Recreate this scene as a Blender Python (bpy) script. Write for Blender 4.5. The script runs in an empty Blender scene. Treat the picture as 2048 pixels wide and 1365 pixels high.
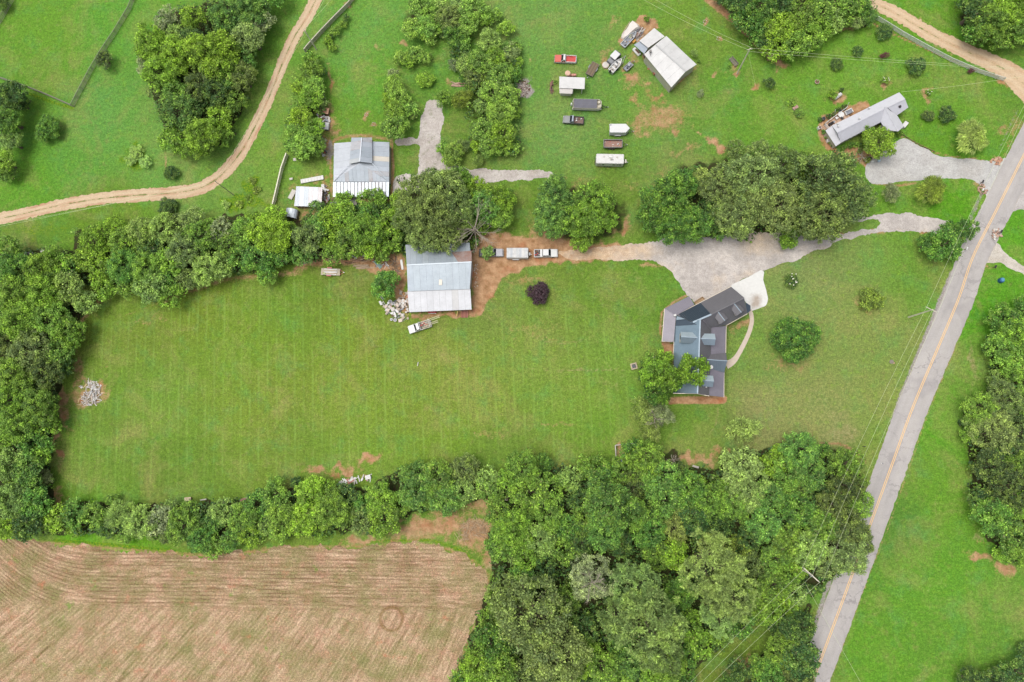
import bpy, bmesh, math, random
import numpy as np
from mathutils import Vector, Matrix
from mathutils.geometry import tessellate_polygon

SC = bpy.context.scene
COL = SC.collection
R = math.radians

# ---------------------------------------------------------------- camera
FPX = 2048 * 24.0 / 36.0
CAM_H = 166.0
_Z = np.array([-79.0, 179.5, FPX]); _Z /= np.linalg.norm(_Z)
_X = np.array([1.0, 0, 0]) - _Z[0] * _Z; _X /= np.linalg.norm(_X)
_Y = np.cross(_Z, _X)
CR = np.array([_X, _Y, _Z])
cam_data = bpy.data.cameras.new('camera'); cam_data.lens = 24; cam_data.sensor_width = 36
cam_data.clip_start = 1; cam_data.clip_end = 5000
cam = bpy.data.objects.new('camera', cam_data); COL.objects.link(cam)
cam.matrix_world = Matrix([list(CR[0]) + [0], list(CR[1]) + [0], list(CR[2]) + [CAM_H], [0, 0, 0, 1]])
SC.camera = cam

# ---------------------------------------------------------------- world, sun, exposure
SUN_EL, SUN_AZ = R(74), R(-80)          # soft light from high in the west
w = bpy.data.worlds.new('World'); SC.world = w; w.use_nodes = True
nt = w.node_tree; nt.nodes.clear()
sky = nt.nodes.new('ShaderNodeTexSky'); sky.sky_type = 'NISHITA'; sky.sun_disc = False
sky.sun_elevation = SUN_EL; sky.sun_rotation = SUN_AZ; sky.air_density = 1.0; sky.dust_density = 5.0; sky.ozone_density = 1.0
hs = nt.nodes.new('ShaderNodeHueSaturation'); hs.inputs['Saturation'].default_value = 0.35
bg = nt.nodes.new('ShaderNodeBackground'); bg.inputs['Strength'].default_value = 0.15
wo = nt.nodes.new('ShaderNodeOutputWorld')
nt.links.new(sky.outputs[0], hs.inputs['Color']); nt.links.new(hs.outputs[0], bg.inputs[0]); nt.links.new(bg.outputs[0], wo.inputs[0])
sd = bpy.data.lights.new('sun', 'SUN'); sd.energy = 1.05; sd.angle = R(34); sd.color = (1.0, 0.965, 0.90)
so = bpy.data.objects.new('sun', sd); COL.objects.link(so)
_d = Vector((math.sin(SUN_AZ) * math.cos(SUN_EL), math.cos(SUN_AZ) * math.cos(SUN_EL), math.sin(SUN_EL)))
so.rotation_euler = _d.to_track_quat('Z', 'Y').to_euler(); so.location = (0, 0, 80)
SC.view_settings.view_transform = 'Standard'; SC.view_settings.look = 'None'
SC.view_settings.exposure = 0.46; SC.view_settings.gamma = 1.0; SC.view_settings.use_curve_mapping = False
try:
    SC.cycles.max_bounces = 5; SC.cycles.diffuse_bounces = 3; SC.cycles.glossy_bounces = 2
    SC.cycles.transparent_max_bounces = 6; SC.cycles.transmission_bounces = 3
except Exception: pass

# ---------------------------------------------------------------- placing helpers
def P(px, py, z=0.0):
    """photo pixel -> point of the place at height z"""
    d = CR @ np.array([(px - 1024) / FPX, -(py - 682.5) / FPX, -1.0])
    t = (z - CAM_H) / d[2]
    return (d[0] * t, d[1] * t, z)
def V(px, py, z=0.0): return Vector(P(px, py, z))
def mpp(px, py, z=0):
    a = V(px, py, z); b = V(px + 10, py, z); return (b - a).length / 10

def lin(c):
    c = c / 255.0
    return c / 12.92 if c <= 0.04045 else ((c + 0.055) / 1.055) ** 2.4
GAIN = 0.62
def sr(r, g, b, k=None):
    k = GAIN if k is None else k
    return (lin(r) * k, lin(g) * k, lin(b) * k)

# ---------------------------------------------------------------- objects, tags
def tag(o, label=None, cat=None, group=None, kind=None):
    if label: o['label'] = label
    if cat: o['category'] = cat
    if group: o['group'] = group
    if kind: o['kind'] = kind
    return o
def empty(name, loc=(0, 0, 0), rz=0, label=None, cat=None, group=None):
    o = bpy.data.objects.new(name, None); COL.objects.link(o)
    o.location = loc; o.rotation_euler = (0, 0, rz); o.empty_display_size = 0.5
    return tag(o, label, cat, group)
def linkm(name, me, parent=None, mat=None):
    o = bpy.data.objects.new(name, me); COL.objects.link(o)
    if mat is not None and not me.materials: me.materials.append(mat)
    if parent is not None: o.parent = parent
    return o
def copy_tree(o, parent=None):
    c = o.copy(); COL.objects.link(c); c.parent = parent
    for ch in list(KIDS(o)): copy_tree(ch, c)
    return c
def KIDS(o): return [x for x in o.children]

class MB:
    def __init__(s): s.v = []; s.f = []
    def add(s, vs, fs):
        b = len(s.v); s.v += [tuple(x) for x in vs]; s.f += [tuple(i + b for i in f) for f in fs]; return s
    def box(s, cx, cy, cz, sx, sy, sz, rz=0, tx=1, ty=1, dx=0):
        """box centred on cx,cy with bottom cz; top scaled tx,ty and shifted dx"""
        vs = []
        for k, z in ((0, cz), (1, cz + sz)):
            for a, b in ((-1, -1), (1, -1), (1, 1), (-1, 1)):
                x = a * sx / 2 * (tx if k else 1) + (dx if k else 0); y = b * sy / 2 * (ty if k else 1)
                vs.append((cx + x * math.cos(rz) - y * math.sin(rz), cy + x * math.sin(rz) + y * math.cos(rz), z))
        return s.add(vs, [(3, 2, 1, 0), (4, 5, 6, 7), (0, 1, 5, 4), (1, 2, 6, 5), (2, 3, 7, 6), (3, 0, 4, 7)])
    def beam(s, a, b, w, h):
        a = Vector(a); b = Vector(b); d = (b - a).normalized()
        sd_ = d.cross(Vector((0, 0, 1)))
        if sd_.length < 1e-3: sd_ = Vector((1, 0, 0))
        sd_.normalize(); up = sd_.cross(d).normalized()
        vs = []
        for p in (a, b):
            for i, j in ((-1, -1), (1, -1), (1, 1), (-1, 1)): vs.append(p + sd_ * w / 2 * i + up * h / 2 * j)
        return s.add(vs, [(0, 1, 2, 3), (7, 6, 5, 4), (0, 4, 5, 1), (1, 5, 6, 2), (2, 6, 7, 3), (3, 7, 4, 0)])
    def tube(s, pts, rs, n=6, caps=True):
        pts = [Vector(p) for p in pts]; b = len(s.v)
        if not isinstance(rs, (list, tuple)): rs = [rs] * len(pts)
        for i, p in enumerate(pts):
            d = (pts[min(i + 1, len(pts) - 1)] - pts[max(i - 1, 0)]).normalized()
            a = d.cross(Vector((0, 0, 1)))
            if a.length < 1e-3: a = Vector((1, 0, 0))
            a.normalize(); c = d.cross(a)
            for k in range(n):
                t = 2 * math.pi * k / n
                s.v.append(tuple(p + a * math.cos(t) * rs[i] + c * math.sin(t) * rs[i]))
        for i in range(len(pts) - 1):
            for k in range(n):
                k2 = (k + 1) % n
                s.f.append((b + i * n + k, b + i * n + k2, b + (i + 1) * n + k2, b + (i + 1) * n + k))
        if caps:
            s.f.append(tuple(b + k for k in range(n))[::-1]); s.f.append(tuple(b + (len(pts) - 1) * n + k for k in range(n)))
        return s
    def prism(s, poly, z0, z1, top=1.0):
        n = len(poly); cx = sum(p[0] for p in poly) / n; cy = sum(p[1] for p in poly) / n
        vs = [(p[0], p[1], z0) for p in poly] + [(cx + (p[0] - cx) * top, cy + (p[1] - cy) * top, z1) for p in poly]
        return s.add(vs, [tuple(range(n))[::-1], tuple(range(n, 2 * n))] + [(i, (i + 1) % n, n + (i + 1) % n, n + i) for i in range(n)])
    def disc(s, c, r, z0, z1, n=12, top=1.0):
        return s.prism([(c[0] + r * math.cos(2 * math.pi * k / n), c[1] + r * math.sin(2 * math.pi * k / n)) for k in range(n)], z0, z1, top)
    def ell(s, c, r, nu=10, nv=6):
        b = len(s.v); vs = []; fs = []
        for i in range(nv + 1):
            ph = math.pi * i / nv
            for k in range(nu):
                t = 2 * math.pi * k / nu
                vs.append((c[0] + r[0] * math.sin(ph) * math.cos(t), c[1] + r[1] * math.sin(ph) * math.sin(t), c[2] + r[2] * math.cos(ph)))
        for i in range(nv):
            for k in range(nu):
                fs.append((i * nu + k, (i + 1) * nu + k, (i + 1) * nu + (k + 1) % nu, i * nu + (k + 1) % nu))
        return s.add(vs, fs)
    def mesh(s, name, mat=None, bevel=0, smooth=False, seg=1):
        me = bpy.data.meshes.new(name); me.from_pydata(s.v, [], s.f)
        if bevel or True:
            bm = bmesh.new(); bm.from_mesh(me)
            bmesh.ops.remove_doubles(bm, verts=bm.verts, dist=1e-5)
            bmesh.ops.recalc_face_normals(bm, faces=bm.faces)
            if bevel:
                es = [e for e in bm.edges if len(e.link_faces) == 2 and e.calc_face_angle(0) > 0.5]
                bmesh.ops.bevel(bm, geom=es, offset=bevel, segments=seg, affect='EDGES', profile=0.5, clamp_overlap=True)
            bm.to_mesh(me); bm.free()
        if smooth:
            me.polygons.foreach_set('use_smooth', [True] * len(me.polygons))
        if mat: me.materials.append(mat)
        return me
    def obj(s, name, mat, parent=None, **k):
        return linkm(name, s.mesh(name, mat, **k), parent)

# ---------------------------------------------------------------- node helpers
class NT:
    def __init__(s, name):
        s.m = bpy.data.materials.new(name); s.m.use_nodes = True; s.t = s.m.node_tree; s.t.nodes.clear()
    def n(s, ty, **kw):
        x = s.t.nodes.new(ty)
        for k, v in kw.items(): setattr(x, k, v)
        return x
    def set(s, inp, v):
        if isinstance(v, bpy.types.NodeSocket): s.t.links.new(v, inp)
        elif v is not None:
            if isinstance(v, (tuple, list)) and len(v) == 3 and inp.type == 'RGBA': v = (*v, 1)
            inp.default_value = v
    def pos(s): return s.n('ShaderNodeNewGeometry').outputs['Position']
    def obj(s): return s.n('ShaderNodeTexCoord').outputs['Object']
    def attr(s, name, out='Color'): 
        a = s.n('ShaderNodeAttribute'); a.attribute_name = name; return a.outputs[out]
    def math(s, op, a, b=None, c=None, clamp=False):
        x = s.n('ShaderNodeMath', operation=op, use_clamp=clamp); s.set(x.inputs[0], a)
        if b is not None: s.set(x.inputs[1], b)
        if c is not None: s.set(x.inputs[2], c)
        return x.outputs[0]
    def sep(s, v): x = s.n('ShaderNodeSeparateXYZ'); s.set(x.inputs[0], v); return x.outputs
    def sepc(s, v): x = s.n('ShaderNodeSeparateColor'); s.set(x.inputs[0], v); return x.outputs
    def comb(s, a, b, c=0.0):
        x = s.n('ShaderNodeCombineXYZ'); s.set(x.inputs[0], a); s.set(x.inputs[1], b); s.set(x.inputs[2], c); return x.outputs[0]
    def noise(s, scale, detail=3, rough=0.55, vec=None, dist=0.0):
        x = s.n('ShaderNodeTexNoise'); x.inputs['Scale'].default_value = scale; x.inputs['Detail'].default_value = detail
        x.inputs['Roughness'].default_value = rough; x.inputs['Distortion'].default_value = dist
        s.set(x.inputs['Vector'], vec if vec is not None else s.pos()); return x.outputs['Fac']
    def mapr(s, v, a, b, c=0.0, d=1.0, smooth=False):
        x = s.n('ShaderNodeMapRange'); x.interpolation_type = 'SMOOTHSTEP' if smooth else 'LINEAR'
        s.set(x.inputs['Value'], v); s.set(x.inputs['From Min'], a); s.set(x.inputs['From Max'], b)
        s.set(x.inputs['To Min'], c); s.set(x.inputs['To Max'], d); return x.outputs[0]
    def mix(s, f, a, b, mode='MIX'):
        x = s.n('ShaderNodeMix', data_type='RGBA', blend_type=mode); s.set(x.inputs[0], f); s.set(x.inputs[6], a); s.set(x.inputs[7], b); return x.outputs[2]
    def scale(s, col, f):
        x = s.n('ShaderNodeVectorMath', operation='SCALE'); s.set(x.inputs[0], col); s.set(x.inputs['Scale'], f); return x.outputs[0]
    def bump(s, h, strength=0.5, dist=0.1):
        x = s.n('ShaderNodeBump'); x.inputs['Strength'].default_value = strength; x.inputs['Distance'].default_value = dist
        s.set(x.inputs['Height'], h); return x.outputs[0]
    def out(s, col, rough=0.8, metal=0.0, bump=None, spec=None, trans=0.0, alpha=None):
        o = s.n('ShaderNodeOutputMaterial'); b = s.n('ShaderNodeBsdfPrincipled')
        s.set(b.inputs['Base Color'], col); s.set(b.inputs['Roughness'], rough); s.set(b.inputs['Metallic'], metal)
        if spec is not None: s.set(b.inputs['Specular IOR Level'], spec)
        if bump is not None: s.set(b.inputs['Normal'], bump)
        sh = b.outputs[0]
        if trans:
            tr = s.n('ShaderNodeBsdfTranslucent'); s.set(tr.inputs[0], col)
            mx = s.n('ShaderNodeMixShader'); mx.inputs[0].default_value = trans
            s.t.links.new(sh, mx.inputs[1]); s.t.links.new(tr.outputs[0], mx.inputs[2]); sh = mx.outputs[0]
        s.t.links.new(sh, o.inputs[0]); return s.m

_MC = {}
def paint(rgb, rough=0.5, metal=0.0, dirt=0.25, k=None, sc=1.5, dirtcol=(120, 100, 80)):
    """plain painted or weathered surface with uneven grime"""
    key = (rgb, rough, metal, dirt, k, sc, dirtcol)
    if key in _MC: return _MC[key]
    t = NT('paint'); c = sr(*rgb, k) if k else sr(*rgb)
    n1 = t.noise(sc, 5, 0.65, t.obj()); n2 = t.noise(sc * 9, 3, 0.6, t.obj())
    f = t.math('MULTIPLY', t.mapr(n1, 0.42, 0.72), dirt)
    col = t.mix(f, c, sr(*dirtcol))
    col = t.scale(col, t.mapr(n2, 0.3, 0.7, 0.9, 1.08))
    _MC[key] = t.out(col, rough, metal, bump=t.bump(n2, 0.15, 0.02)); return _MC[key]
def glass():
    if 'glass' in _MC: return _MC['glass']
    t = NT('dark_glass'); _MC['glass'] = t.out(t.scale((0.02, 0.025, 0.03), t.mapr(t.noise(1.0, 2), 0.3, 0.7, 0.7, 1.3)), 0.08, 0.0, spec=0.7); return _MC['glass']
RUBBER = paint((42, 42, 44), 0.85, dirt=0.3)
CHROME = paint((190, 192, 195), 0.3, 0.6, dirt=0.1)
DARKM = paint((55, 55, 58), 0.5, 0.3)
# ---------------------------------------------------------------- setting: ground with soil / gravel / litter masks
rng = np.random.default_rng(7); random.seed(7)
cs = [P(0, 0), P(2048, 0), P(2048, 1365), P(0, 1365)]
x0 = min(c[0] for c in cs) - 6; x1 = max(c[0] for c in cs) + 6; y0 = min(c[1] for c in cs) - 6; y1 = max(c[1] for c in cs) + 6
GS = 0.5
xs = np.concatenate([[-3000, -1200, -500, x0 - 60], np.arange(x0, x1, GS), [x1 + 60, 500, 1200, 3000]])
ys = np.concatenate([[-3000, -1200, -500, y0 - 60], np.arange(y0, y1, GS), [y1 + 60, 500, 1200, 3000]])
nx, ny = len(xs), len(ys)
GX, GY = np.meshgrid(xs, ys)
gx = GX.ravel(); gy = GY.ravel(); NV = len(gx)
# photo coordinates of each ground vertex (only used here to lay out what grows where)
_pc = (CR.T @ np.stack([gx, gy, np.full(NV, -CAM_H)]))
gu = 1024 + FPX * _pc[0] / -_pc[2]; gv = 682.5 - FPX * _pc[1] / -_pc[2]
gu = np.clip(gu, -400, 2450); gv = np.clip(gv, -400, 1800)
M = {k: np.zeros(NV) for k in ('soil', 'gravel', 'straw', 'litter', 'stripe', 'weed')}
def sm(a): a = np.clip(a, 0, 1); return a * a * (3 - 2 * a)
def warp(sd_, am, wl):
    g = np.random.default_rng(sd_); o = np.zeros(NV)
    for k in range(14):
        a = g.uniform(0, 6.28); f = 6.28 / (wl * g.uniform(0.4, 1.6)); o += np.sin(gu * math.cos(a) * f + gv * math.sin(a) * f + g.uniform(0, 6.28)) / 3.0
    return o * am
WU = warp(1, 5.5, 45) + warp(2, 2.2, 14); WV = warp(3, 5.5, 45) + warp(4, 2.2, 14)
GU0, GV0 = gu, gv
def E(m, cx, cy, rx, ry, s=1.0, ang=0, soft=0.75):
    k = min(1.0, min(rx, ry) / 9.0)
    a = R(ang); dx = gu + WU * k - cx; dy = gv + WV * k - cy
    u = dx * math.cos(a) - dy * math.sin(a); v = dx * math.sin(a) + dy * math.cos(a)
    d = np.sqrt((u / rx) ** 2 + (v / ry) ** 2)
    M[m][:] = np.maximum(M[m], s * sm((1 + soft - d) / (2 * soft)))
def L(m, pts, wd, s=1.0, soft=5):
    best = np.full(NV, 1e9)
    for (ax, ay), (bx, by) in zip(pts[:-1], pts[1:]):
        dx, dy = bx - ax, by - ay; t = np.clip(((gu - ax) * dx + (gv - ay) * dy) / (dx * dx + dy * dy + 1e-9), 0, 1)
        best = np.minimum(best, np.hypot(gu - ax - t * dx, gv - ay - t * dy))
    M[m][:] = np.maximum(M[m], s * sm((wd / 2 + soft / 2 - best) / soft))
def inpoly(pts, U=None, W=None):
    U = gu if U is None else U; W = gv if W is None else W
    ins = np.zeros(len(U), bool); n = len(pts); j = n - 1
    for i in range(n):
        xi, yi = pts[i]; xj, yj = pts[j]
        c = ((yi > W) != (yj > W)) & (U < (xj - xi) * (W - yi) / (yj - yi + 1e-12) + xi); ins ^= c; j = i
    return ins
def PG(m, pts, s=1.0, soft=6):
    gu = GU0 + WU * 0.5; gv = GV0 + WV * 0.5
    best = np.full(NV, 1e9); n = len(pts)
    for i in range(n):
        ax, ay = pts[i]; bx, by = pts[(i + 1) % n]
        dx, dy = bx - ax, by - ay; t = np.clip(((gu - ax) * dx + (gv - ay) * dy) / (dx * dx + dy * dy + 1e-9), 0, 1)
        best = np.minimum(best, np.hypot(gu - ax - t * dx, gv - ay - t * dy))
    sd_ = np.where(inpoly(pts, gu, gv), best, -best)
    M[m][:] = np.maximum(M[m], s * sm(sd_ / soft + 0.5))
FIELD_EDGE = [(0, 1084), (90, 1086), (150, 1091), (300, 1104), (430, 1112), (500, 1104), (600, 1095), (760, 1093), (850, 1089), (900, 1100), (950, 1125), (975, 1150), (978, 1180), (965, 1220), (945, 1260), (925, 1310), (900, 1370)]
# red soil -------------------------------------------------------
DIRT_YARD = [(1240, 489), (1190, 490), (1150, 486), (1125, 474), (1060, 477), (1015, 470), (985, 466), (945, 478), (941, 520), (944, 560), (945, 600), (944, 618), (925, 622), (870, 627), (822, 632), (826, 642), (870, 633), (915, 636), (945, 634), (962, 630), (972, 615), (985, 592), (1002, 565), (1025, 547), (1055, 535), (1100, 528), (1160, 524), (1240, 520)]
PG('soil', DIRT_YARD, 1, 9)
for a in [(1258, 155, 17, 9, .95, 10), (1212, 108, 12, 14, .55), (1295, 168, 12, 5, .7, 30), (1275, 203, 15, 7, .85, -30), (1318, 193, 14, 6, .7, 45), (1300, 250, 25, 10, .5), (1293, 270, 12, 7, .75), (1352, 266, 11, 6, .9, -50),
          (1320, 235, 40, 25, .42), (1340, 245, 15, 8, .6), (1400, 268, 8, 5, .7), (1430, 287, 16, 6, 1, -25), (1440, 300, 8, 12, 1), (1245, 458, 20, 11, .95, 25), (1252, 437, 10, 10, .6), (1185, 492, 30, 6, .8, 20), (1150, 380, 12, 10, .45), (1265, 105, 8, 10, .8), (1230, 45, 10, 22, .5, -40), (1255, 75, 14, 12, .5),
          (733, 230, 8, 7, .9), (748, 249, 6, 5, .8), (807, 87, 6, 5, .8), (752, 93, 7, 5, .5), (1410, 44, 6, 5, .9), (1437, 78, 6, 5, .9), (1470, 149, 7, 6, 1.1), (1428, 147, 9, 7, .8), (1511, 173, 5, 5, .9), (830, 222, 6, 5, .8), (1463, 134, 5, 12, .7, -30),
          (165, 795, 28, 18, .8), (195, 785, 22, 22, .75), (160, 738, 14, 22, .65), (165, 765, 16, 8, .7, 30), (215, 785, 10, 8, .7), (213, 728, 6, 4, .5), (112, 890, 9, 40, 1, 8), (128, 815, 10, 50, .8, 12), (112, 990, 18, 14, .8), (118, 1010, 30, 6, .7),
          (634, 942, 20, 9, .9), (690, 942, 32, 9, .95), (738, 920, 21, 11, .95, 8), (1390, 918, 50, 11, .8), (1440, 905, 20, 12, .6), (1345, 915, 25, 12, .6), (1716, 961, 10, 9, 1), (1955, 1112, 26, 9, .9, -15), (2010, 1138, 20, 14, .9, -20), (1960, 1085, 12, 5, .45),
          (1240, 905, 14, 18, .9), (1060, 120, 5, 4, .5), (460, 165, 6, 10, .6), (2030, 250, 12, 22, .55), (1755, 464, 18, 4, 1), (1848, 466, 10, 4, .9), (1490, 648, 14, 8, .8, 30), (1465, 655, 8, 14, .6, 30), (1475, 140, 3, 3, .2), (1590, 732, 40, 8, .5), (1560, 720, 20, 14, .5), (1720, 600, 18, 10, .4), (1735, 622, 22, 8, .4), (1575, 560, 16, 16, .3),
          (2000, 320, 16, 8, .7), (1962, 370, 12, 8, .8), (2010, 260, 12, 14, .6), (2020, 300, 10, 10, .5), (1983, 455, 5, 14, .7), (1983, 535, 8, 8, .6), (1250, 10, 60, 6, .25), (1205, 330, 40, 8, .35), (1330, 345, 45, 10, .35), (1180, 370, 30, 10, .4), (330, 325, 4, 18, .7), (900, 168, 16, 8, .6), (1100, 470, 50, 12, .8), (1010, 478, 40, 12, .6), (960, 470, 30, 14, .7),
          (1050, 660, 60, 25, .3), (1110, 650, 30, 8, .3), (820, 690, 40, 12, .2), (1050, 560, 50, 6, .5, 5), (1300, 530, 30, 6, .7, -12), (1260, 545, 12, 16, .3), (900, 720, 60, 8, .25), (985, 870, 60, 10, .35), (1110, 850, 60, 3, .55), (860, 620, 50, 6, .8), (300, 640, 40, 6, .45, 12), (1110, 1020, 20, 10, .6), (960, 1010, 60, 16, .7), (900, 1030, 40, 14, .7)]:
    E('soil', *a)
L('soil', [(205, 600), (175, 625), (158, 650), (150, 700)], 12, .7, 14); L('soil', [(330, 600), (380, 582), (440, 562), (520, 552), (600, 545)], 12, .65, 16)
PG('soil', [(600, 505), (650, 500), (740, 505), (800, 508), (812, 520), (815, 640), (790, 600), (775, 560), (745, 545), (700, 530), (640, 528), (590, 545)], .95, 16)
L('soil', [(1412, -5), (1430, 10), (1462, 35), (1490, 60), (1520, 92), (1545, 112)], 16, .95, 9); E('soil', 1562, 128, 18, 7, .9, -18); E('soil', 1690, 58, 26, 6, .7, -10)
L('soil', [(1340, 802), (1447, 800)], 15, 1.1, 4); PG('soil', [(1325, 684), (1347, 684), (1346, 712), (1326, 706)], 1.1, 3); L('soil', [(1326, 690), (1321, 660), (1323, 625), (1350, 603), (1376, 590)], 5, .85, 4)
L('soil', [(1640, 887), (1680, 888), (1712, 903), (1730, 925)], 6, .8, 6)
PG('soil', [(1268, 40), (1282, 32), (1300, 33), (1315, 45), (1322, 60), (1308, 60), (1290, 75), (1262, 90), (1245, 95), (1238, 80)], .95, 6)
L('soil', [(1288, 112), (1300, 132), (1318, 152), (1338, 178)], 11, .8, 6); L('soil', [(1343, 178), (1395, 133)], 6, .6, 5)
PG('soil', [(1636, 258), (1640, 238), (1690, 214), (1735, 206), (1750, 215), (1690, 250), (1655, 262), (1664, 292), (1675, 300), (1740, 290), (1770, 330), (1740, 338), (1690, 318), (1655, 300), (1640, 280)], .95, 6)
L('soil', [(1800, 272), (1832, 288), (1870, 306), (1905, 314), (1950, 318), (1975, 324)], 3, .9, 4)
L('soil', [(1746, 366), (1800, 372), (1830, 366)], 6, .8, 6); L('soil', [(1860, 462), (1900, 470), (1935, 480)], 6, .7, 5); E('soil', 1668, 470, 30, 6, .7)
for bx, by in ((1770, 164), (1856, 187), (1668, 190), (1676, 196)): E('soil', bx, by + 2, 12, 11, .85)
L('soil', [(664, 395), (660, 300), (668, 280), (700, 272), (740, 272), (782, 280)], 8, .7, 6); L('soil', [(783, 285), (786, 330), (784, 390)], 6, .9, 4)
E('soil', 660, 240, 12, 35, .8, 5); E('soil', 655, 290, 10, 28, .75); E('soil', 662, 160, 5, 30, .8, 5); E('soil', 645, 230, 18, 20, .8); E('soil', 595, 385, 26, 22, .5); E('soil', 610, 412, 40, 8, .7); E('soil', 650, 390, 14, 22, .8); E('soil', 640, 358, 30, 8, .5); E('soil', 720, 402, 60, 8, .9); E('soil', 620, 430, 30, 15, .7)
L('soil', [(700, 15), (690, 8), (712, -5)], 8, .6, 6); L('soil', [(1745, 48), (1790, 70), (1860, 102), (1930, 132), (1990, 152), (2010, 160)], 4, .9, 3.5)
E('soil', 2008, 165, 14, 6, .9, -20); E('soil', 1880, 90, 50, 6, .5, -25); E('soil', 1830, 34, 40, 5, .5, -25)
PG('soil', [(1225, 500), (1100, 478), (1030, 476), (985, 466), (960, 474), (960, 520), (1120, 520)], .9, 10)
for a in [(1325, 235, 50, 26, .72), (1280, 250, 30, 16, .66), (1370, 300, 40, 8, .45, 20), (1300, 190, 30, 8, .5, -35), (1210, 120, 12, 20, .6), (1255, 130, 26, 8, .6, 40), (1265, 165, 26, 14, .5), (1440, 292, 20, 9, .8, -40), (1060, 450, 14, 22, .45, 20), (1110, 480, 40, 8, .9), (870, 1052, 110, 18, .85), (950, 1070, 45, 34, .8), (820, 1075, 60, 10, .7), (985, 1090, 14, 50, .8, -15), (1005, 1150, 8, 30, .6), (1280, 375, 60, 8, .35), (1150, 360, 40, 6, .4), (720, 1080, 40, 7, .8), (560, 1098, 40, 5, .6), (1735, 580, 26, 14, .25), (1560, 735, 40, 10, .4), (1500, 660, 16, 20, .35)]: E('soil', *a)
L('soil', FIELD_EDGE, 7, .75, 9)
# pale straw / bleached grass ------------------------------------
for a in [(948, 1058, 30, 20, 1, 10), (820, 1060, 70, 14, .8), (720, 1078, 30, 12, .8), (985, 1120, 12, 30, .8, -20), (985, 380, 4, 4, .3), (1460, 890, 60, 10, .3), (1690, 870, 60, 20, .5), (1640, 800, 60, 40, .35), (1680, 830, 40, 20, .4), (1700, 770, 50, 20, .3), (1540, 720, 20, 30, .35), (1500, 600, 20, 20, .3), (1620, 640, 40, 20, .3), (1280, 560, 20, 10, .4), (300, 1100, 30, 5, .3), (1180, 740, 90, 3, .6), (1220, 770, 30, 14, .4), (1330, 900, 60, 10, .4), (960, 700, 50, 20, .3), (1100, 720, 60, 10, .25), (1960, 1080, 16, 8, .6), (1875, 1180, 20, 30, .3), (1880, 920, 10, 30, .25), (1945, 720, 5, 50, .6, 10), (1990, 1000, 12, 20, .3), (1170, 55, 12, 8, .3), (300, 500, 12, 5, .3), (1400, 980, 10, 5, .2)]:
    E('straw', *a)
L('straw', [(1418, 870), (1432, 850), (1437, 815)], 6, .5, 6); L('straw', [(1200, 716), (1240, 752), (1300, 760)], 3, .5, 4); L('straw', [(1050, 735), (1120, 745), (1230, 775)], 3, .5, 4); L('straw', [(1060, 770), (1130, 800), (1160, 830), (1190, 860)], 3, .5, 4)
L('straw', [(280, 0), (262, 60), (245, 110)], 3, .4, 4)
L('straw', [(30, 440), (250, 400)], 5, .4, 6)
L('straw', [(1315, 10), (1370, 50), (1402, 90)], 2.5, .5, 3); L('straw', [(1300, 80), (1345, 60), (1400, 40)], 2.5, .4, 3)
L('straw', [(1045, 660), (1062, 672), (1090, 684), (1130, 688), (1165, 680)], 5, .6, 6); L('straw', [(1150, 690), (1195, 668), (1225, 650)], 3, .45, 5); L('soil', [(1060, 666), (1100, 680), (1140, 684)], 5, .45, 6)
L('straw', [(575, 742), (640, 728), (680, 724)], 3, .5, 4); L('soil', [(250, 632), (285, 618), (320, 606)], 4, .45, 6); L('straw', [(420, 778), (480, 765), (560, 748)], 3, .35, 4)
L('straw', [(1010, 690), (1080, 700), (1200, 716), (1270, 760)], 3, .4, 4); L('straw', [(800, 850), (850, 846), (900, 838), (930, 820), (990, 760)], 3, .4, 4); L('straw', [(690, 762), (700, 880)], 3, .3, 4)
L('straw', [(1960, 720), (1945, 760), (1940, 800)], 6, .5, 8); L('straw', [(1900, 920), (1870, 1000), (1875, 1060)], 6, .4, 8); L('straw', [(1868, 1150), (1855, 1190), (1862, 1230)], 5, .45, 8)
L('straw', [(1560, 900), (1600, 888), (1640, 886)], 4, .5, 6); L('straw', [(1640, 640), (1700, 610)], 3, .3, 5); L('straw', [(1500, 110), (1760, 190)], 2.5, .25, 5)
# road-side gravel ------------------------------------------------
L('gravel', [(2034, 222), (2000, 296)], 7, .55, 12); L('gravel', [(1965, 385), (1940, 440)], 10, .6, 8); L('gravel', [(1905, 545), (1845, 690), (1800, 800), (1770, 900), (1735, 1000), (1700, 1090)], 13, .75, 8)
L('gravel', [(1660, 1160), (1635, 1235), (1615, 1330)], 12, .7, 8); L('soil', [(1990, 480), (1960, 560), (1915, 684), (1855, 830), (1810, 960), (1775, 1060), (1735, 1160), (1690, 1280), (1660, 1370)], 4, .55, 5)
E('gravel', 1048, 178, 14, 22, .95, -10); E('gravel', 660, 300, 8, 20, .7); PG('gravel', [(560, 0), (560, 0), (560, 0)], 0)
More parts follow.
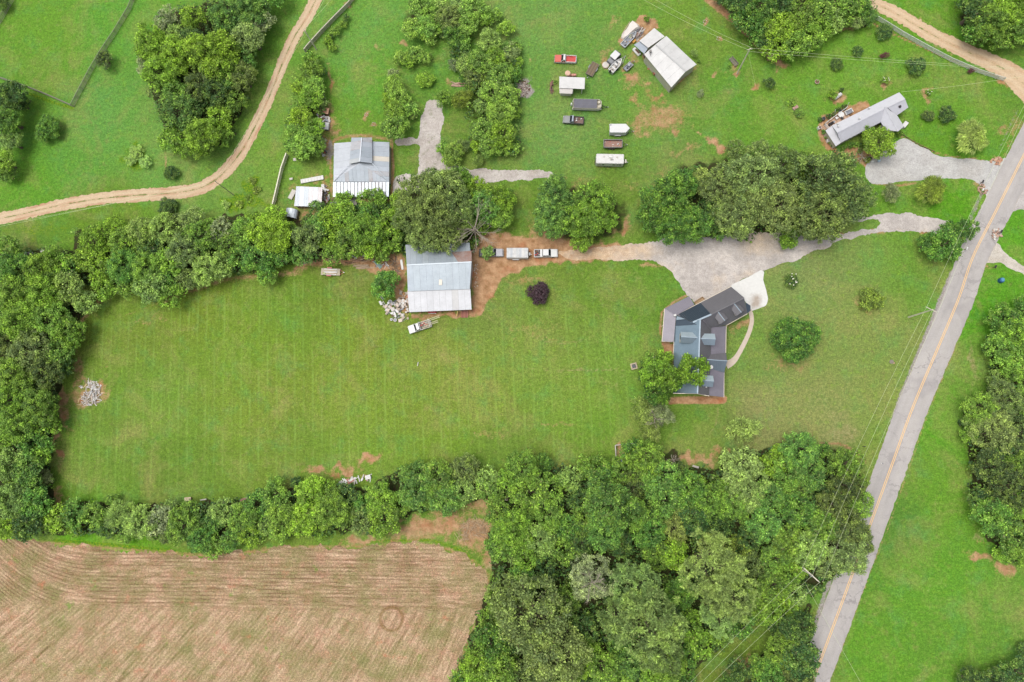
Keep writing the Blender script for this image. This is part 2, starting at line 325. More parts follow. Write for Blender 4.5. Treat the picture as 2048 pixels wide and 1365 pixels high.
# leaf litter under woods ----------------------------------------
WOODS = {
 'left': [(-60, 500), (150, 500), (150, 580), (180, 610), (140, 680), (125, 760), (105, 850), (100, 920), (110, 990), (110, 1015), (90, 1060), (-60, 1075)],
 'line': [(150, 460), (300, 450), (480, 430), (600, 440), (800, 410), (820, 500), (760, 512), (600, 520), (520, 540), (430, 545), (350, 590), (200, 580), (150, 560)],
 'hedge': [(100, 1005), (300, 1010), (500, 1000), (620, 965), (740, 975), (800, 935), (960, 935), (1010, 1000), (960, 1000), (820, 1030), (760, 1060), (600, 1070), (420, 1085), (200, 1065), (80, 1068)],
 'road': [(985, 950), (1160, 930), (1230, 930), (1340, 935), (1440, 935), (1460, 905), (1560, 895), (1700, 905), (1725, 960), (1735, 1020), (1700, 1130), (1650, 1170), (1620, 1200), (1630, 1280), (1610, 1400), (880, 1400), (930, 1310), (960, 1210), (985, 1150), (975, 1080), (1000, 1010)],
 'right': [(1985, 640), (2100, 600), (2100, 1120), (2020, 1120), (1975, 1080), (1945, 990), (1935, 900), (1925, 830), (1975, 780)],
 'topleft': [(285, 80), (350, 20), (540, -20), (500, 120), (480, 230), (450, 290), (350, 300), (300, 180)],
 'top': [(1440, -20), (1750, -20), (1730, 50), (1640, 60), (1650, 85), (1560, 120), (1510, 80)],
}
for k, p in WOODS.items(): PG('litter', p, 1.0, 10)
E('litter', 870, 430, 90, 70, 1, 0, .2); E('litter', 1500, 400, 200, 85, .9, 0, .2); E('litter', 1170, 430, 80, 60, .7, 0, .3); E('litter', 1985, 30, 70, 60, .9, 0, .3); E('litter', 720, 440, 90, 40, .8)
E('litter', 1340, 912, 24, 14, .9); E('litter', 850, 40, 40, 40, .6); E('litter', 970, 180, 50, 90, .6); E('litter', 620, 200, 24, 90, .6)
CLEAR = [(1350, 1400), (1375, 1350), (1450, 1290), (1560, 1195), (1625, 1185), (1600, 1240), (1545, 1285), (1500, 1335), (1470, 1400)]
M['litter'][inpoly(CLEAR)] *= 0.15
E('soil', 1490, 1322, 26, 14, .7, -35); E('soil', 1455, 1345, 20, 12, .5)
# mowing stripes, weeds -------------------------------------------
PG('stripe', [(220, 590), (500, 560), (640, 545), (745, 560), (800, 650), (960, 640), (1060, 620), (1180, 600), (1300, 700), (1260, 860), (1230, 900), (1000, 920), (600, 960), (130, 1000), (130, 800), (160, 640)], 1, 60)
PG('stripe', [(1060, 540), (1330, 540), (1370, 590), (1320, 620), (1310, 700), (1180, 720), (1100, 640)], .35, 40)
for a in [(480, 405, 45, 14, 1), (505, 372, 18, 22, 1), (272, 315, 26, 26, .8), (80, 460, 100, 22, .5)]: E('weed', *a)
L('weed', [(60, 188), (105, 205), (145, 217)], 7, .9, 6); L('weed', [(110, 1083), (200, 1090), (350, 1104)], 10, 1, 8); L('weed', [(740, 1083), (860, 1080), (920, 1100), (970, 1140)], 6, .85, 9); E('weed', 905, 1032, 26, 10, .6); E('weed', 985, 1210, 14, 40, 1)
L('weed', [(1790, 1000), (1755, 1100), (1720, 1180), (1690, 1260)], 5, .8, 6)

tint_pts = [(100, 60, 92, 165, 42), (200, 40, 100, 168, 48), (60, 150, 85, 160, 40), (200, 250, 105, 168, 72), (60, 380, 100, 165, 40), (330, 330, 112, 168, 75), (150, 330, 100, 165, 60), (440, 320, 118, 165, 70), (60, 470, 82, 145, 45), (200, 450, 88, 150, 35), (230, 440, 95, 152, 40), (520, 60, 100, 155, 45), (560, 300, 118, 165, 62), (530, 180, 110, 160, 60), (700, 60, 110, 170, 68), (720, 180, 102, 168, 55), (700, 240, 95, 160, 50), (880, 170, 100, 155, 55), (930, 250, 85, 145, 45), (1080, 60, 112, 165, 75), (1090, 260, 112, 162, 78), (1150, 130, 105, 158, 68), (1300, 220, 112, 158, 65), (1400, 60, 98, 158, 48), (1450, 220, 100, 160, 52), (1330, 320, 112, 155, 68), (1550, 220, 98, 165, 48), (1700, 130, 95, 165, 45), (1600, 180, 95, 165, 45), (1900, 60, 80, 160, 30), (1880, 270, 85, 162, 35), (1900, 180, 92, 162, 45), (1960, 200, 92, 162, 45), (1040, 420, 105, 145, 50), (1250, 400, 95, 148, 48),
            (1900, 400, 78, 165, 25), (1780, 400, 92, 160, 45), (1700, 520, 128, 160, 80), (1600, 560, 135, 162, 88), (1850, 560, 112, 158, 58), (1800, 700, 135, 160, 80), (1650, 760, 140, 158, 88), (1550, 820, 145, 160, 92), (1650, 860, 150, 158, 98), (1500, 700, 125, 158, 75), (1760, 800, 140, 162, 82), (1780, 900, 125, 158, 65), (1100, 600, 120, 152, 60), (1200, 560, 108, 150, 50), (1250, 700, 120, 160, 62), (1300, 600, 105, 150, 52), (1000, 620, 120, 148, 65), (1050, 700, 132, 158, 68), (1150, 800, 125, 160, 60), (1380, 860, 110, 152, 48), (1200, 880, 112, 155, 45),
            (250, 650, 118, 150, 52), (400, 600, 122, 152, 50), (600, 600, 112, 148, 42), (700, 650, 125, 155, 52), (300, 800, 115, 155, 55), (200, 900, 112, 150, 48), (500, 800, 125, 158, 55), (700, 800, 128, 160, 55), (900, 750, 132, 160, 62), (900, 860, 122, 158, 50), (600, 900, 118, 152, 48), (350, 960, 105, 142, 42), (1000, 900, 112, 148, 48), (960, 800, 128, 160, 58), (500, 700, 122, 155, 50), (700, 570, 105, 135, 40),
            (1850, 850, 80, 168, 32), (1950, 600, 75, 168, 28), (1900, 1000, 90, 165, 40), (1850, 1150, 85, 165, 40), (2000, 1250, 88, 158, 48), (1750, 1330, 85, 165, 38), (1900, 1300, 85, 160, 42), (2030, 480, 78, 168, 30), (1790, 1050, 78, 150, 45), (1600, 1330, 90, 140, 45), (1440, 1320, 95, 140, 50), (890, 1040, 110, 155, 45), (200, 1090, 105, 175, 25), (1960, 500, 80, 165, 32), (2040, 200, 100, 150, 50)]
tp = np.array(tint_pts, float); tp[:, 2] += np.where(tp[:, 2] < 100, 22, 6); tp[:, 3] -= 3; tp[:, 4] += np.where(tp[:, 4] < 50, 8, 1); tp[:, 4] += 2; tl = np.array([[lin(a) * GAIN * 0.92 for a in r[2:]] for r in tp])
tint = np.zeros((NV, 3)); wsum = np.zeros(NV)
for i in range(len(tp)):
    d2 = (gu - tp[i, 0]) ** 2 + (gv - tp[i, 1]) ** 2 + 400.0
    wi = 1.0 / d2 ** 2 * 1e8; wsum += wi
    tint += wi[:, None] * tl[i]
tint /= wsum[:, None]

idx = np.arange(nx * ny).reshape(ny, nx)
quads = np.stack([idx[:-1, :-1], idx[:-1, 1:], idx[1:, 1:], idx[1:, :-1]], -1).reshape(-1, 4)
def np_mesh(name, verts, faces, k):
    me = bpy.data.meshes.new(name); nf = len(faces)
    me.vertices.add(len(verts)); me.vertices.foreach_set('co', np.ascontiguousarray(verts, dtype=np.float32).ravel())
    me.loops.add(nf * k); me.loops.foreach_set('vertex_index', np.ascontiguousarray(faces, dtype=np.int32).ravel())
    me.polygons.add(nf); me.polygons.foreach_set('loop_start', np.arange(0, nf * k, k, dtype=np.int32))
    me.update(calc_edges=True); return me
def colattr(me, name, arr):
    a = me.attributes.new(name, 'FLOAT_COLOR', 'POINT'); a.data.foreach_set('color', np.ascontiguousarray(arr, dtype=np.float32).ravel())
gme = np_mesh('ground', np.stack([gx, gy, np.zeros(NV)], 1), quads, 4)
one = np.ones(NV)
colattr(gme, 'tint', np.column_stack([tint, one]))
colattr(gme, 'maskA', np.column_stack([M['soil'], M['gravel'], M['straw'], one]))
colattr(gme, 'maskB', np.column_stack([M['litter'], M['stripe'], M['weed'], one]))

def m_ground():
    t = NT('lawn_and_soil'); p = t.pos()
    A = t.sepc(t.attr('maskA')); B = t.sepc(t.attr('maskB')); tn = t.attr('tint')
    big = t.noise(0.035, 4, 0.6, p); mid = t.noise(0.3, 4, 0.7, p); fine = t.noise(1.3, 4, 0.75, p); vf = t.noise(3.1, 3, 0.9, p); pat = t.noise(0.09, 5, 0.7, p, 0.6)
    g = t.mix(t.mapr(mid, 0.42, 0.7, 0, 0.5), tn, t.scale(tn, 0.74))
    g = t.mix(t.mapr(pat, 0.48, 0.68, 0, 0.5), g, sr(166, 158, 98))               # thin dry places
    g = t.mix(t.mapr(t.noise(0.45, 5, 0.75, p), 0.54, 0.74, 0, 0.55), g, sr(160, 146, 96))
    g = t.mix(t.mapr(t.noise(0.16, 4, 0.7, t.comb(t.sep(p)[1], t.sep(p)[0])), 0.52, 0.7, 0, 0.45), g, sr(98, 160, 84))   # bluer clover
    g = t.mix(t.mapr(big, 0.35, 0.6, 0.3, 0), g, sr(104, 162, 45))
    g = t.mix(t.mapr(t.noise(0.7, 3, 0.6, p), 0.54, 0.76, 0, 0.5), g, sr(134, 176, 52))
    g = t.scale(g, t.mapr(fine, 0.25, 0.75, 0.6, 1.42)); g = t.scale(g, t.mapr(vf, 0.28, 0.72, 0.55, 1.5))
    xyz = t.sep(p)
    # mower lines
    wob = t.mapr(t.noise(0.05, 2, 0.5, p), 0, 1, -0.45, 0.45)
    c = t.math('ADD', t.math('ADD', xyz[0], t.math('MULTIPLY', xyz[1], 0.045)), wob)
    w1 = t.math('POWER', t.math('MULTIPLY_ADD', t.math('SINE', t.math('MULTIPLY', c, 2 * math.pi / 2.27)), 0.5, 0.5), 16)
    w2 = t.math('POWER', t.math('MULTIPLY_ADD', t.math('SINE', t.math('MULTIPLY', c, 2 * math.pi / 1.135)), 0.5, 0.5), 6)
    ww = t.math('ADD', t.math('MULTIPLY', w1, 0.75), t.math('MULTIPLY', w2, 0.3))
    var = t.mapr(t.noise(0.12, 4, 0.7, t.comb(t.math('MULTIPLY', xyz[0], 3.0), xyz[1])), 0.4, 0.62, 0.0, 1.0)
    fs = t.math('MULTIPLY', t.math('MULTIPLY', ww, var), t.math('MULTIPLY', B[1], 0.5))
    g = t.mix(fs, g, sr(158, 196, 92))
    band = t.mapr(t.math('SINE', t.math('MULTIPLY', c, 2 * math.pi / 4.54)), -0.5, 0.5, -0.02, 0.02)
    g = t.scale(g, t.math('MULTIPLY_ADD', band, B[1], 1.0))
    # weeds
    wn = t.noise(2.2, 3, 0.7, p)
    wc = t.mix(t.mapr(wn, 0.4, 0.65), sr(70, 128, 30), sr(150, 172, 38))
    g = t.mix(t.mapr(t.math('ADD', B[2], t.math('MULTIPLY_ADD', mid, 0.8, -0.4)), 0.3, 0.7, 0, 0.9, True), g, wc)
    # straw
    sn = t.noise(1.6, 4, 0.75, p)
    stc = t.mix(t.mapr(sn, 0.35, 0.68), sr(150, 125, 85), sr(220, 195, 155))
    g = t.mix(t.mapr(t.math('ADD', A[2], t.math('MULTIPLY_ADD', fine, 1.0, -0.5)), 0.25, 0.95, 0, 0.9, True), g, stc)
    # soil
    s1 = t.mix(t.mapr(t.noise(0.6, 5, 0.7, p), 0.35, 0.65), sr(168, 126, 88), sr(216, 174, 134))
    s1 = t.mix(t.mapr(t.noise(0.22, 3, 0.6, p), 0.54, 0.72, 0, 0.65), s1, sr(198, 122, 86))
    s1 = t.scale(s1, t.mapr(fine, 0.25, 0.75, 0.85, 1.15))
    fsoil = t.mapr(t.math('ADD', A[0], t.math('MULTIPLY_ADD', t.math('MULTIPLY_ADD', t.noise(2.6, 4, 0.8, p), 0.4, t.math('MULTIPLY', t.noise(0.7, 6, 0.8, p), 0.6)), 3.0, -1.5)), 0.2, 0.95, 0, 1, True)
    g = t.mix(t.math('MULTIPLY', fsoil, t.mapr(A[0], 0.1, 0.3)), g, s1)
    gc = t.mix(t.mapr(t.noise(2.5, 4, 0.8, p), 0.35, 0.65), sr(140, 130, 122), sr(198, 190, 184))
    fg = t.mapr(t.math('ADD', A[1], t.math('MULTIPLY_ADD', t.noise(1.1, 5, 0.75, p), 1.2, -0.6)), 0.35, 0.75, 0, 1, True)
    g = t.mix(t.math('MULTIPLY', fg, t.mapr(A[1], 0.1, 0.3)), g, gc)
    lc = t.mix(t.mapr(t.noise(0.8, 5, 0.8, p), 0.4, 0.62), sr(70, 58, 42), sr(66, 88, 36))
    fl = t.mapr(t.math('ADD', B[0], t.math('MULTIPLY_ADD', mid, 0.8, -0.4)), 0.35, 0.7, 0, 1, True)
    g = t.mix(t.math('MULTIPLY', fl, t.mapr(B[0], 0.1, 0.3)), g, lc)
    h = t.math('ADD', fine, t.math('MULTIPLY', vf, 0.6))
    return t.out(g, 0.95, bump=t.bump(h, 0.55, 0.18), spec=0.15)
gme.materials.append(m_ground())
ground = linkm('ground', gme); tag(ground, kind='structure')

# ---------------------------------------------------------------- sheets (fields, drives, roads)
def jit_poly(pts, step=0.45, amp=0.16, z=0.0, seed=1):
    rr = np.random.default_rng(seed); w_ = [Vector(P(*p)[:2]) for p in pts]; out = []
    n = len(w_)
    for i in range(n):
        a, b = w_[i], w_[(i + 1) % n]; a0 = w_[i - 1]; b1 = w_[(i + 2) % n]
        k = max(1, int((b - a).length / step))
        for j in range(k):
            t = j / k   # catmull-rom, damped
            q = 0.5 * ((2 * a) + (-a0 + b) * t + (2 * a0 - 5 * a + 4 * b - b1) * t * t + (-a0 + 3 * a - 3 * b + b1) * t ** 3)
            q = q.lerp(a.lerp(b, t), 0.35)
            out.append(q)
    m = len(out); nz = rr.normal(0, 1, m); lo = np.convolve(np.concatenate([nz, nz[:6]]), np.ones(5) / 2.2, 'same')[:m]
    res = []
    for i, q in enumerate(out):
        d = (out[(i + 1) % m] - out[i - 1]); nn = Vector((-d.y, d.x)).normalized() if d.length > 1e-6 else Vector((0, 0))
        e = float(np.clip(nz[i] * 0.6 + lo[i] * 0.7, -1.8, 1.8)) * amp
        res.append((q.x + nn.x * e, q.y + nn.y * e, z))
    return res
def sheet(name, pts, z, mat, amp=0.16, seed=1, step=0.45, thick=0.0):
    vs = jit_poly(pts, step, amp, z, seed)
    tri = tessellate_polygon([[Vector(v) for v in vs]])
    me = bpy.data.meshes.new(name); me.from_pydata(vs, [], [tuple(t) for t in tri])
    bm = bmesh.new(); bm.from_mesh(me)
    for f in bm.faces:
        f.normal_update()
        if f.normal.z < 0: f.normal_flip()
    bm.to_mesh(me); bm.free(); me.materials.append(mat)
    o = linkm(name, me); tag(o, kind='structure'); return o
def ribbon(name, pts, widths, z, mat, amp=0.12, seed=1, step=0.5, nu=10):
    rr = np.random.default_rng(seed)
    w_ = [np.array(P(*p)[:2]) for p in pts]; n = len(w_)
    if not isinstance(widths, (list, tuple)): widths = [widths] * n
    C = []; W = []
    for i in range(n - 1):
        a0 = w_[max(i - 1, 0)]; a = w_[i]; b = w_[i + 1]; b1 = w_[min(i + 2, n - 1)]
        k = max(1, int(np.linalg.norm(b - a) / step))
        for j in range(k):
            t = j / k
            C.append(0.5 * ((2 * a) + (-a0 + b) * t + (2 * a0 - 5 * a + 4 * b - b1) * t * t + (-a0 + 3 * a - 3 * b + b1) * t ** 3)); W.append(widths[i] * (1 - t) + widths[i + 1] * t)
    C.append(w_[-1]); W.append(widths[-1]); C = np.array(C); W = np.array(W)
    T = np.gradient(C, axis=0); T /= np.linalg.norm(T, axis=1)[:, None]; Nn = np.stack([-T[:, 1], T[:, 0]], 1)
    s = np.concatenate([[0], np.cumsum(np.linalg.norm(np.diff(C, axis=0), axis=1))])
    vs = []; uv = []
    e1 = rr.normal(0, amp, len(C)); e2 = rr.normal(0, amp, len(C))
    for i in range(len(C)):
        for j in range(nu + 1):
            u = -1 + 2 * j / nu; e = e1[i] if j == 0 else (e2[i] if j == nu else 0)
            q = C[i] + Nn[i] * (u * W[i] / 2 + (e if u > 0 else -e)); vs.append((q[0], q[1], z)); uv.append((u, s[i]))
    fs = []
    for i in range(len(C) - 1):
        for j in range(nu):
            a = i * (nu + 1) + j; fs.append((a, a + nu + 1, a + nu + 2, a + 1))
    me = np_mesh(name, np.array(vs), np.array(fs)[:, ::-1] if False else np.array(fs), 4)
    uvl = me.uv_layers.new(name='UVMap'); uva = np.array(uv, dtype=np.float32)[np.array(fs).ravel()]; uvl.data.foreach_set('uv', uva.ravel())
    bm = bmesh.new(); bm.from_mesh(me)
    for f in bm.faces:
        f.normal_update()
        if f.normal.z < 0: f.normal_flip()
    bm.to_mesh(me); bm.free()
    me.materials.append(mat); o = linkm(name, me); tag(o, kind='structure'); return o, C, Nn

def m_track(name, c1, c2, grassy=0.5, seed=0.0, red=0.3):
    t = NT(name); p = t.pos(); uv = t.sep(t.n('ShaderNodeUVMap').outputs[0]); au = t.math('ABSOLUTE', uv[0])
    n1 = t.noise(0.5, 5, 0.7, p); n2 = t.noise(2.5, 4, 0.75, p); ns = t.noise(0.12, 4, 0.65, t.comb(t.math('MULTIPLY', uv[0], 9), uv[1]))
    col = t.mix(t.mapr(n1, 0.35, 0.65), sr(*c1), sr(*c2))
    col = t.mix(t.mapr(ns, 0.48, 0.7, 0, red * 2), col, sr(196, 140, 108))
    rut = t.math('SUBTRACT', 1.0, t.mapr(t.math('ABSOLUTE', t.math('SUBTRACT', au, 0.42)), 0.05, 0.28, 0, 1, True))
    col = t.mix(t.math('MULTIPLY', rut, 0.5), col, sr(232, 208, 175))
    col = t.scale(col, t.mapr(n2, 0.25, 0.75, 0.8, 1.2))
    f = t.math('ADD', t.math('SUBTRACT', 0.45, t.math('MULTIPLY', au, 4.0)), t.math('MULTIPLY_ADD', t.noise(0.3, 6, 0.8, p), 3.4, -2.1 + grassy * 0.6))
    e = t.math('ADD', t.math('MULTIPLY_ADD', au, 4.0, -3.75), t.math('MULTIPLY_ADD', t.noise(1.2, 4, 0.8, p), 2.0, -1.0))
    f = t.math('MAXIMUM', f, e)
    col = t.mix(t.mapr(f, 0.0, 0.35, 0, 0.85, True), col, t.scale(sr(112, 135, 62), t.mapr(n2, 0.3, 0.7, 0.75, 1.25)))
    return t.out(col, 0.95, bump=t.bump(n2, 0.4, 0.08), spec=0.15)
def m_gravel(name, c1, c2, c3, weedy=0.3, sc=1.0, tan=None):
    t = NT(name); p = t.pos()
    n1 = t.noise(0.13 * sc, 5, 0.65, p, 0.8); n2 = t.noise(1.2, 4, 0.75, p); n3 = t.noise(3.6, 3, 0.9, p)
    col = t.mix(t.mapr(n1, 0.4, 0.62), sr(*c1), sr(*c2)); col = t.mix(t.mapr(t.noise(0.07, 4, 0.6, p), 0.5, 0.68, 0, 0.8), col, sr(*c3))
    if tan:      # the west end is bare tan dirt
        tc = t.mix(t.mapr(t.noise(0.5, 5, 0.7, p), 0.35, 0.65), sr(205, 168, 130), sr(232, 205, 172))
        col = t.mix(t.mapr(t.math('ADD', t.sep(p)[0], t.mapr(t.noise(0.15, 4, 0.7, p), 0, 1, -9, 9)), tan[0], tan[1], 1, 0, True), col, tc)
    col = t.mix(t.mapr(t.noise(0.45, 5, 0.75, p), 0.5, 0.68, 0, 0.55), col, t.scale(sr(*c1), 0.72)); col = t.scale(col, t.mapr(n2, 0.25, 0.75, 0.82, 1.2)); col = t.scale(col, t.mapr(n3, 0.28, 0.72, 0.66, 1.38))
    col = t.mix(t.mapr(t.noise(0.5, 6, 0.8, p), 0.60 - weedy * 0.12, 0.70, 0, min(1, weedy * 1.5)), col, sr(118, 130, 78))
    return t.out(col, 0.95, bump=t.bump(n3, 0.5, 0.05), spec=0.2)

# crop field
FIELD = [(-60, 1084), (40, 1083), (90, 1086), (150, 1091), (300, 1104), (360, 1108), (430, 1112), (500, 1104), (600, 1095), (700, 1094), (760, 1093), (850, 1089), (900, 1100), (950, 1125), (975, 1150), (978, 1180), (965, 1220), (945, 1260), (925, 1310), (900, 1370), (890, 1400), (-60, 1400)]
def m_field():
    t = NT('field_stubble'); p = t.pos(); x = t.sep(p)
    xl = P(180, 1200)[0]; ly = P(0, 1212)[1]
    # upper rows follow the hedge and bend down at the left end
    bend = t.math('MULTIPLY', t.math('POWER', t.math('MAXIMUM', t.math('SUBTRACT', xl, x[0]), 0.0), 2), 0.016)
    ya = t.math('SUBTRACT', x[1], bend)
    ya = t.math('ADD', ya, t.mapr(t.noise(0.03, 2, 0.5, p), 0, 1, -0.5, 0.5))
    fx, fy = P(1458, 63)[:2]
    dx = t.math('SUBTRACT', x[0], fx); dy = t.math('SUBTRACT', x[1], fy)
    ang = t.math('MULTIPLY', t.math('ARCTAN2', dy, dx), 165.0)
    rad = t.math('SQRT', t.math('ADD', t.math('MULTIPLY', dx, dx), t.math('MULTIPLY', dy, dy)))
    va = t.comb(t.math('MULTIPLY', x[0], 0.12), ya); vb = t.comb(t.math('MULTIPLY', rad, 0.10), ang)
    msk = t.mapr(t.math('ADD', x[1], t.mapr(t.noise(0.15, 3, 0.6, p), 0, 1, -1.5, 1.5)), ly - 1.0, ly + 1.5, 1, 0, True)   # 1 = lower part
    sa = t.noise(1.1, 4, 0.7, va); sb = t.noise(0.95, 4, 0.75, vb)
    st = t.n('ShaderNodeMix', data_type='FLOAT'); t.set(st.inputs[0], msk); t.set(st.inputs[2], sa); t.set(st.inputs[3], sb); s = st.outputs[0]
    col = t.mix(t.mapr(s, 0.32, 0.66), sr(132, 106, 76), sr(222, 190, 158))
    col = t.mix(t.mapr(t.noise(0.3, 5, 0.8, p), 0.46, 0.66, 0, 0.7), col, sr(190, 140, 116))
    col = t.mix(t.mapr(t.noise(0.12, 6, 0.75, p), 0.42, 0.64, 0, 0.8), col, sr(132, 134, 80))
    col = t.mix(t.mapr(t.noise(1.1, 5, 0.8, p), 0.52, 0.7, 0, 0.55), col, sr(120, 128, 70))
    col = t.mix(t.mapr(t.noise(0.26, 4, 0.7, p), 0.6, 0.73, 0, 0.8), col, sr(196, 128, 98))
    col = t.mix(t.mapr(t.noise(0.2, 5, 0.7, t.comb(x[1], x[0])), 0.62, 0.72, 0, 0.75), col, sr(116, 158, 62))
    rows = t.math('POWER', t.math('MULTIPLY_ADD', t.math('SINE', t.math('MULTIPLY', ya, 2 * math.pi / 0.86)), 0.5, 0.5), 3)
    rb = t.math('POWER', t.math('MULTIPLY_ADD', t.math('SINE', t.math('MULTIPLY', ang, 2 * math.pi / 0.72)), 0.5, 0.5), 3)
    rv = t.mapr(t.noise(0.1, 4, 0.7, t.comb(x[0], t.math('MULTIPLY', x[1], 2.5))), 0.4, 0.6, 0.1, 0.75)
    xr = P(870, 1150)[0]
    fa = t.math('MULTIPLY', t.math('MULTIPLY', rows, rv), t.math('MULTIPLY', t.math('SUBTRACT', 1.0, msk), t.mapr(x[0], xr - 6, xr + 3, 1, 0.1)))
    col = t.mix(fa, col, sr(122, 92, 70))
    col = t.mix(t.math('MULTIPLY', t.math('MULTIPLY', rb, rv), t.math('MULTIPLY', msk, 0.34)), col, sr(226, 200, 164))
    cx, cy = P(783, 1238)[:2]
    rr_ = t.math('SQRT', t.math('ADD', t.math('POWER', t.math('SUBTRACT', x[0], cx), 2), t.math('POWER', t.math('SUBTRACT', x[1], cy), 2)))
    ring = t.math('SUBTRACT', 1.0, t.mapr(t.math('ABSOLUTE', t.math('SUBTRACT', rr_, 2.65)), 0.15, 0.55, 0, 1, True))
    col = t.mix(t.math('MULTIPLY', ring, 0.55), col, sr(132, 104, 62))
    f1 = t.noise(1.7, 4, 0.85, p); f2 = t.noise(3.4, 3, 0.9, p)
    col = t.scale(col, 1.04)
    col = t.scale(col, t.mapr(f1, 0.25, 0.75, 0.62, 1.42)); col = t.scale(col, t.mapr(f2, 0.28, 0.72, 0.55, 1.5))
    return t.out(col, 0.95, bump=t.bump(t.math('ADD', s, f1), 0.7, 0.15), spec=0.1)
sheet('crop_field', FIELD, 0.010, m_field(), 0.5, 3, 0.6)

G_MAIN = m_gravel('driveway_gravel', (196, 188, 181), (220, 211, 203), (228, 204, 174), 0.14, tan=(P(1190, 505)[0], P(1330, 505)[0]))
sheet('gravel_driveway',
      [(1110, 506), (1150, 501), (1190, 495), (1240, 489), (1290, 485), (1330, 480), (1390, 476), (1440, 470), (1500, 466), (1560, 466), (1600, 472), (1648, 474), (1690, 466), (1728, 459), (1756, 455), (1762, 445), (1740, 439), (1700, 444), (1690, 440), (1728, 433), (1761, 430), (1811, 428), (1861, 434), (1898, 445), (1925, 462), (1915, 476), (1880, 468), (1836, 463), (1786, 465), (1761, 466), (1711, 474), (1661, 491), (1611, 511), (1560, 532), (1536, 541), (1522, 545), (1500, 553), (1478, 566), (1465, 573), (1430, 592), (1400, 612), (1383, 600), (1372, 588), (1366, 575), (1355, 560), (1345, 545), (1335, 535), (1320, 528), (1300, 522), (1280, 520), (1250, 520), (1200, 520), (1150, 519)],
      0.012, G_MAIN, 0.22, 5)
sheet('gravel_lane', [(857, 203), (868, 200), (882, 208), (886, 225), (884, 262), (880, 290), (886, 312), (905, 328), (930, 337), (980, 339), (1040, 340), (1098, 342), (1106, 350), (1096, 358), (1040, 361), (980, 364), (940, 368), (900, 376), (860, 380), (815, 382), (790, 392), (788, 372), (794, 353), (812, 347), (838, 349), (837, 320), (839, 296), (832, 291), (794, 292), (792, 278), (834, 276), (840, 250), (846, 225)],
      0.012, m_gravel('lane_gravel', (198, 188, 180), (220, 212, 204), (190, 175, 158), 0.5), 0.2, 6)
sheet('concrete_drive', [(1738, 322), (1775, 300), (1798, 280), (1812, 277), (1832, 288), (1850, 297), (1880, 312), (1940, 319), (1985, 323), (2012, 318), (2004, 340), (1990, 375), (1974, 398), (1968, 378), (1950, 363), (1930, 358), (1886, 357), (1850, 360), (1808, 364), (1760, 369), (1742, 366), (1730, 348)], 0.012, m_gravel('pale_concrete', (198, 196, 192), (213, 211, 206), (190, 184, 176), 0.05), 0.1, 8)
sheet('neighbour_drive', [(1990, 412), (2008, 385), (2060, 372), (2090, 380), (2090, 425), (2040, 420), (2020, 428), (2000, 445), (1985, 462), (1975, 450)], 0.012, m_gravel('side_drive', (190, 184, 178), (206, 200, 196), (180, 172, 162), 0.05), 0.12, 9)
sheet('side_track', [(1972, 505), (1990, 488), (2000, 492), (2012, 505), (2048, 532), (2090, 562), (2090, 585), (2048, 552), (2020, 540), (2000, 528), (1980, 526), (1962, 528)], 0.014, m_gravel('side_gravel', (205, 195, 180), (222, 214, 202), (190, 170, 145), 0.25), 0.2, 10)
CONC = m_gravel('white_concrete', (232, 231, 226), (242, 240, 234), (228, 222, 212), 0.0)
def m_pad():
    t = NT('pad_concrete'); p = t.pos(); cx, cy = P(1512, 604)[:2]; x = t.sep(p)
    d = t.math('SQRT', t.math('ADD', t.math('POWER', t.math('MULTIPLY', t.math('SUBTRACT', x[0], cx), 1.4), 2), t.math('POWER', t.math('SUBTRACT', x[1], cy), 2)))
    f = t.math('ADD', t.mapr(d, 0.5, 3.0, 1, 0), t.math('MULTIPLY_ADD', t.noise(0.6, 5, 0.75, p), 1.6, -0.8))
    col = t.mix(t.mapr(f, 0.2, 0.9, 0, 0.8), sr(242, 241, 236), sr(178, 158, 138))
    return t.out(t.scale(col, t.mapr(t.noise(1.5, 5, 0.7, p), 0.25, 0.75, 0.9, 1.08)), 0.85)
sheet('concrete_pad', [(1462, 574), (1480, 562), (1500, 553), (1512, 546), (1522, 541), (1528, 544), (1527, 560), (1533, 580), (1536, 598), (1532, 611), (1520, 616), (1504, 622), (1495, 618), (1488, 600)], 0.018, m_pad(), 0.05, 11)
t_ = NT('path_concrete'); WALKM = t_.out(t_.scale(sr(222, 205, 186), t_.mapr(t_.noise(1.5, 4, 0.7), 0.25, 0.75, 0.88, 1.1)), 0.9)
ribbon('concrete_walk', [(1499, 620), (1503, 632), (1503, 648), (1497, 668), (1487, 690), (1476, 710), (1466, 723), (1452, 731)], [1.0, 1.0, 1.0, 1.0, 1.05, 1.1, 1.5, 2.0], 0.024, WALKM, 0.015, 3, 0.4, 4)

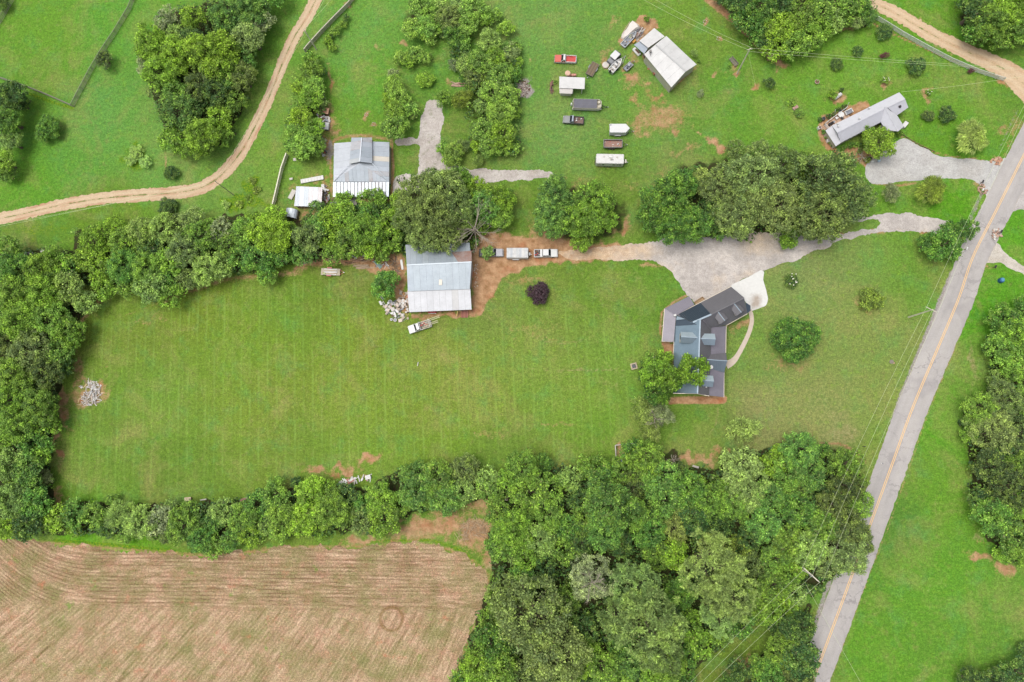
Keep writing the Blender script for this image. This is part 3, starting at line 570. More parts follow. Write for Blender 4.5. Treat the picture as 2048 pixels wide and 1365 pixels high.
# dirt track and dirt road, asphalt road
ribbon('dirt_track', [(660, -50), (632, 0), (612, 38), (590, 72), (572, 110), (556, 150), (541, 188), (524, 225), (506, 262), (486, 298), (458, 335), (428, 362), (392, 379), (340, 387), (275, 391), (200, 398), (120, 411), (60, 425), (0, 438), (-60, 452)],
       [3.6, 3.5, 3.4, 3.3, 3.2, 3.0, 3.0, 3.1, 3.2, 3.4, 3.6, 3.6, 3.6, 3.6, 3.5, 3.4, 3.3, 3.3, 3.3, 3.3], 0.012, m_track('track_dirt', (215, 188, 152), (226, 200, 168), 0.45, red=0.45), 0.13, 21)
ribbon('dirt_road', [(1690, -35), (1728, -2), (1785, 24), (1840, 56), (1880, 78), (1930, 102), (1980, 124), (2020, 146), (2060, 180), (2090, 205)], [3.6, 3.6, 3.6, 3.7, 3.9, 4.2, 4.6, 5.5, 7, 8], 0.012, m_track('road_dirt', (216, 186, 148), (226, 200, 166), 0.15, red=0.2), 0.15, 22)
ROADC = [(2230, -60), (2140, 130), (2085, 238), (2047, 312), (2032, 342), (1990, 426), (1946, 514), (1917, 598), (1881, 684), (1826, 814), (1786, 924), (1749, 1026), (1702, 1156), (1672, 1238), (1625, 1365), (1580, 1490)]
def m_asphalt():
    t = NT('asphalt'); p = t.pos(); uv = t.sep(t.n('ShaderNodeUVMap').outputs[0])
    n1 = t.noise(0.4, 5, 0.7, p); n2 = t.noise(4, 3, 0.8, p); ns = t.noise(0.06, 4, 0.6, t.comb(t.math('MULTIPLY', uv[0], 14), uv[1]))
    col = t.mix(t.mapr(ns, 0.35, 0.65), sr(184, 179, 175), sr(202, 196, 190))
    wt = t.math('SUBTRACT', 1.0, t.mapr(t.math('ABSOLUTE', t.math('SUBTRACT', t.math('ABSOLUTE', t.math('SUBTRACT', t.math('ABSOLUTE', uv[0]), 0.5)), 0.24)), 0.02, 0.16, 0, 1, True))
    col = t.mix(t.math('MULTIPLY', wt, 0.25), col, sr(200, 194, 192))
    e = t.math('ADD', t.math('MULTIPLY_ADD', t.math('ABSOLUTE', uv[0]), 7.0, -6.6), t.math('MULTIPLY_ADD', t.noise(0.7, 5, 0.75, p), 2.4, -1.2))
    col = t.mix(t.mapr(e, 0.0, 0.6, 0, 0.6), col, sr(196, 180, 164))
    col = t.scale(col, t.mapr(n1, 0.25, 0.75, 0.92, 1.08)); col = t.scale(col, t.mapr(n2, 0.25, 0.75, 0.88, 1.12))
    vo = t.n('ShaderNodeTexVoronoi', feature='DISTANCE_TO_EDGE'); vo.inputs['Scale'].default_value = 0.22
    wv = t.n('ShaderNodeVectorMath', operation='ADD'); t.set(wv.inputs[0], p); t.set(wv.inputs[1], t.comb(t.mapr(n1, 0, 1, -2, 2), t.mapr(t.noise(0.6, 4, 0.7, p), 0, 1, -2, 2))); t.set(vo.inputs['Vector'], wv.outputs[0])
    col = t.mix(t.math('MULTIPLY', t.mapr(vo.outputs['Distance'], 0.012, 0.03, 1, 0), t.mapr(t.noise(0.05, 3, 0.6, p), 0.4, 0.6, 0, 0.5)), col, sr(128, 122, 124))
    col = t.mix(t.mapr(t.noise(0.08, 2, 0.5, t.comb(t.math('MULTIPLY', uv[0], 4), uv[1])), 0.6, 0.63, 0, 0.25), col, sr(150, 144, 146))
    return t.out(col, 0.9, bump=t.bump(n2, 0.3, 0.02), spec=0.3)
road, RC, RN = ribbon('asphalt_road', ROADC, 6.9, 0.020, m_asphalt(), 0.06, 31, 0.6, 10)
t_ = NT('yellow_paint'); YEL = t_.out(t_.mix(t_.mapr(t_.noise(2.5, 4, 0.8), 0.45, 0.78, 0, 0.4), sr(250, 200, 130, 0.72), sr(205, 190, 170)), 0.8)
def road_line(off, wd, name):
    vs = []
    for i in range(len(RC)):
        for sgn in (-1, 1):
            q = RC[i] + RN[i] * (off + sgn * wd / 2); vs.append((q[0], q[1], 0.026))
    me = np_mesh(name, np.array(vs), np.array([(2 * i, 2 * i + 1, 2 * i + 3, 2 * i + 2) for i in range(len(RC) - 1)]), 4)
    me.materials.append(YEL); o = linkm(name, me, road); return o
road_line(0.17, 0.14, 'centre_line'); road_line(-0.17, 0.14, 'centre_line')
# ---------------------------------------------------------------- foliage
def m_leaf(name, rough=0.6, trans=0.25, var=0.35, own=False):
    t = NT(name); oi = t.n('ShaderNodeObjectInfo'); col = t.attr('crown') if own else oi.outputs['Color']; a = t.sepc(t.attr('leaf'))
    c = t.mix(t.mapr(a[2], 0.5, 1.0, 0, 0.4), col, t.mix(0.6, col, sr(168, 196, 58, 1.0)))      # sprays picked at random are yellower
    c = t.mix(t.mapr(a[2], 0.5, 0.0, 0, 0.45), c, t.mix(0.6, col, sr(74, 108, 84, 0.9)))        # other random sprays are bluer and greyer
    c = t.mix(t.mapr(a[1], 0.6, 1.0, 0, 0.45), c, t.mix(0.55, col, sr(196, 206, 110, 1.0)))
    c = t.mix(t.mapr(a[1], 0.05, 0.0, 0, 0.6), c, sr(150, 128, 96))
    c = t.scale(c, t.math('MULTIPLY_ADD', t.math('POWER', a[0], 2.0), 0.85 * (1 + var), 0.68))
    c = t.scale(c, t.mapr(a[2], 0, 1, 0.72, 1.24))
    return t.out(c, rough, trans=trans, spec=0.3)
LEAF = m_leaf('leaves'); LEAF_OWN = m_leaf('mixed_leaves', own=True); NEEDLE = m_leaf('needles', 0.7, 0.12, 0.25)
t_ = NT('bark'); BARK = t_.out(t_.mix(t_.noise(3, 4, 0.7, t_.obj()), sr(95, 80, 66), sr(140, 126, 108)), 0.9)
t_ = NT('dead_wood'); DEADW = t_.out(t_.mix(t_.noise(2, 4, 0.7, t_.obj()), sr(165, 150, 132), sr(205, 195, 178)), 0.9)

t_ = NT('purple_leaves'); PURPLE = t_.out(t_.scale(t_.n('ShaderNodeObjectInfo').outputs['Color'], t_.math('MULTIPLY_ADD', t_.sepc(t_.attr('leaf'))[0], 1.2, 0.4)), 0.6, trans=0.15)
def rdirs(g, n):
    v = g.normal(size=(n, 3)); return v / np.linalg.norm(v, axis=1)[:, None]
def cards(cen, nrm, tan, w, l, fold=0.0):
    """leaf cards: centre, normal, long axis"""
    bt = np.cross(nrm, tan); bt /= np.linalg.norm(bt, axis=1)[:, None] + 1e-9
    w = w[:, None]; l = l[:, None]
    v = np.stack([cen - tan * l / 2, cen + bt * w / 2 + tan * l * 0.05, cen + tan * l / 2 + nrm * fold * l, cen - bt * w / 2 + tan * l * 0.05], 1)
    return v.reshape(-1, 3)
def crown_mesh(name, seed, Rr, H, lobes=7, clumps=70, cr=0.9, lpc=60, lw=0.26, ll=0.4, style='broad', cz=0.58, vz=0.38, gap=0.0):
    g = np.random.default_rng(seed); LC = []
    for k in range(lobes):
        a = 2 * math.pi * (k / max(1, lobes - 1)) + g.uniform(-0.5, 0.5)
        if k == 0: LC.append((0, 0, H * (cz + vz * 0.35), Rr * 0.55))
        else:
            rad = Rr * g.uniform(0.38, 0.62); LC.append((math.cos(a) * rad, math.sin(a) * rad, H * (cz + vz * g.uniform(-0.3, 0.25)), Rr * g.uniform(0.28, 0.55)))
    LC = np.array(LC); zf = vz * H / Rr * 1.15
    C = []
    while len(C) < clumps:
        k = g.integers(len(LC)); d = rdirs(g, 1)[0]
        if d[2] < -0.35: continue
        q = LC[k, :3] + d * LC[k, 3] * np.array([1, 1, zf]) * (g.uniform(0.72, 1.16) if (Rr > 4 and vz < 0.4) else g.uniform(0.84, 1.06))
        dd = np.sqrt((((q - LC[:, :3]) / np.array([1, 1, zf])) ** 2).sum(1)) / LC[:, 3]; dd[k] = 1
        if dd.min() < 0.72: continue
        if C and np.min(np.linalg.norm(np.array([c[0] for c in C]) - q, axis=1)) < cr * 0.55 and g.random() < 0.85: continue
        C.append((q, d, g.uniform(0.7, 1.25)))
    VV = []; AT = []
    for q, d, s in C:
        n = int(lpc * s * g.uniform(0.8, 1.2)); r = cr * s; cl = g.random()
        if style in ('broad', 'fine'):
            e = rdirs(g, n); e[:, 2] = np.abs(e[:, 2]) * np.where(g.random(n) < 0.75, 1, -1)
            cen = q + e * r * (g.uniform(0.15, 1.3, n) ** 0.8)[:, None] * np.array([1, 1, 0.8])
            nr = e * 0.55 + np.array([0, 0, 0.5]) + rdirs(g, n) * 0.8; nr /= np.linalg.norm(nr, axis=1)[:, None]
            tn = np.cross(nr, rdirs(g, n)); tn /= np.linalg.norm(tn, axis=1)[:, None]
            sz = g.uniform(0.5, 1.1, n) + 0.7 * g.random(n) ** 4; VV.append(cards(cen, nr, tn, lw * sz, ll * sz, -0.1))
        elif style == 'pine':
            o = np.array([q[0], q[1], 0]) / Rr; m = 3
            sub = q + rdirs(g, m) * r * 0.7; sub[:, 2] = q[2] + (sub[:, 2] - q[2]) * 0.5
            which = g.integers(m, size=n)
            dr = o * 0.35 + np.array([0, 0, 0.45]) + rdirs(g, n) * 0.95; dr /= np.linalg.norm(dr, axis=1)[:, None]
            sz = g.uniform(0.75, 1.2, n); cen = sub[which] + dr * (ll * 0.55) * sz[:, None]
            nr = np.cross(dr, rdirs(g, n)); nr /= np.linalg.norm(nr, axis=1)[:, None]
            VV.append(cards(cen, nr, dr, lw * sz, ll * sz, 0))
        else:  # wispy / willow
            o = np.array([q[0], q[1], 0]) / Rr; dirn = o + np.array([0, 0, -0.35 if style == 'willow' else 0.35])
            dr = dirn * 0.9 + rdirs(g, n) * (0.35 if style == 'willow' else 0.7); dr /= np.linalg.norm(dr, axis=1)[:, None]
            cen = q + rdirs(g, n) * r * g.uniform(0.2, 1.1, n)[:, None]
            nr = np.cross(dr, rdirs(g, n)); nr[:, 2] = np.abs(nr[:, 2]) + 0.2; nr /= np.linalg.norm(nr, axis=1)[:, None]
            sz = g.uniform(0.6, 1.4, n); VV.append(cards(cen, nr, dr, lw * sz, ll * sz, 0))
        AT.append(np.column_stack([np.repeat(g.random(n), 4), np.repeat(g.random(n), 4), np.full(4 * n, cl), np.ones(4 * n)]))
    # sparse foliage inside so that the crown is not hollow
    n = int(clumps * lpc * 0.05); k = g.integers(len(LC), size=n)
    cen = LC[k, :3] + rdirs(g, n) * (LC[k, 3] * g.uniform(0.2, 0.75, n))[:, None] * np.array([1, 1, zf * 0.8]); nr = rdirs(g, n) + np.array([0, 0, 0.8]); nr /= np.linalg.norm(nr, axis=1)[:, None]
    tn = np.cross(nr, rdirs(g, n)); tn /= np.linalg.norm(tn, axis=1)[:, None]
    sz = g.uniform(1.0, 1.8, n); ww = max(lw, 0.22); VV.append(cards(cen, nr, tn, ww * sz, ww * 1.5 * sz)); AT.append(np.column_stack([np.repeat(g.random(n), 4), np.repeat(g.random(n), 4), np.full(4 * n, 0.3), np.ones(4 * n)]))
    v = np.concatenate(VV); a = np.concatenate(AT); f = np.arange(len(v)).reshape(-1, 4)
    me = np_mesh(name, v, f, 4); colattr(me, 'leaf', a); me.materials.append(NEEDLE if style == 'pine' else LEAF)
    return me, LC
def trunk_mesh(name, seed, Rr, H, LC, mat=None, rad=None, thick=1.0):
    g = random.Random(seed); mb = MB(); rad = (0.035 * H + 0.03 * Rr) * thick if rad is None else rad; top = LC[0]
    p = [(0, 0, -0.2), (g.uniform(-.1, .1), g.uniform(-.1, .1), H * 0.2), (g.uniform(-.2, .2), g.uniform(-.2, .2), H * 0.42), (top[0], top[1], top[2] + top[3] * 0.2)]
    mb.tube(p, [rad * 1.3, rad * 0.85, rad * 0.6, rad * 0.12], 7)
    for k in range(1, len(LC)):
        c = LC[k]; z0 = H * g.uniform(0.2, 0.4); m = (c[0] * 0.5 + g.uniform(-.2, .2), c[1] * 0.5 + g.uniform(-.2, .2), (z0 + c[2]) / 2 + 0.05 * H)
        mb.tube([(0, 0, z0), m, (c[0], c[1], c[2])], [rad * 0.42, rad * 0.28, rad * 0.08], 5, False)
        for j in range(2):
            e = (c[0] + g.uniform(-1, 1) * c[3] * 0.8, c[1] + g.uniform(-1, 1) * c[3] * 0.8, c[2] + g.uniform(0, .8) * c[3]); mb.tube([m, e], [rad * 0.18, rad * 0.05], 4, False)
    return mb.mesh(name, mat or BARK)
def dead_mesh(seed, Rr, H, n=9, lean=(0, 0)):
    g = random.Random(seed); mb = MB(); rad = 0.16
    mb.tube([(0, 0, 0), (lean[0] * .3, lean[1] * .3, H * .4), (lean[0] * .7, lean[1] * .7, H * .8)], [rad * 1.6, rad, rad * .5], 7)
    for k in range(n):
        a = 2 * math.pi * k / n + g.uniform(-.3, .3); z0 = H * g.uniform(.25, .75); f = z0 / H; b = Vector((lean[0] * f, lean[1] * f, z0)); r = Rr * g.uniform(.6, 1.05)
        e = b + Vector((math.cos(a) * r, math.sin(a) * r, H * g.uniform(.1, .35))); m = b.lerp(e, .5) + Vector((g.uniform(-.3, .3), g.uniform(-.3, .3), .3))
        mb.tube([b, m, e], [rad * .6, rad * .35, rad * .12], 5, False)
        for j in range(6):
            q = b.lerp(e, g.uniform(.3, .95)); aa = a + g.uniform(-.9, .9); l = r * g.uniform(.18, .45); e2 = q + Vector((math.cos(aa) * l, math.sin(aa) * l, l * g.uniform(0, .6)))
            mb.tube([q, q.lerp(e2, .5) + Vector((0, 0, .1)), e2], [rad * .25, rad * .15, rad * .06], 4, False)
            for i in range(2):
                q2 = q.lerp(e2, g.uniform(.4, 1)); a3 = aa + g.uniform(-1, 1); l3 = l * .5; mb.tube([q2, q2 + Vector((math.cos(a3) * l3, math.sin(a3) * l3, l3 * .3))], [rad * .12, rad * .04], 3, False)
    return mb

PROTO = {}
def proto(kind, variants, Rr, H, **kw):
    mc = kw.pop('trunk', BARK)
    for s in range(variants):
        sd_ = abs(hash_(kind)) % 1000 + s * 17 + int(Rr * 10)
        me, LC = crown_mesh('crown', sd_, Rr, H, **kw); tm = trunk_mesh('trunk', sd_, Rr, H, LC, mc)
        PROTO.setdefault(kind, []).append((Rr, H, me, tm))
def hash_(s): 
    h = 7
    for c in s: h = (h * 31 + ord(c)) % 100003
    return h
proto('broad', 3, 2.0, 3.6, lobes=5, clumps=38, cr=0.5, lpc=34, lw=0.22, ll=0.33)
proto('broad', 3, 3.8, 7.5, lobes=8, clumps=80, cr=0.72, lpc=62, lw=0.26, ll=0.38)
proto('broad', 3, 6.0, 12, lobes=12, clumps=165, cr=0.9, lpc=86, lw=0.27, ll=0.4)
proto('fine', 2, 2.2, 4.0, lobes=6, clumps=60, cr=0.45, lpc=40, lw=0.15, ll=0.25, style='fine')
proto('fine', 3, 4.5, 9.0, lobes=10, clumps=140, cr=0.65, lpc=46, lw=0.22, ll=0.36, style='fine')
proto('oak', 3, 7.5, 13, lobes=13, clumps=215, cr=0.9, lpc=58, lw=0.27, ll=0.42, style='fine')
proto('pine', 3, 6.0, 16, lobes=10, clumps=108, cr=0.85, lpc=100, lw=0.11, ll=0.72, style='pine', cz=0.7, vz=0.25)
proto('wisp', 2, 3.2, 5.5, lobes=6, clumps=70, cr=0.7, lpc=46, lw=0.09, ll=0.6, style='wisp')
proto('willow', 2, 4.2, 6.5, lobes=7, clumps=95, cr=0.8, lpc=60, lw=0.1, ll=0.95, style='willow')
proto('dense', 2, 2.0, 2.6, lobes=6, clumps=90, cr=0.44, lpc=46, lw=0.16, ll=0.24, style='fine', cz=0.5, vz=0.42)
proto('dense', 2, 5.4, 7.0, lobes=8, clumps=330, cr=0.66, lpc=64, lw=0.22, ll=0.34, style='fine', cz=0.52, vz=0.4)
proto('shrub', 3, 1.3, 1.7, lobes=4, clumps=24, cr=0.36, lpc=30, lw=0.16, ll=0.24, cz=0.5, vz=0.45)

PAL = {'yg': (128, 166, 48), 'brt': (118, 159, 53), 'mid': (109, 147, 55), 'grn': (88, 136, 54), 'teal': (98, 144, 64), 'drk': (66, 102, 50), 'dk2': (78, 100, 52), 'olv': (128, 150, 86), 'obr': (106, 128, 70), 'lite': (138, 170, 86), 'pin': (144, 172, 98), 'pn2': (134, 162, 90), 'gry': (146, 160, 116), 'plum': (70, 50, 56), 'red': (104, 62, 62), 'wil': (153, 172, 88), 'ylw': (132, 154, 58), 'cream': (150, 168, 88), 'blu': (94, 138, 66), 'lt2': (128, 168, 70)}
LOOK = {'lt2': 'fresh green', 'yg': 'yellow-green', 'brt': 'bright green', 'mid': 'mid-green', 'grn': 'deep green', 'teal': 'cool green', 'drk': 'dark green', 'dk2': 'dark brownish green', 'olv': 'olive', 'obr': 'brownish olive', 'lite': 'light green', 'pin': 'grey-green', 'pn2': 'grey-green', 'gry': 'pale greyish', 'plum': 'dark purple', 'red': 'reddish', 'wil': 'pale willow-like', 'ylw': 'yellowish', 'cream': 'cream-flecked', 'blu': 'bluish green'}
LEAFK = 1.03
TG = random.Random(11)
def tree_at(px, py, rpx, kind, col, hk=1.0, label=None, group=None, cat=None, name=None, base=False, sx=1.0, sy=1.0, rot=None, h=None):
    k = kind
    rm0 = rpx * mpp(px, py)
    ps = PROTO[k]; best = min(ps, key=lambda q: abs(math.log(q[0] / rm0)))[0]; c = [q for q in ps if q[0] == best]; Rr, H, cm, tm = TG.choice(c)
    s = rm0 / Rr; hh = (H * s if s < 1 else H * (s ** 0.6)) * hk if h is None else h
    z = hh * 0.62; rm = rpx * mpp(px, py, z); s = rm / Rr * 0.97
    x, y, _ = P(px, py, z)
    small = rm0 < 2.3
    nm = name or ('shrub' if (small or k == 'shrub') else ('pine_tree' if k == 'pine' else 'tree'))
    o = empty(nm, (x, y, 0), TG.uniform(0, 6.28) if rot is None else rot, label, cat or ('bush' if nm == 'shrub' else 'tree'), group)
    o.scale = (s * sx, s * sy, hh / H)
    a = linkm('foliage' if nm == 'shrub' else 'crown', cm, o); b = linkm('stem' if nm == 'shrub' else 'trunk', tm, o)
    if col in ('plum', 'red'): a.material_slots[0].link = 'OBJECT'; a.material_slots[0].material = PURPLE
    base_c = sr(*PAL[col], LEAFK); v = TG.uniform(0.78, 1.2); hsh = TG.uniform(-0.08, 0.08)
    a.color = (base_c[0] * v * (1 + hsh), base_c[1] * v, base_c[2] * v * (1 - hsh), 1)
    return o
KM = {'b': 'broad', 'f': 'fine', 'o': 'oak', 'p': 'pine', 'w': 'wisp', 'l': 'willow', 's': 'shrub'}
SHP = {'b': '', 'f': 'fine-leaved', 'o': 'spreading', 'p': 'rounded', 'w': 'feathery', 'l': 'drooping', 's': 'small'}
ORD = ['', 'first', 'second', 'third', 'fourth', 'fifth', 'sixth', 'seventh', 'eighth', 'ninth', 'tenth', 'eleventh', 'twelfth', 'thirteenth', 'fourteenth', 'fifteenth', 'sixteenth', 'seventeenth', 'eighteenth', 'nineteenth', 'twentieth'] + ['twenty-' + q for q in ('first', 'second', 'third', 'fourth', 'fifth', 'sixth', 'seventh', 'eighth', 'ninth')] + ['thirtieth'] + ['thirty-' + q for q in ('first', 'second', 'third', 'fourth', 'fifth', 'sixth', 'seventh', 'eighth', 'ninth')]
def stand(phrase, group, spec, hk=1.0, axis='x'):
    """spec: 'x,y,r,shape,colour; ...' ; labels count along the stand"""
    it = []
    for s in spec.replace('\n', ' ').split(';'):
        s = s.strip()
        if not s: continue
        q = [z.strip() for z in s.split(',')]; it.append((float(q[0]), float(q[1]), float(q[2]), q[3], q[4]))
    it.sort(key=lambda q: q[0] if axis == 'x' else q[1]); n = len(it); word = 'left' if axis == 'x' else 'top'
    for i, (x, y, r, sh, c) in enumerate(it):
        big = 'tall ' if r > 48 else ('small ' if r < 20 and sh != 's' else ''); noun = 'pine' if sh == 'p' else ('bush' if (sh == 's' or r * 0.122 < 2.3) else 'tree')
        pos = 'leftmost' if (i == 0 and axis == 'x') else 'topmost' if i == 0 else (('rightmost' if axis == 'x' else 'lowest') if i == n - 1 else ORD[i + 1] + ' from the ' + word)
        QUEUE.append((x, y, r, sh, c, hk, noun, big, word, phrase, group))
QUEUE = []; MAXTREES = 272
def plant_all():
    dense = ('wood', 'line above', 'hedgerow', 'thicket', 'dark clump', 'big group', 'metal sheds')
    alltrees = [q for q in QUEUE if q[6] != 'bush']; woods = [q for q in alltrees if any(k in q[9] for k in dense)]; woods.sort(key=lambda q: -q[2])
    nk = MAXTREES - (len(alltrees) - len(woods)); rest = woods[nk:]; rid = set(id(q) for q in rest); keep = set(id(q) for q in alltrees if id(q) not in rid); print('trees', len(alltrees), 'joined', len(rest))
    by = {}
    for q in QUEUE:
        if q[6] == 'bush' or id(q) in keep: by.setdefault(q[9], []).append(q)
    for ph, it in by.items():
        n = len(it)
        for i, (x, y, r, sh, c, hk, noun, big, word, phrase, group) in enumerate(it):
            pos = ('leftmost' if word == 'left' else 'topmost') if i == 0 else (('rightmost' if word == 'left' else 'lowest') if i == n - 1 else ORD[i + 1] + ' from the ' + word)
            for lab in (f"{big}{LOOK[c]} {SHP[sh]} {noun}, {pos} in {phrase}", f"{LOOK[c]} {SHP[sh]} {noun}, {pos} in {phrase}", f"{LOOK[c]} {noun}, {pos} in {phrase}"):
                lab = ' '.join(lab.split())
                if len(lab.split()) <= 16: break
            tree_at(x, y, r, KM[sh], c, hk, lab, group)
    # the smallest trees squeezed between the others are one mass
    VV = []; AT = []; CC = []; g = np.random.default_rng(3)
    for (x, y, r, sh, c, hk, noun, big, word, phrase, group) in rest:
        rm0 = r * mpp(x, y); p = [q for q in PROTO['broad' if sh != 'f' else 'fine'] if q[0] > 3][int(g.integers(3))]; Rr, H, cm, _t = p
        nvx = len(cm.vertices); co = np.empty(nvx * 3, np.float32); cm.vertices.foreach_get('co', co); co = co.reshape(-1, 4, 3)
        at = np.empty(nvx * 4, np.float32); cm.attributes['leaf'].data.foreach_get('color', at); at = at.reshape(-1, 4, 4)
        sel = g.random(len(co)) < 0.42; co = co[sel].copy(); at = at[sel]; ce = co.mean(1, keepdims=True); co = ce + (co - ce) * 1.25
        s = rm0 / Rr; hh = (H * s if s < 1 else H * s ** .6) * hk; bx_, by_, _ = P(x, y, hh * .62); th = g.uniform(0, 6.28)
        X = co[..., 0] * s; Y = co[..., 1] * s; Z = co[..., 2] * hh / H
        VV.append(np.stack([bx_ + X * math.cos(th) - Y * math.sin(th), by_ + X * math.sin(th) + Y * math.cos(th), Z], -1).reshape(-1, 3)); AT.append(at.reshape(-1, 4)); cc = sr(*PAL[c], LEAFK); v_ = g.uniform(.85, 1.15); CC.append(np.tile(np.array([cc[0] * v_, cc[1] * v_, cc[2] * v_, 1]), (at.size // 4, 1)))
    v = np.concatenate(VV); me = np_mesh('small_trees', v, np.arange(len(v)).reshape(-1, 4), 4); colattr(me, 'leaf', np.concatenate(AT)); colattr(me, 'crown', np.concatenate(CC)); me.materials.append(LEAF_OWN)
    o = linkm('small_trees', me); tag(o, 'small young trees squeezed in between the larger trees of the woods and hedgerows', 'small trees', kind='stuff')

stand('the thicket inside the track bend', 'trees in the thicket by the dirt track', """
300,85,36,b,brt;352,112,38,b,yg;322,145,36,b,brt;332,42,26,w,gry;385,38,28,f,yg;426,105,50,b,yg;452,25,40,f,teal;500,18,38,b,blu;500,72,40,f,olv;485,112,28,b,teal;485,155,30,f,obr;400,168,36,f,dk2;350,185,30,b,mid;290,130,24,f,gry;
358,228,40,f,blu;432,185,32,f,drk;345,278,26,b,brt;402,270,38,b,brt;440,238,26,b,yg;445,275,20,b,mid;372,296,20,b,brt;545,-8,26,b,grn;470,205,26,f,mid;385,75,30,f,drk;455,150,30,b,mid;310,175,24,f,obr;520,45,26,w,gry;470,60,28,b,drk;395,215,25,b,drk;350,70,22,b,lite""", 0.95)
stand('the left edge growth below the fence', 'bushes at the left edge below the fence', '20,192,34,b,drk;12,238,34,b,grn;22,285,24,b,lite;8,325,26,b,brt;12,350,20,f,mid;4,8,14,b,drk;45,210,16,b,drk', 0.9, 'y')
stand('the row along the privacy fence', 'trees along the privacy fence', '622,118,18,b,brt;628,142,24,b,mid;612,165,22,f,brt;630,172,22,b,lt2;620,200,26,b,brt;598,178,16,b,yg;638,205,18,f,olv;602,240,26,b,yg;625,255,24,b,brt;592,275,26,b,lt2;612,292,28,b,lt2;628,290,24,f,mid;600,310,16,b,lt2;585,245,16,b,mid', 0.95, 'y')
stand('the shrubs right of the privacy fence', 'shrubs at the top of the privacy fence', '692,36,9,b,drk;684,48,10,b,mid;672,62,12,b,mid;660,75,8,b,drk;655,84,12,b,brt;664,96,10,b,brt', 0.8, 'y')
stand('the top centre grove', 'trees in the top centre grove', '842,14,26,b,lt2;828,58,26,b,lt2;850,52,24,b,lt2;872,45,22,b,brt;900,35,28,f,obr;888,8,20,b,lite;948,18,32,b,lt2;935,50,24,b,lt2;975,38,17,b,brt;905,72,26,f,grn;975,78,27,f,lite;928,86,20,b,lt2;995,32,14,b,lt2;1012,58,19,b,brt;915,8,20,f,olv;860,72,20,b,lt2;890,62,16,w,obr;915,58,20,b,mid', 0.8)
stand('the row below the top grove', 'shrubs below the top centre grove', '802,116,17,b,lt2;818,122,16,b,yg;830,108,19,b,lt2;850,114,15,b,lt2', 0.8)
tree_at(849, 158, 18, 'dense', 'brt', 0.9, 'round bright green bush alone on grass above the pale gravel lane', None)
stand('the column left of the gravel lane', 'trees left of the gravel lane', '784,148,12,f,gry;790,172,22,b,lt2;778,195,18,b,yg;800,196,22,b,lt2;815,218,20,b,lt2;792,226,22,b,mid;778,212,14,b,yg;790,256,28,b,lt2;775,250,16,b,lt2;826,232,11,f,lite', 0.9, 'y')
stand('the clump right of the gravel lane', 'trees in the clump right of the gravel lane', """888,195,20,f,brt;922,196,22,w,ylw;932,130,24,f,lite;908,130,14,w,gry;958,125,28,b,lt2;950,150,24,f,obr;990,112,22,b,brt;1022,108,22,f,olv;1000,150,28,b,lt2;1028,95,14,b,brt;985,188,28,b,lt2;1016,192,26,b,lt2;960,212,20,b,lite;1000,228,28,b,lt2;
966,262,26,b,lt2;1006,272,30,b,yg;1032,228,14,b,brt;1025,296,18,b,lt2;980,294,24,b,lt2;952,290,14,b,yg;1030,150,20,b,grn;975,160,20,f,mid;956,322,13,w,lite;945,172,16,f,mid;1035,125,14,f,brt""", 0.85)
stand('the gravel lane corner', 'bushes at the gravel lane corner', '905,310,24,b,lt2;885,298,16,f,brt;922,292,18,w,obr', 0.7)
stand('the top edge wood', 'trees in the top edge wood', """1475,8,30,b,drk;1490,40,30,b,grn;1512,62,26,b,grn;1520,18,34,f,grn;1560,15,34,b,drk;1562,60,34,b,yg;1600,30,36,b,mid;1552,95,28,b,yg;1590,88,30,b,mid;1622,72,28,b,brt;1642,28,30,b,mid;1668,40,26,b,lite;1695,18,30,b,mid;1575,112,14,b,brt;1535,78,24,b,drk;1645,62,20,b,brt;1720,10,24,b,grn;1540,40,24,b,mid;1440,-4,18,b,drk;1690,42,18,f,mid""", 0.95)
stand('the pair by the rail fence', 'trees by the top right fence', '1712,45,18,f,olv;1736,34,22,w,blu', 0.9)
tree_at(1770, 62, 18, 'dense', 'drk', .8, 'dark round evergreen bush beside the long rail fence near the dirt road', 'dark round bushes on the top right lawn')
tree_at(1716, 101, 12, 'dense', 'drk', .8, 'small dark round bush between the wood and the reddish shrub, top right lawn', 'dark round bushes on the top right lawn')
tree_at(1674, 129, 14, 'dense', 'drk', .8, 'dark round bush just below the overhead wires, right of the top wood', 'dark round bushes on the top right lawn')
tree_at(1540, 167, 14, 'fine', 'drk', .8, 'loose dark green bush on grass right of the tall pale power pole', 'dark round bushes on the top right lawn')
tree_at(1836, 133, 20, 'dense', 'drk', .9, 'largest dark round bush on the top right lawn, crossed by wires', 'dark round bushes on the top right lawn')
tree_at(1893, 228, 18, 'dense', 'drk', .8, 'dark round bush right of the grey ranch house, beside a flecked bush', 'dark round bushes on the top right lawn')
tree_at(1858, 232, 13, 'dense', 'dk2', .8, 'flecked green bush between the ranch house and the dark round bush', None)
tree_at(1768, 111, 12, 'fine', 'red', .6, 'reddish purple low shrub left of the largest dark bush', 'reddish shrubs', sx=1.15, sy=.5, rot=.3)
tree_at(1941, 142, 8, 'fine', 'red', .6, 'reddish purple low shrub near the right end of the rail fence', 'reddish shrubs', sx=1.1, sy=.7, rot=.6)
tree_at(1770, 161, 10, 'broad', 'mid', .8, 'green flowering bush with white blooms in a mulch ring above the ranch house', None)
tree_at(1857, 185, 7, 'shrub', 'mid', .9, 'little white-flowered bush in a mulch ring right of the ranch roof', None)
tree_at(1664, 187, 12, 'broad', 'brt', .9, 'bright green spiky bush beside the white gas tank', None)
tree_at(1683, 180, 6, 'shrub', 'drk', .9, 'tiny dark shrub above the white gas tank', None)
tree_at(1944, 276, 37, 'willow', 'wil', .8, 'pale green weeping willow on the lawn near the road bend', None)
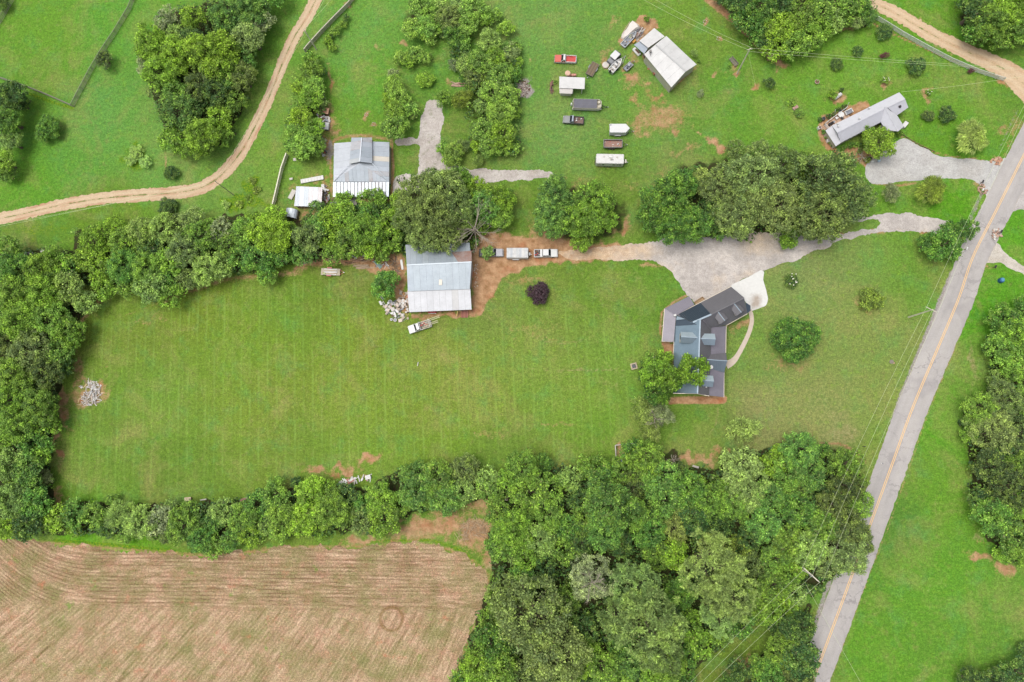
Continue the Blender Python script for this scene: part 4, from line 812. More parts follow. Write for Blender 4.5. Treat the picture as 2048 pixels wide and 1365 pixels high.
for i, (x, y, r, c) in enumerate([(1742, 268, 20, 'yg'), (1772, 285, 22, 'yg'), (1752, 308, 20, 'mid'), (1738, 290, 16, 'brt'), (1787, 280, 15, 'brt')]): pass
tree_at(1757, 287, 36, 'broad', 'yg', .75, 'bright yellow-green tree beside the ranch house wing at the pale drive', None)
tree_at(1738, 266, 16, 'broad', 'brt', 1.2, 'smaller bright green tree against the ranch house eave', None)
stand('the bed before the ranch house', 'shrubs in the ranch house bed', '1688,296,7,s,mid;1702,290,8,s,grn;1714,290,7,s,mid;1648,264,6,s,grn;1654,275,6,s,mid;1664,287,7,s,grn;1735,320,9,s,ylw;1800,268,9,s,mid;1720,302,8,s,obr;1728,288,8,s,drk', 1.0)
stand('the bed behind the ranch deck', 'shrubs behind the ranch deck', '1658,233,7,s,drk;1668,228,6,s,obr;1678,220,7,s,drk;1688,214,7,s,drk;1640,240,6,s,drk', 1.0)
tree_at(1294, 38, 8, 'shrub', 'brt', 1.2, 'small bright bush in the mulch bed above the white workshop')
tree_at(1388, 106, 9, 'fine', 'lite', .8, 'light green bush at the right side of the white workshop')
tree_at(1398, 122, 5, 'shrub', 'mid', 1, 'tiny shrub at the right corner of the white workshop')
tree_at(1400, 187, 9, 'wisp', 'gry', .7, 'small bare greyish bush on grass below the white workshop')
tree_at(1458, 134, 4, 'shrub', 'grn', 1, 'tuft of green weeds at the end of the grey bench frame')
tree_at(1111, 164, 5, 'shrub', 'mid', 1, 'weedy shrub between rusty machine and white open-sided shed')
stand('the top right corner wood', 'trees in the top right corner', '1948,22,38,b,drk;1985,48,40,b,mid;1960,62,30,b,grn;2028,18,40,b,brt;2035,62,34,b,mid;1998,80,24,b,mid;1995,10,34,b,yg;1940,-10,26,f,drk;2012,40,28,b,brt', 1.0)
stand('the group over the grey barn', 'trees over the grey barn', '838,392,42,o,olv;886,378,42,f,olv;918,355,26,b,mid;822,435,36,o,olv;868,424,50,o,olv;908,415,42,o,olv;848,476,36,o,olv;888,470,38,o,olv;930,440,28,f,lite;812,408,26,f,olv;870,362,28,f,olv', 1.3)
stand('the group right of the dead tree', 'yellow-green trees right of the barn', '950,386,28,b,yg;988,396,30,b,yg;1005,408,28,b,yg;962,412,36,f,teal;1000,440,24,b,mid;968,398,20,b,grn;965,450,20,b,mid;1012,394,20,b,brt', 0.95)
stand('the line below the metal sheds', 'trees below the metal sheds', """690,432,28,b,brt;664,436,28,b,yg;728,462,38,b,brt;745,398,26,b,mid;738,432,26,b,grn;780,442,28,b,yg;782,480,26,b,brt;700,482,36,b,mid;640,452,28,f,teal;612,478,36,f,olv;606,505,26,f,teal;668,502,26,f,mid;765,512,18,b,mid;738,498,24,b,yg;686,402,20,b,brt;635,415,20,f,blu;800,400,20,b,yg;655,475,24,b,yg;760,420,22,f,drk;720,420,16,b,drk;618,445,18,f,drk""", 0.95)
stand('the left line above the mown field', 'trees above the mown field', """190,480,34,f,yg;242,488,34,f,mid;282,468,36,f,lite;325,458,34,f,lite;250,530,38,b,grn;296,535,36,b,mid;202,540,30,b,yg;210,575,24,b,brt;340,522,30,b,brt;305,572,34,b,lite;345,590,26,b,brt;365,500,34,f,olv;262,568,26,b,mid;330,560,26,f,grn;170,520,26,b,yg;225,455,24,f,yg;375,560,26,f,obr;300,500,28,b,drk""", 0.9)
stand('the right line above the mown field', 'trees above the mown field', """405,470,36,f,mid;442,462,28,f,gry;460,492,30,f,mid;415,535,36,f,lite;445,530,28,w,lite;482,515,26,b,grn;492,462,32,b,mid;385,438,26,f,olv;542,468,44,b,yg;522,520,34,b,grn;545,438,26,b,yg;510,448,24,b,yg;560,505,26,b,grn;535,550,20,b,mid;410,500,14,b,lite;350,445,22,f,obr;580,470,24,b,mid;395,555,22,f,lite""", 0.9)
stand('the upper left edge wood', 'trees in the left edge wood', """20,500,26,b,mid;30,540,38,b,grn;80,540,38,b,brt;112,530,30,b,brt;30,590,38,b,mid;88,590,38,b,brt;138,578,34,b,lite;172,608,24,w,lite;40,645,42,b,brt;100,640,38,f,mid;138,662,32,b,brt;60,700,42,f,olv;120,700,32,b,mid;130,545,26,b,grn;8,620,26,b,drk;5,680,34,f,dk2;75,668,24,w,gry;108,510,22,f,mid""", 0.95, 'y')
stand('the lower left edge wood', 'trees in the left edge wood', """30,748,40,b,mid;92,745,34,f,dk2;126,728,24,b,drk;22,800,38,b,brt;78,815,38,b,mid;92,845,26,b,brt;30,855,38,b,mid;72,885,30,b,grn;80,918,24,b,brt;20,930,38,f,lite;62,945,34,b,teal;90,952,18,w,gry;20,1000,38,b,lite;72,1002,34,b,grn;12,1055,26,b,yg;55,1048,30,b,drk;50,780,26,f,drk;5,890,28,b,brt;98,798,20,b,drk;40,965,26,b,yg;95,1045,20,b,mid;60,905,20,f,drk""", 0.95, 'y')
stand('the left hedgerow above the stubble', 'trees in the hedgerow above the stubble field', """112,1040,28,b,yg;148,1028,28,b,grn;188,1030,26,b,mid;240,1030,32,w,lite;282,1045,34,f,lite;318,1040,28,w,gry;366,1050,38,f,mid;400,1075,32,f,grn;440,1025,28,f,lite;424,1092,24,b,mid;488,1032,34,f,mid;520,1008,30,b,grn;500,1070,24,b,yg;480,1060,20,b,drk;256,1068,20,b,mid;210,1062,20,f,drk;335,1070,22,f,obr;150,1058,18,b,yg;462,1085,22,b,grn;415,1050,24,b,teal;225,1000,14,b,mid;340,1012,16,f,lite;378,1020,20,f,mid""", 0.75)
stand('the right hedgerow above the stubble', 'trees in the hedgerow above the stubble field', """550,990,32,b,mid;566,1032,40,f,mid;622,992,38,b,yg;608,1040,38,b,yg;660,1022,40,b,mid;692,992,26,b,drk;722,1040,28,f,obr;760,1000,32,b,brt;768,1040,36,b,brt;728,1010,26,b,grn;830,950,32,b,teal;832,985,38,b,teal;878,960,38,b,mid;892,995,34,b,teal;930,940,32,f,obr;925,985,28,b,lite;972,958,28,f,lite;980,985,28,b,mid;860,1000,22,b,mid;700,1025,24,f,mid;650,980,22,b,brt;560,1062,24,b,mid;535,1055,20,f,lite;800,1010,24,b,brt;590,965,14,b,drk;640,1060,20,b,brt;905,940,18,w,lite;530,1030,20,b,drk""", 0.8)
stand('the roadside wood, top left', 'trees in the roadside wood', """1048,938,38,f,mid;1060,985,40,b,mid;1028,1062,42,b,brt;1008,1088,36,b,mid;1098,1030,36,b,mid;1137,960,28,f,lite;1185,935,30,b,mid;1205,965,36,b,teal;1220,1012,56,b,teal;1212,1062,42,b,teal;1165,1085,34,f,drk;1160,1000,26,f,drk;1105,975,30,b,mid;1080,1080,36,b,lite;1140,1060,28,b,grn;1175,1040,30,b,mid;1130,1100,30,b,mid;1050,1110,30,b,brt;1000,1030,26,b,mid;1032,1100,26,b,lite;1090,925,22,f,grn;1020,960,24,b,brt""", 1.0)
stand('the roadside wood, top middle', 'trees in the roadside wood', """1292,918,40,f,mid;1318,958,40,b,teal;1330,1000,38,b,teal;1268,975,32,f,dk2;1272,1030,34,b,mid;1380,982,38,b,grn;1412,1002,38,f,mid;1392,1040,34,b,drk;1482,932,44,f,pin;1492,978,44,o,pn2;1462,1005,38,f,mid;1350,1060,32,f,cream;1300,1070,34,b,grn;1440,1050,30,f,drk;1360,940,18,f,dk2;1440,980,28,b,mid;1245,940,28,b,mid;1370,1020,24,b,cream;1420,1085,26,w,cream;1265,900,24,b,grn;1305,1040,22,b,drk;1395,965,18,b,yg;1240,1090,26,b,drk""", 1.0)
stand('the roadside wood, top right', 'trees in the roadside wood', """1598,905,42,b,teal;1578,950,38,b,mid;1562,915,26,b,yg;1622,952,36,b,teal;1692,930,38,f,mid;1688,975,36,f,dk2;1718,1012,32,f,mid;1700,1060,42,f,obr;1692,1105,48,o,olv;1640,1050,38,b,mid;1600,1020,38,b,grn;1620,1098,38,b,lite;1570,1080,38,b,mid;1550,1118,34,b,mid;1532,1050,38,b,teal;1502,1080,30,f,drk;1540,990,36,b,teal;1660,1010,32,f,obr;1590,980,28,f,dk2;1715,1085,32,f,obr;1660,1130,30,f,olv;1648,900,18,b,grn;1540,935,26,b,yg;1500,1030,26,b,mid;1640,985,24,b,drk;1575,1150,28,b,brt;1600,1130,24,b,yg;1725,960,14,f,mid""", 0.95)
stand('the roadside wood, lower left', 'trees in the roadside wood', """1062,1235,82,o,olv;1112,1305,72,o,olv;1020,1190,46,f,obr;1130,1200,36,f,mid;982,1285,38,b,grn;952,1330,32,b,brt;1004,1345,38,b,mid;1182,1155,48,o,gry;1160,1255,34,b,drk;1200,1330,38,b,mid;1170,1300,28,b,brt;1050,1160,32,b,grn;1090,1140,28,b,drk;985,1240,26,b,mid;1010,1310,26,b,drk;1150,1340,30,b,yg;960,1365,30,b,brt;1040,1350,30,f,obr;992,1205,22,b,brt;1225,1180,26,b,drk;915,1360,18,b,brt;1235,1365,30,b,mid""", 1.0)
stand('the roadside wood, lower right', 'trees in the roadside wood', """1418,1132,68,p,pin;1455,1185,58,p,pin;1290,1240,78,p,pn2;1272,1168,52,p,pn2;1320,1292,52,p,pn2;1440,1228,42,p,pin;1232,1225,38,p,pn2;1360,1180,34,b,grn;1380,1250,30,b,brt;1340,1340,34,b,mid;1400,1290,28,b,brt;1480,1250,28,b,grn;1512,1195,34,b,mid;1545,1170,34,b,mid;1345,1110,30,b,yg;1310,1110,30,b,mid;1260,1330,34,f,blu;1500,1130,30,f,obr;1440,1270,22,b,mid;1380,1310,24,b,grn;1240,1290,24,b,grn;1300,1350,26,b,brt;1340,1220,26,b,drk;1540,1225,26,b,brt;1588,1190,24,b,lite;1578,1215,22,b,yg;1375,1360,20,b,grn;1475,1100,26,b,ylw;1515,1225,24,b,brt""", 1.0)
stand('the dark clump by the clearing', 'trees by the clearing', '1590,1262,42,f,drk;1602,1315,42,b,drk;1562,1300,34,f,mid;1480,1345,28,f,drk;1540,1350,34,b,grn;1598,1360,36,f,obr;1520,1330,26,f,mid;1575,1340,26,b,dk2;1560,1255,24,b,drk;1450,1365,18,f,grn', 0.95)
stand('the clump above the dirt drive', 'big trees beside the driveway', '1112,398,42,b,blu;1105,438,40,b,blu;1190,408,46,b,brt;1162,440,44,b,brt;1165,485,24,b,brt;1205,442,28,b,brt;1140,420,30,b,teal', 0.95)
stand('the big group above the driveway', 'big trees beside the driveway', """1338,402,50,b,grn;1308,432,34,b,grn;1382,448,42,b,grn;1345,452,40,b,grn;1360,372,34,b,grn;1445,372,46,o,olv;1508,355,58,o,olv;1545,412,60,o,olv;1472,432,50,o,olv;1402,362,26,f,cream;1655,362,68,o,obr;1640,428,62,o,obr;1700,400,48,o,obr;1602,330,32,b,mid;1582,472,22,b,brt;1602,400,28,b,mid;1518,300,22,f,olv;1565,330,40,o,obr;1625,455,36,f,obr;1570,485,18,b,brt;1300,395,26,b,grn;1430,430,30,b,drk;1475,305,26,f,obr;1440,460,20,b,grn""", 1.0)
for i, (x, y, r, kd, c, hk, lb) in enumerate([
    (93, 257, 27, 'dense', 'grn', .9, 'round deep green bush alone on grass left of the long thicket'),
    (208, 118, 20, 'fine', 'dk2', .8, 'dark thorny small tree grown over the board fence'),
    (340, 345, 15, 'dense', 'drk', .9, 'small round dark bush just above the dirt track'),
    (335, 415, 19, 'dense', 'drk', .8, 'round dark bush hugging the lower edge of the dirt track'),
    (1583, 561, 15, 'dense', 'drk', .7, 'dark round bush with white blooms right of the house pad'),
    (1745, 596, 25, 'dense', 'ylw', .9, 'yellowish round small tree on the front lawn'),
    (1590, 680, 48, 'dense', 'grn', 1.0, 'large dense round green tree on the lawn right of the house'),
    (1080, 587, 23, 'dense', 'plum', 1.0, 'dark purple-leaved round plum tree alone on the lawn'),
    (976, 506, 15, 'broad', 'lite', .9, 'small light green tree hanging over the grey pickup by the barn'),
    (770, 568, 30, 'broad', 'grn', .8, 'round glossy green tree left of the grey barn'),
    (1783, 386, 20, 'wisp', 'gry', .8, 'feathery grey-green small tree below the ranch drive'),
    (1862, 382, 32, 'willow', 'ylw', .75, 'yellow-green feathery tree on the grass island by the road'),
    (1486, 856, 34, 'wisp', 'wil', 1, 'pale feathery willow on the lawn below the house'),
    (1288, 818, 28, 'wisp', 'wil', 1.1, 'pale feathery willow with dead tips below the house, left crown'),
    (1322, 826, 28, 'wisp', 'gry', 1.1, 'pale greyish willow with dead tips below the house, right crown'),
    (1302, 858, 26, 'wisp', 'wil', 1, 'lowest pale willow crown below the house'),
]): tree_at(x, y, r, kd, c, hk, lb)
stand('the group over the house roof', 'trees at the house', '1310,745,32,b,brt;1335,755,30,b,brt;1385,740,34,b,yg;1310,785,26,b,grn;1332,718,20,b,brt;1300,725,20,b,mid;1352,765,22,b,grn;1325,800,16,b,brt;1290,750,18,b,drk', 1.45)
stand('the clump at the driveway mouth', 'trees at the driveway mouth', '1888,490,34,b,grn;1858,488,24,b,grn;1925,462,28,b,grn;1905,505,20,b,grn;1895,458,20,b,grn', 0.95)
stand('the upper wood across the road', 'trees right of the road', '2010,645,38,b,grn;2042,668,44,b,brt;2008,700,40,b,mid;2035,732,34,b,brt;2005,672,26,b,teal;1985,690,20,b,drk;2050,620,30,b,grn', 0.85, 'y')
stand('the lower wood across the road', 'trees right of the road', """1958,815,36,f,mid;2008,800,44,o,obr;1950,848,28,f,lite;1990,868,48,o,olv;2042,870,40,f,obr;1978,928,42,f,dk2;2020,975,48,o,dk2;1988,1030,42,b,grn;2032,1078,42,b,mid;2012,1105,24,b,brt;2045,1010,34,b,brt;2040,930,34,f,mid;1940,870,20,b,brt;1965,1000,30,b,drk;2045,800,30,b,mid;2000,760,24,f,lite;2045,1110,24,b,brt;2010,900,30,b,drk""", 0.8, 'y')
stand('the bottom right corner', 'trees in the bottom right corner', '2035,1345,34,b,drk;1940,1362,30,f,drk;1990,1365,30,b,drk;2050,1300,20,f,drk;1965,1380,26,b,drk', 0.7)
# dead and bramble growth
def dead(px, py, R_, H_, lb, n=9, seed=1, lean=(0, 0), nm='dead_tree', leaves=None):
    o = empty(nm, P(px, py, 0), 0, lb, 'dead tree'); dead_mesh(seed, R_, H_, n, lean).obj('bare_branches', DEADW, o); return o
bx = V(905, 470, 9) ; b0 = V(945, 470, 0)
dead(950, 470, 7.0, 11.5, 'bare dead tree with pale branches spreading beside the grey barn', 17, 4, (1.2, -1.0))
dead(1003, 1000, 1.8, 3.5, 'small bare grey dead tree at the end of the hedgerow', 9, 6)
dead(1305, 838, 2.6, 6.0, 'bare pale branches rising through the willows below the house', 9, 8)
dead(1180, 1145, 3.6, 15.5, 'tall dead pine top with bare grey twigs in the roadside wood', 10, 9)
dead(1306, 726, 1.6, 6.5, 'bare twigs sticking up beside the house roof tree', 6, 12)
dead(1720, 318, 1.6, 1.6, 'bare fallen branches in the bed before the ranch house', 7, 13)
dead(1345, 920, 1.6, 1.5, 'dark heap of bare brush at the edge of the roadside wood', 9, 15, nm='brush_pile')
for x, y, r, lb in ((272, 305, 16, 'bramble bush with bare patches, upper clump left of the thicket'), (262, 322, 13, 'bramble bush, lower left clump by the thicket'), (290, 325, 14, 'bramble bush, lower right clump by the thicket')):
    tree_at(x, y, r, 'fine', 'lite', .45, lb, 'bramble bushes by the thicket')
for x, y, r, c, lb in ((505, 362, 9, 'ylw', 'upper tuft of yellow-flowered tall weeds near the dirt track'), (512, 380, 10, 'ylw', 'lower tuft of yellow-flowered tall weeds near the dirt track'), (452, 410, 10, 'lite', 'left tuft of tall weeds below the dirt track'), (478, 408, 10, 'ylw', 'middle tuft of tall weeds below the dirt track'), (496, 396, 9, 'brt', 'right tuft of tall weeds below the dirt track')):
    tree_at(x, y, r, 'shrub', c, .5, lb, 'tall weeds by the dirt track', cat='weeds')
for x, y, r, c, lb in ((1582, 204, 12, 'brt', 'upper round vegetable bed of bright leaves on the top right lawn'), (1598, 228, 12, 'mid', 'lower round vegetable bed of bright leaves on the top right lawn')):
    tree_at(x, y, r, 'shrub', c, .5, lb, 'vegetable beds', name='garden_bed', cat='garden bed')
plant_all()
# blooms: a part of their bush
BLOOM = paint((250, 246, 225), 0.6, dirt=0.0, k=0.8)
def blooms(px, py, rpx, h, n, seed):
    tgt = min((o for o in COL.objects if o.name.startswith('shrub') and o.type == 'EMPTY'), key=lambda o: (o.location - V(px, py, 0.8)).length)
    g = random.Random(seed); mb = MB(); r = rpx * 0.122 / tgt.scale.x; zz = 1 / tgt.scale.z
    for i in range(n):
        a = g.uniform(0, 6.28); q = r * math.sqrt(g.random()) * .9; x, y = math.cos(a) * q, math.sin(a) * q; z = h * zz * (1.02 - 0.3 * (q / r) ** 2)
        mb.box(x, y, z, .22, .22, .06, g.uniform(0, 1))
    mb.obj('blossoms', BLOOM, tgt)
blooms(1583, 561, 14, 2.6, 11, 1); blooms(1770, 161, 8, 1.9, 9, 2); blooms(1857, 185, 6, 1.2, 5, 3)

# undergrowth in the woods: one mass of low leaves
def undergrowth(seed=5):
    g = np.random.default_rng(seed); VV = []; AT = []
    polys = list(WOODS.values()) + [[(790, 360), (950, 350), (960, 500), (800, 510)], [(1290, 380), (1400, 330), (1600, 310), (1740, 360), (1730, 430), (1560, 480), (1330, 470)], [(900, 100), (1040, 90), (1040, 310), (950, 310)], [(590, 120), (645, 110), (650, 220), (600, 310), (575, 300)], [(1925, -20), (2080, -20), (2080, 90), (1960, 90)]]
    for p in polys:
        U = np.array([a[0] for a in p]); W = np.array([a[1] for a in p]); area = 0.5 * abs(np.dot(U, np.roll(W, 1)) - np.dot(W, np.roll(U, 1))) * 0.0149
        nc = int(area * 0.42); u = g.uniform(U.min(), U.max(), nc * 4); v = g.uniform(W.min(), W.max(), nc * 4); ok = inpoly(p, u, v) & ~inpoly(CLEAR, u, v); u = u[ok][:nc]; v = v[ok][:nc]
        for a, b in zip(u, v):
            x, y, _ = P(a, b, 1.5); n = int(g.integers(10, 26)); e = rdirs(g, n); r = g.uniform(0.6, 1.3); zc = g.uniform(0.5, 3.2)
            cen = np.array([x, y, zc]) + e * r; cen[:, 2] = np.maximum(cen[:, 2], 0.1); nr = e * .5 + rdirs(g, n) * .5 + np.array([0, 0, .8]); nr /= np.linalg.norm(nr, axis=1)[:, None]
            tn = np.cross(nr, rdirs(g, n)); tn /= np.linalg.norm(tn, axis=1)[:, None]; sz = g.uniform(.8, 1.5, n)
            VV.append(cards(cen, nr, tn, .34 * sz, .5 * sz, -.1)); AT.append(np.column_stack([np.repeat(g.random(n), 4), np.repeat(g.random(n), 4), np.full(4 * n, g.random()), np.ones(4 * n)]))
    v = np.concatenate(VV); me = np_mesh('undergrowth', v, np.arange(len(v)).reshape(-1, 4), 4); colattr(me, 'leaf', np.concatenate(AT)); me.materials.append(LEAF)
    o = linkm('undergrowth', me); o.color = (*sr(72, 112, 48, 0.8), 1); tag(o, 'low green undergrowth filling the gaps between the trees of every wood', 'undergrowth', kind='stuff')
undergrowth()
# ---------------------------------------------------------------- building helpers
def wobj(mb, name, mat, root, bevel=0, label=None, smooth=False, seg=1):
    l = root.location; mb.v = [(v[0] - l.x, v[1] - l.y, v[2] - l.z) for v in mb.v]
    o = mb.obj(name, mat, root, bevel=bevel, smooth=smooth, seg=seg)
    if label: o['label'] = label
    return o
def m_metal(c, rust=0.0, spots=0.0, rough=0.45, metal=0.25, var=0.05, sc=1.0):
    key = ('metal', c, rust, spots, rough, metal, var)
    if key in _MC: return _MC[key]
    t = NT('sheet_metal'); p = t.obj(); r = t.n('ShaderNodeObjectInfo').outputs['Random']
    col = t.scale(sr(*c), t.mapr(r, 0, 1, 1 - var, 1 + var))
    col = t.scale(col, t.mapr(t.noise(0.35 * sc, 5, 0.7, p), 0.25, 0.75, 0.86, 1.12)); col = t.scale(col, t.mapr(t.noise(3, 4, 0.7, p), 0.3, 0.7, 0.95, 1.05))
    if rust: col = t.mix(t.mapr(t.noise(0.8, 6, 0.8, p), 0.66 - rust * 0.2, 0.76 - rust * 0.1, 0, 0.75), col, sr(168, 118, 96))
    if spots: col = t.mix(t.mapr(t.noise(1.6, 4, 0.8, p), 0.67, 0.7, 0, spots), col, sr(96, 98, 98))
    _MC[key] = t.out(col, rough, metal); return _MC[key]
def plane_fit(pts):
    A = np.array([[p[0], p[1], 1] for p in pts]); z = np.array([p[2] for p in pts]); s = np.linalg.lstsq(A, z, rcond=None)[0]; return s
def clip(poly, n, d, keep=1):
    out = []; m = len(poly)
    for i in range(m):
        a, b = poly[i], poly[(i + 1) % m]; da = (a[0] * n[0] + a[1] * n[1] - d) * keep; db = (b[0] * n[0] + b[1] * n[1] - d) * keep
        if da <= 0: out.append(a)
        if (da < 0 < db) or (db < 0 < da):
            t = da / (da - db); out.append((a[0] + (b[0] - a[0]) * t, a[1] + (b[1] - a[1]) * t))
    return out
def slope(root, px, mats, panel=None, rib=None, thick=0.07, name='roof_slope', dz=0.0, label=None, fall=None, gap=0.03, ribh=0.045):
    """one roof plane; panel = width of separate roofing sheets, rib = spacing of raised seams"""
    W = [P(*q) for q in px]; a, b, c = plane_fit(W); poly = [(q[0], q[1]) for q in W]
    f = Vector((a, b)) if fall is None else Vector(fall)
    f = f.normalized() if f.length > 1e-4 else Vector((0, 1)); ac = (-f.y, f.x)
    ss = [q[0] * ac[0] + q[1] * ac[1] for q in poly]; s0, s1 = min(ss), max(ss); Z = lambda x, y: a * x + b * y + c + dz
    mats = mats if isinstance(mats, (list, tuple)) else [mats]; g = random.Random(int(px[0][0] * 7 + px[0][1]))
    def slab(mb, pl, off=0.0):
        n = len(pl); vs = [(x, y, Z(x, y) - thick + off) for x, y in pl] + [(x, y, Z(x, y) + off) for x, y in pl]
        mb.add(vs, [tuple(range(n))[::-1], tuple(range(n, 2 * n))] + [(i, (i + 1) % n, n + (i + 1) % n, n + i) for i in range(n)])
    def seam(mb, s, w=0.07, h=0.05):
        seg_ = clip(clip(poly, ac, s + w / 2, 1), ac, s - w / 2, -1)
        if len(seg_) >= 3:
            n = len(seg_); vs = [(x, y, Z(x, y) - 0.01) for x, y in seg_] + [(x, y, Z(x, y) + h) for x, y in seg_]
            mb.add(vs, [tuple(range(n))[::-1], tuple(range(n, 2 * n))] + [(i, (i + 1) % n, n + (i + 1) % n, n + i) for i in range(n)])
    if panel:
        n = max(1, round((s1 - s0) / panel)); w_ = (s1 - s0) / n
        holder = None
        for k in range(n):
            pl = clip(clip(poly, ac, s0 + (k + 1) * w_ - (gap if k < n - 1 else 0), 1), ac, s0 + k * w_, -1)
            if len(pl) < 3: continue
            mb = MB(); slab(mb, pl, g.uniform(0, 0.02))
            if rib:
                j = 1
                while j * rib < w_ - 0.05:
                    seam(mb, s0 + k * w_ + j * rib, 0.05, ribh); j += 1
            wobj(mb, 'roof_panel', g.choice(mats), root)
        mb = MB(); 
        for k in range(1, n): seam(mb, s0 + k * w_ - gap / 2, gap, -0.0) if False else None
        base = MB(); slab(base, poly, -0.09); wobj(base, 'roof_deck', paint((92, 84, 78)), root)
        return None
    mb = MB(); slab(mb, poly)
    if rib:
        k = 0.5
        while s0 + k * rib < s1: seam(mb, s0 + k * rib, 0.05, ribh); k += 1
    return wobj(mb, name, mats[0], root, label=label)
def cap(root, a, b, w, mat, name='ridge_cap', h=0.07):
    return wobj(MB().beam(P(*a), P(*b), w, h), name, mat, root)
def walls(root, loop, mat, inset=0.35, name='wall', z0=-0.1, drop=0.12):
    W = [P(*q) for q in loop]; cx = sum(q[0] for q in W) / len(W); cy = sum(q[1] for q in W) / len(W); Q = []
    for x, y, z in W:
        d = Vector((cx - x, cy - y)); l = d.length; d = d / l if l else d; Q.append((x + d.x * inset * 1.3, y + d.y * inset * 1.3, z - drop))
    mb = MB(); n = len(Q)
    for i in range(n):
        a, b = Q[i], Q[(i + 1) % n]; mb.add([(a[0], a[1], z0), (b[0], b[1], z0), b, a], [(0, 1, 2, 3)])
    return wobj(mb, name, mat, root), Q
def wallpiece(root, Q, i, t, w, z0, z1, name, mat, proud=0.05, frame=None):
    """window or door set on wall i of loop Q, at fraction t"""
    a, b = Vector(Q[i][:2]), Vector(Q[(i + 1) % len(Q)][:2]); d = (b - a).normalized(); c = a.lerp(b, t)
    cen = Vector((sum(q[0] for q in Q) / len(Q), sum(q[1] for q in Q) / len(Q))); n = Vector((d.y, -d.x))
    if n.dot(c - cen) < 0: n = -n
    rz = math.atan2(d.y, d.x); c2 = c + n * proud / 2
    mb = MB().box(c2.x, c2.y, z0, w, proud + 0.04, z1 - z0, rz); o = wobj(mb, name, mat, root)
    if frame:
        mb = MB()
        for sx in (-1, 1): mb.box(c2.x + d.x * sx * w / 2, c2.y + d.y * sx * w / 2, z0 - .05, .1, proud + .1, z1 - z0 + .1, rz)
        for zz in (z0 - .08, z1): mb.box(c2.x, c2.y, zz, w + .2, proud + .1, .08, rz)
        l = root.location; mb.v = [(v[0] - l.x, v[1] - l.y, v[2]) for v in mb.v]; mb.obj('frame', frame, o)
    return o
def bld(name, px, py, label, cat, group=None): return empty(name, P(px, py, 0), 0, label, cat, group)

WHT = paint((240, 239, 235), 0.5, 0.0, 0.12); OFFW = paint((222, 216, 206), 0.6, 0, 0.3); WOODT = paint((200, 168, 128), 0.8, 0, 0.4); WOODG = paint((150, 142, 130), 0.85, 0, 0.4); WOODB = paint((128, 98, 78), 0.85, 0, 0.4)
TRIMW = paint((240, 226, 205), 0.6, 0, 0.1)

# ---------------------------------------------------------------- main house: dark metal roof
H = bld('farmhouse', 1398, 700, 'large house with dark grey metal roof, angled garage wing and dormers', 'house')
DK = m_metal((122, 120, 126), rough=0.45, metal=0.15); DK2 = m_metal((132, 130, 134), rough=0.45, metal=0.15); LG = m_metal((142, 137, 147), rough=0.45, metal=0.2); SKYREF = m_metal((150, 172, 186), rough=0.3, metal=0.5); BLD = m_metal((84, 98, 112), rough=0.38, metal=0.4); CAPM = m_metal((176, 194, 206), rough=0.4, metal=0.4)  # sky reflection painted into the west slope's colour; the metal itself is dark
BRK = paint((176, 120, 96), 0.85, 0, 0.3)
ZR, ZE, ZP = 7.6, 4.6, 2.9
# main body: ridge, west slope, east slope, porch roofs
slope(H, [(1349, 652, 3.2), (1400, 640, ZR), (1394.8, 787.5, ZR), (1346.4, 786.5, 3.2)], SKYREF, rib=0.42, ribh=0.035, label='west roof slope painted with a pale blue-grey sky reflection')
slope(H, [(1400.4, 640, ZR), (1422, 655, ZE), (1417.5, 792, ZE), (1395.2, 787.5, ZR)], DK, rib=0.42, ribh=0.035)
slope(H, [(1422.5, 655, 3.9), (1452, 652, ZP), (1447.6, 794.5, ZP), (1418, 791.5, 3.9)], LG, rib=0.42, ribh=0.035, name='porch_roof')
cap(H, (1400.3, 640, ZR + .06), (1395, 787.6, ZR + .06), 0.3, CAPM)
# entry gable over the front porch
slope(H, [(1414, 719.5, 5.2), (1454.5, 722.3, 4.6), (1451.5, 706, 3.0), (1418, 710, 4.3)], DK2, rib=0.42, dz=.08)
slope(H, [(1414, 719.5, 5.2), (1418, 737, 4.0), (1447.8, 745.5, 3.0), (1454.5, 722.3, 4.6)], m_metal((132, 146, 158), rough=0.35, metal=0.4), rib=0.42, dz=.1)  # same metal as the north side; sky reflection painted in as blue
cap(H, (1414, 719.5, 5.35), (1454.8, 722.3, 4.75), 0.2, CAPM)
# garage wing
slope(H, [(1352.5, 631, 3.3), (1462.5, 573.8, 3.3), (1488.8, 596.5, 6.9), (1386.5, 645, 6.9)], DK2, rib=0.42, ribh=0.035)
slope(H, [(1386.5, 645, 6.9), (1488.8, 596.5, 6.9), (1494.5, 627, 3.2), (1452, 650.5, 3.2), (1423, 655, 4.4)], DK, rib=0.42, ribh=0.035)
slope(H, [(1352.5, 631, 3.3), (1386.5, 645, 6.9), (1400, 640.5, 7.3), (1398, 650, 7.2), (1351, 652.5, 3.3)], BLD, dz=0.12)
slope(H, [(1352.7, 631.5, 3.2), (1401, 606, 3.6), (1420, 628, 6.6), (1386.5, 644.5, 6.9)], BLD, rib=0.42, dz=.1, label='dark blue roof patch at the valley')
slope(H, [(1353, 633, 3.4), (1370, 639, 5.0), (1352, 641, 3.6)], CAPM, dz=.32, name='roof_flashing')
cap(H, (1386, 645, 7.06), (1422.5, 629.3, 7.06), 0.38, CAPM); cap(H, (1422.5, 629.3, 7.0), (1488.8, 596.5, 7.0), 0.16, DK2)
cap(H, (1406, 641, 7.25), (1412.5, 647, 6.6), 0.12, LG); cap(H, (1412.5, 647, 6.6), (1422.5, 661, 5.1), 0.10, DK2)
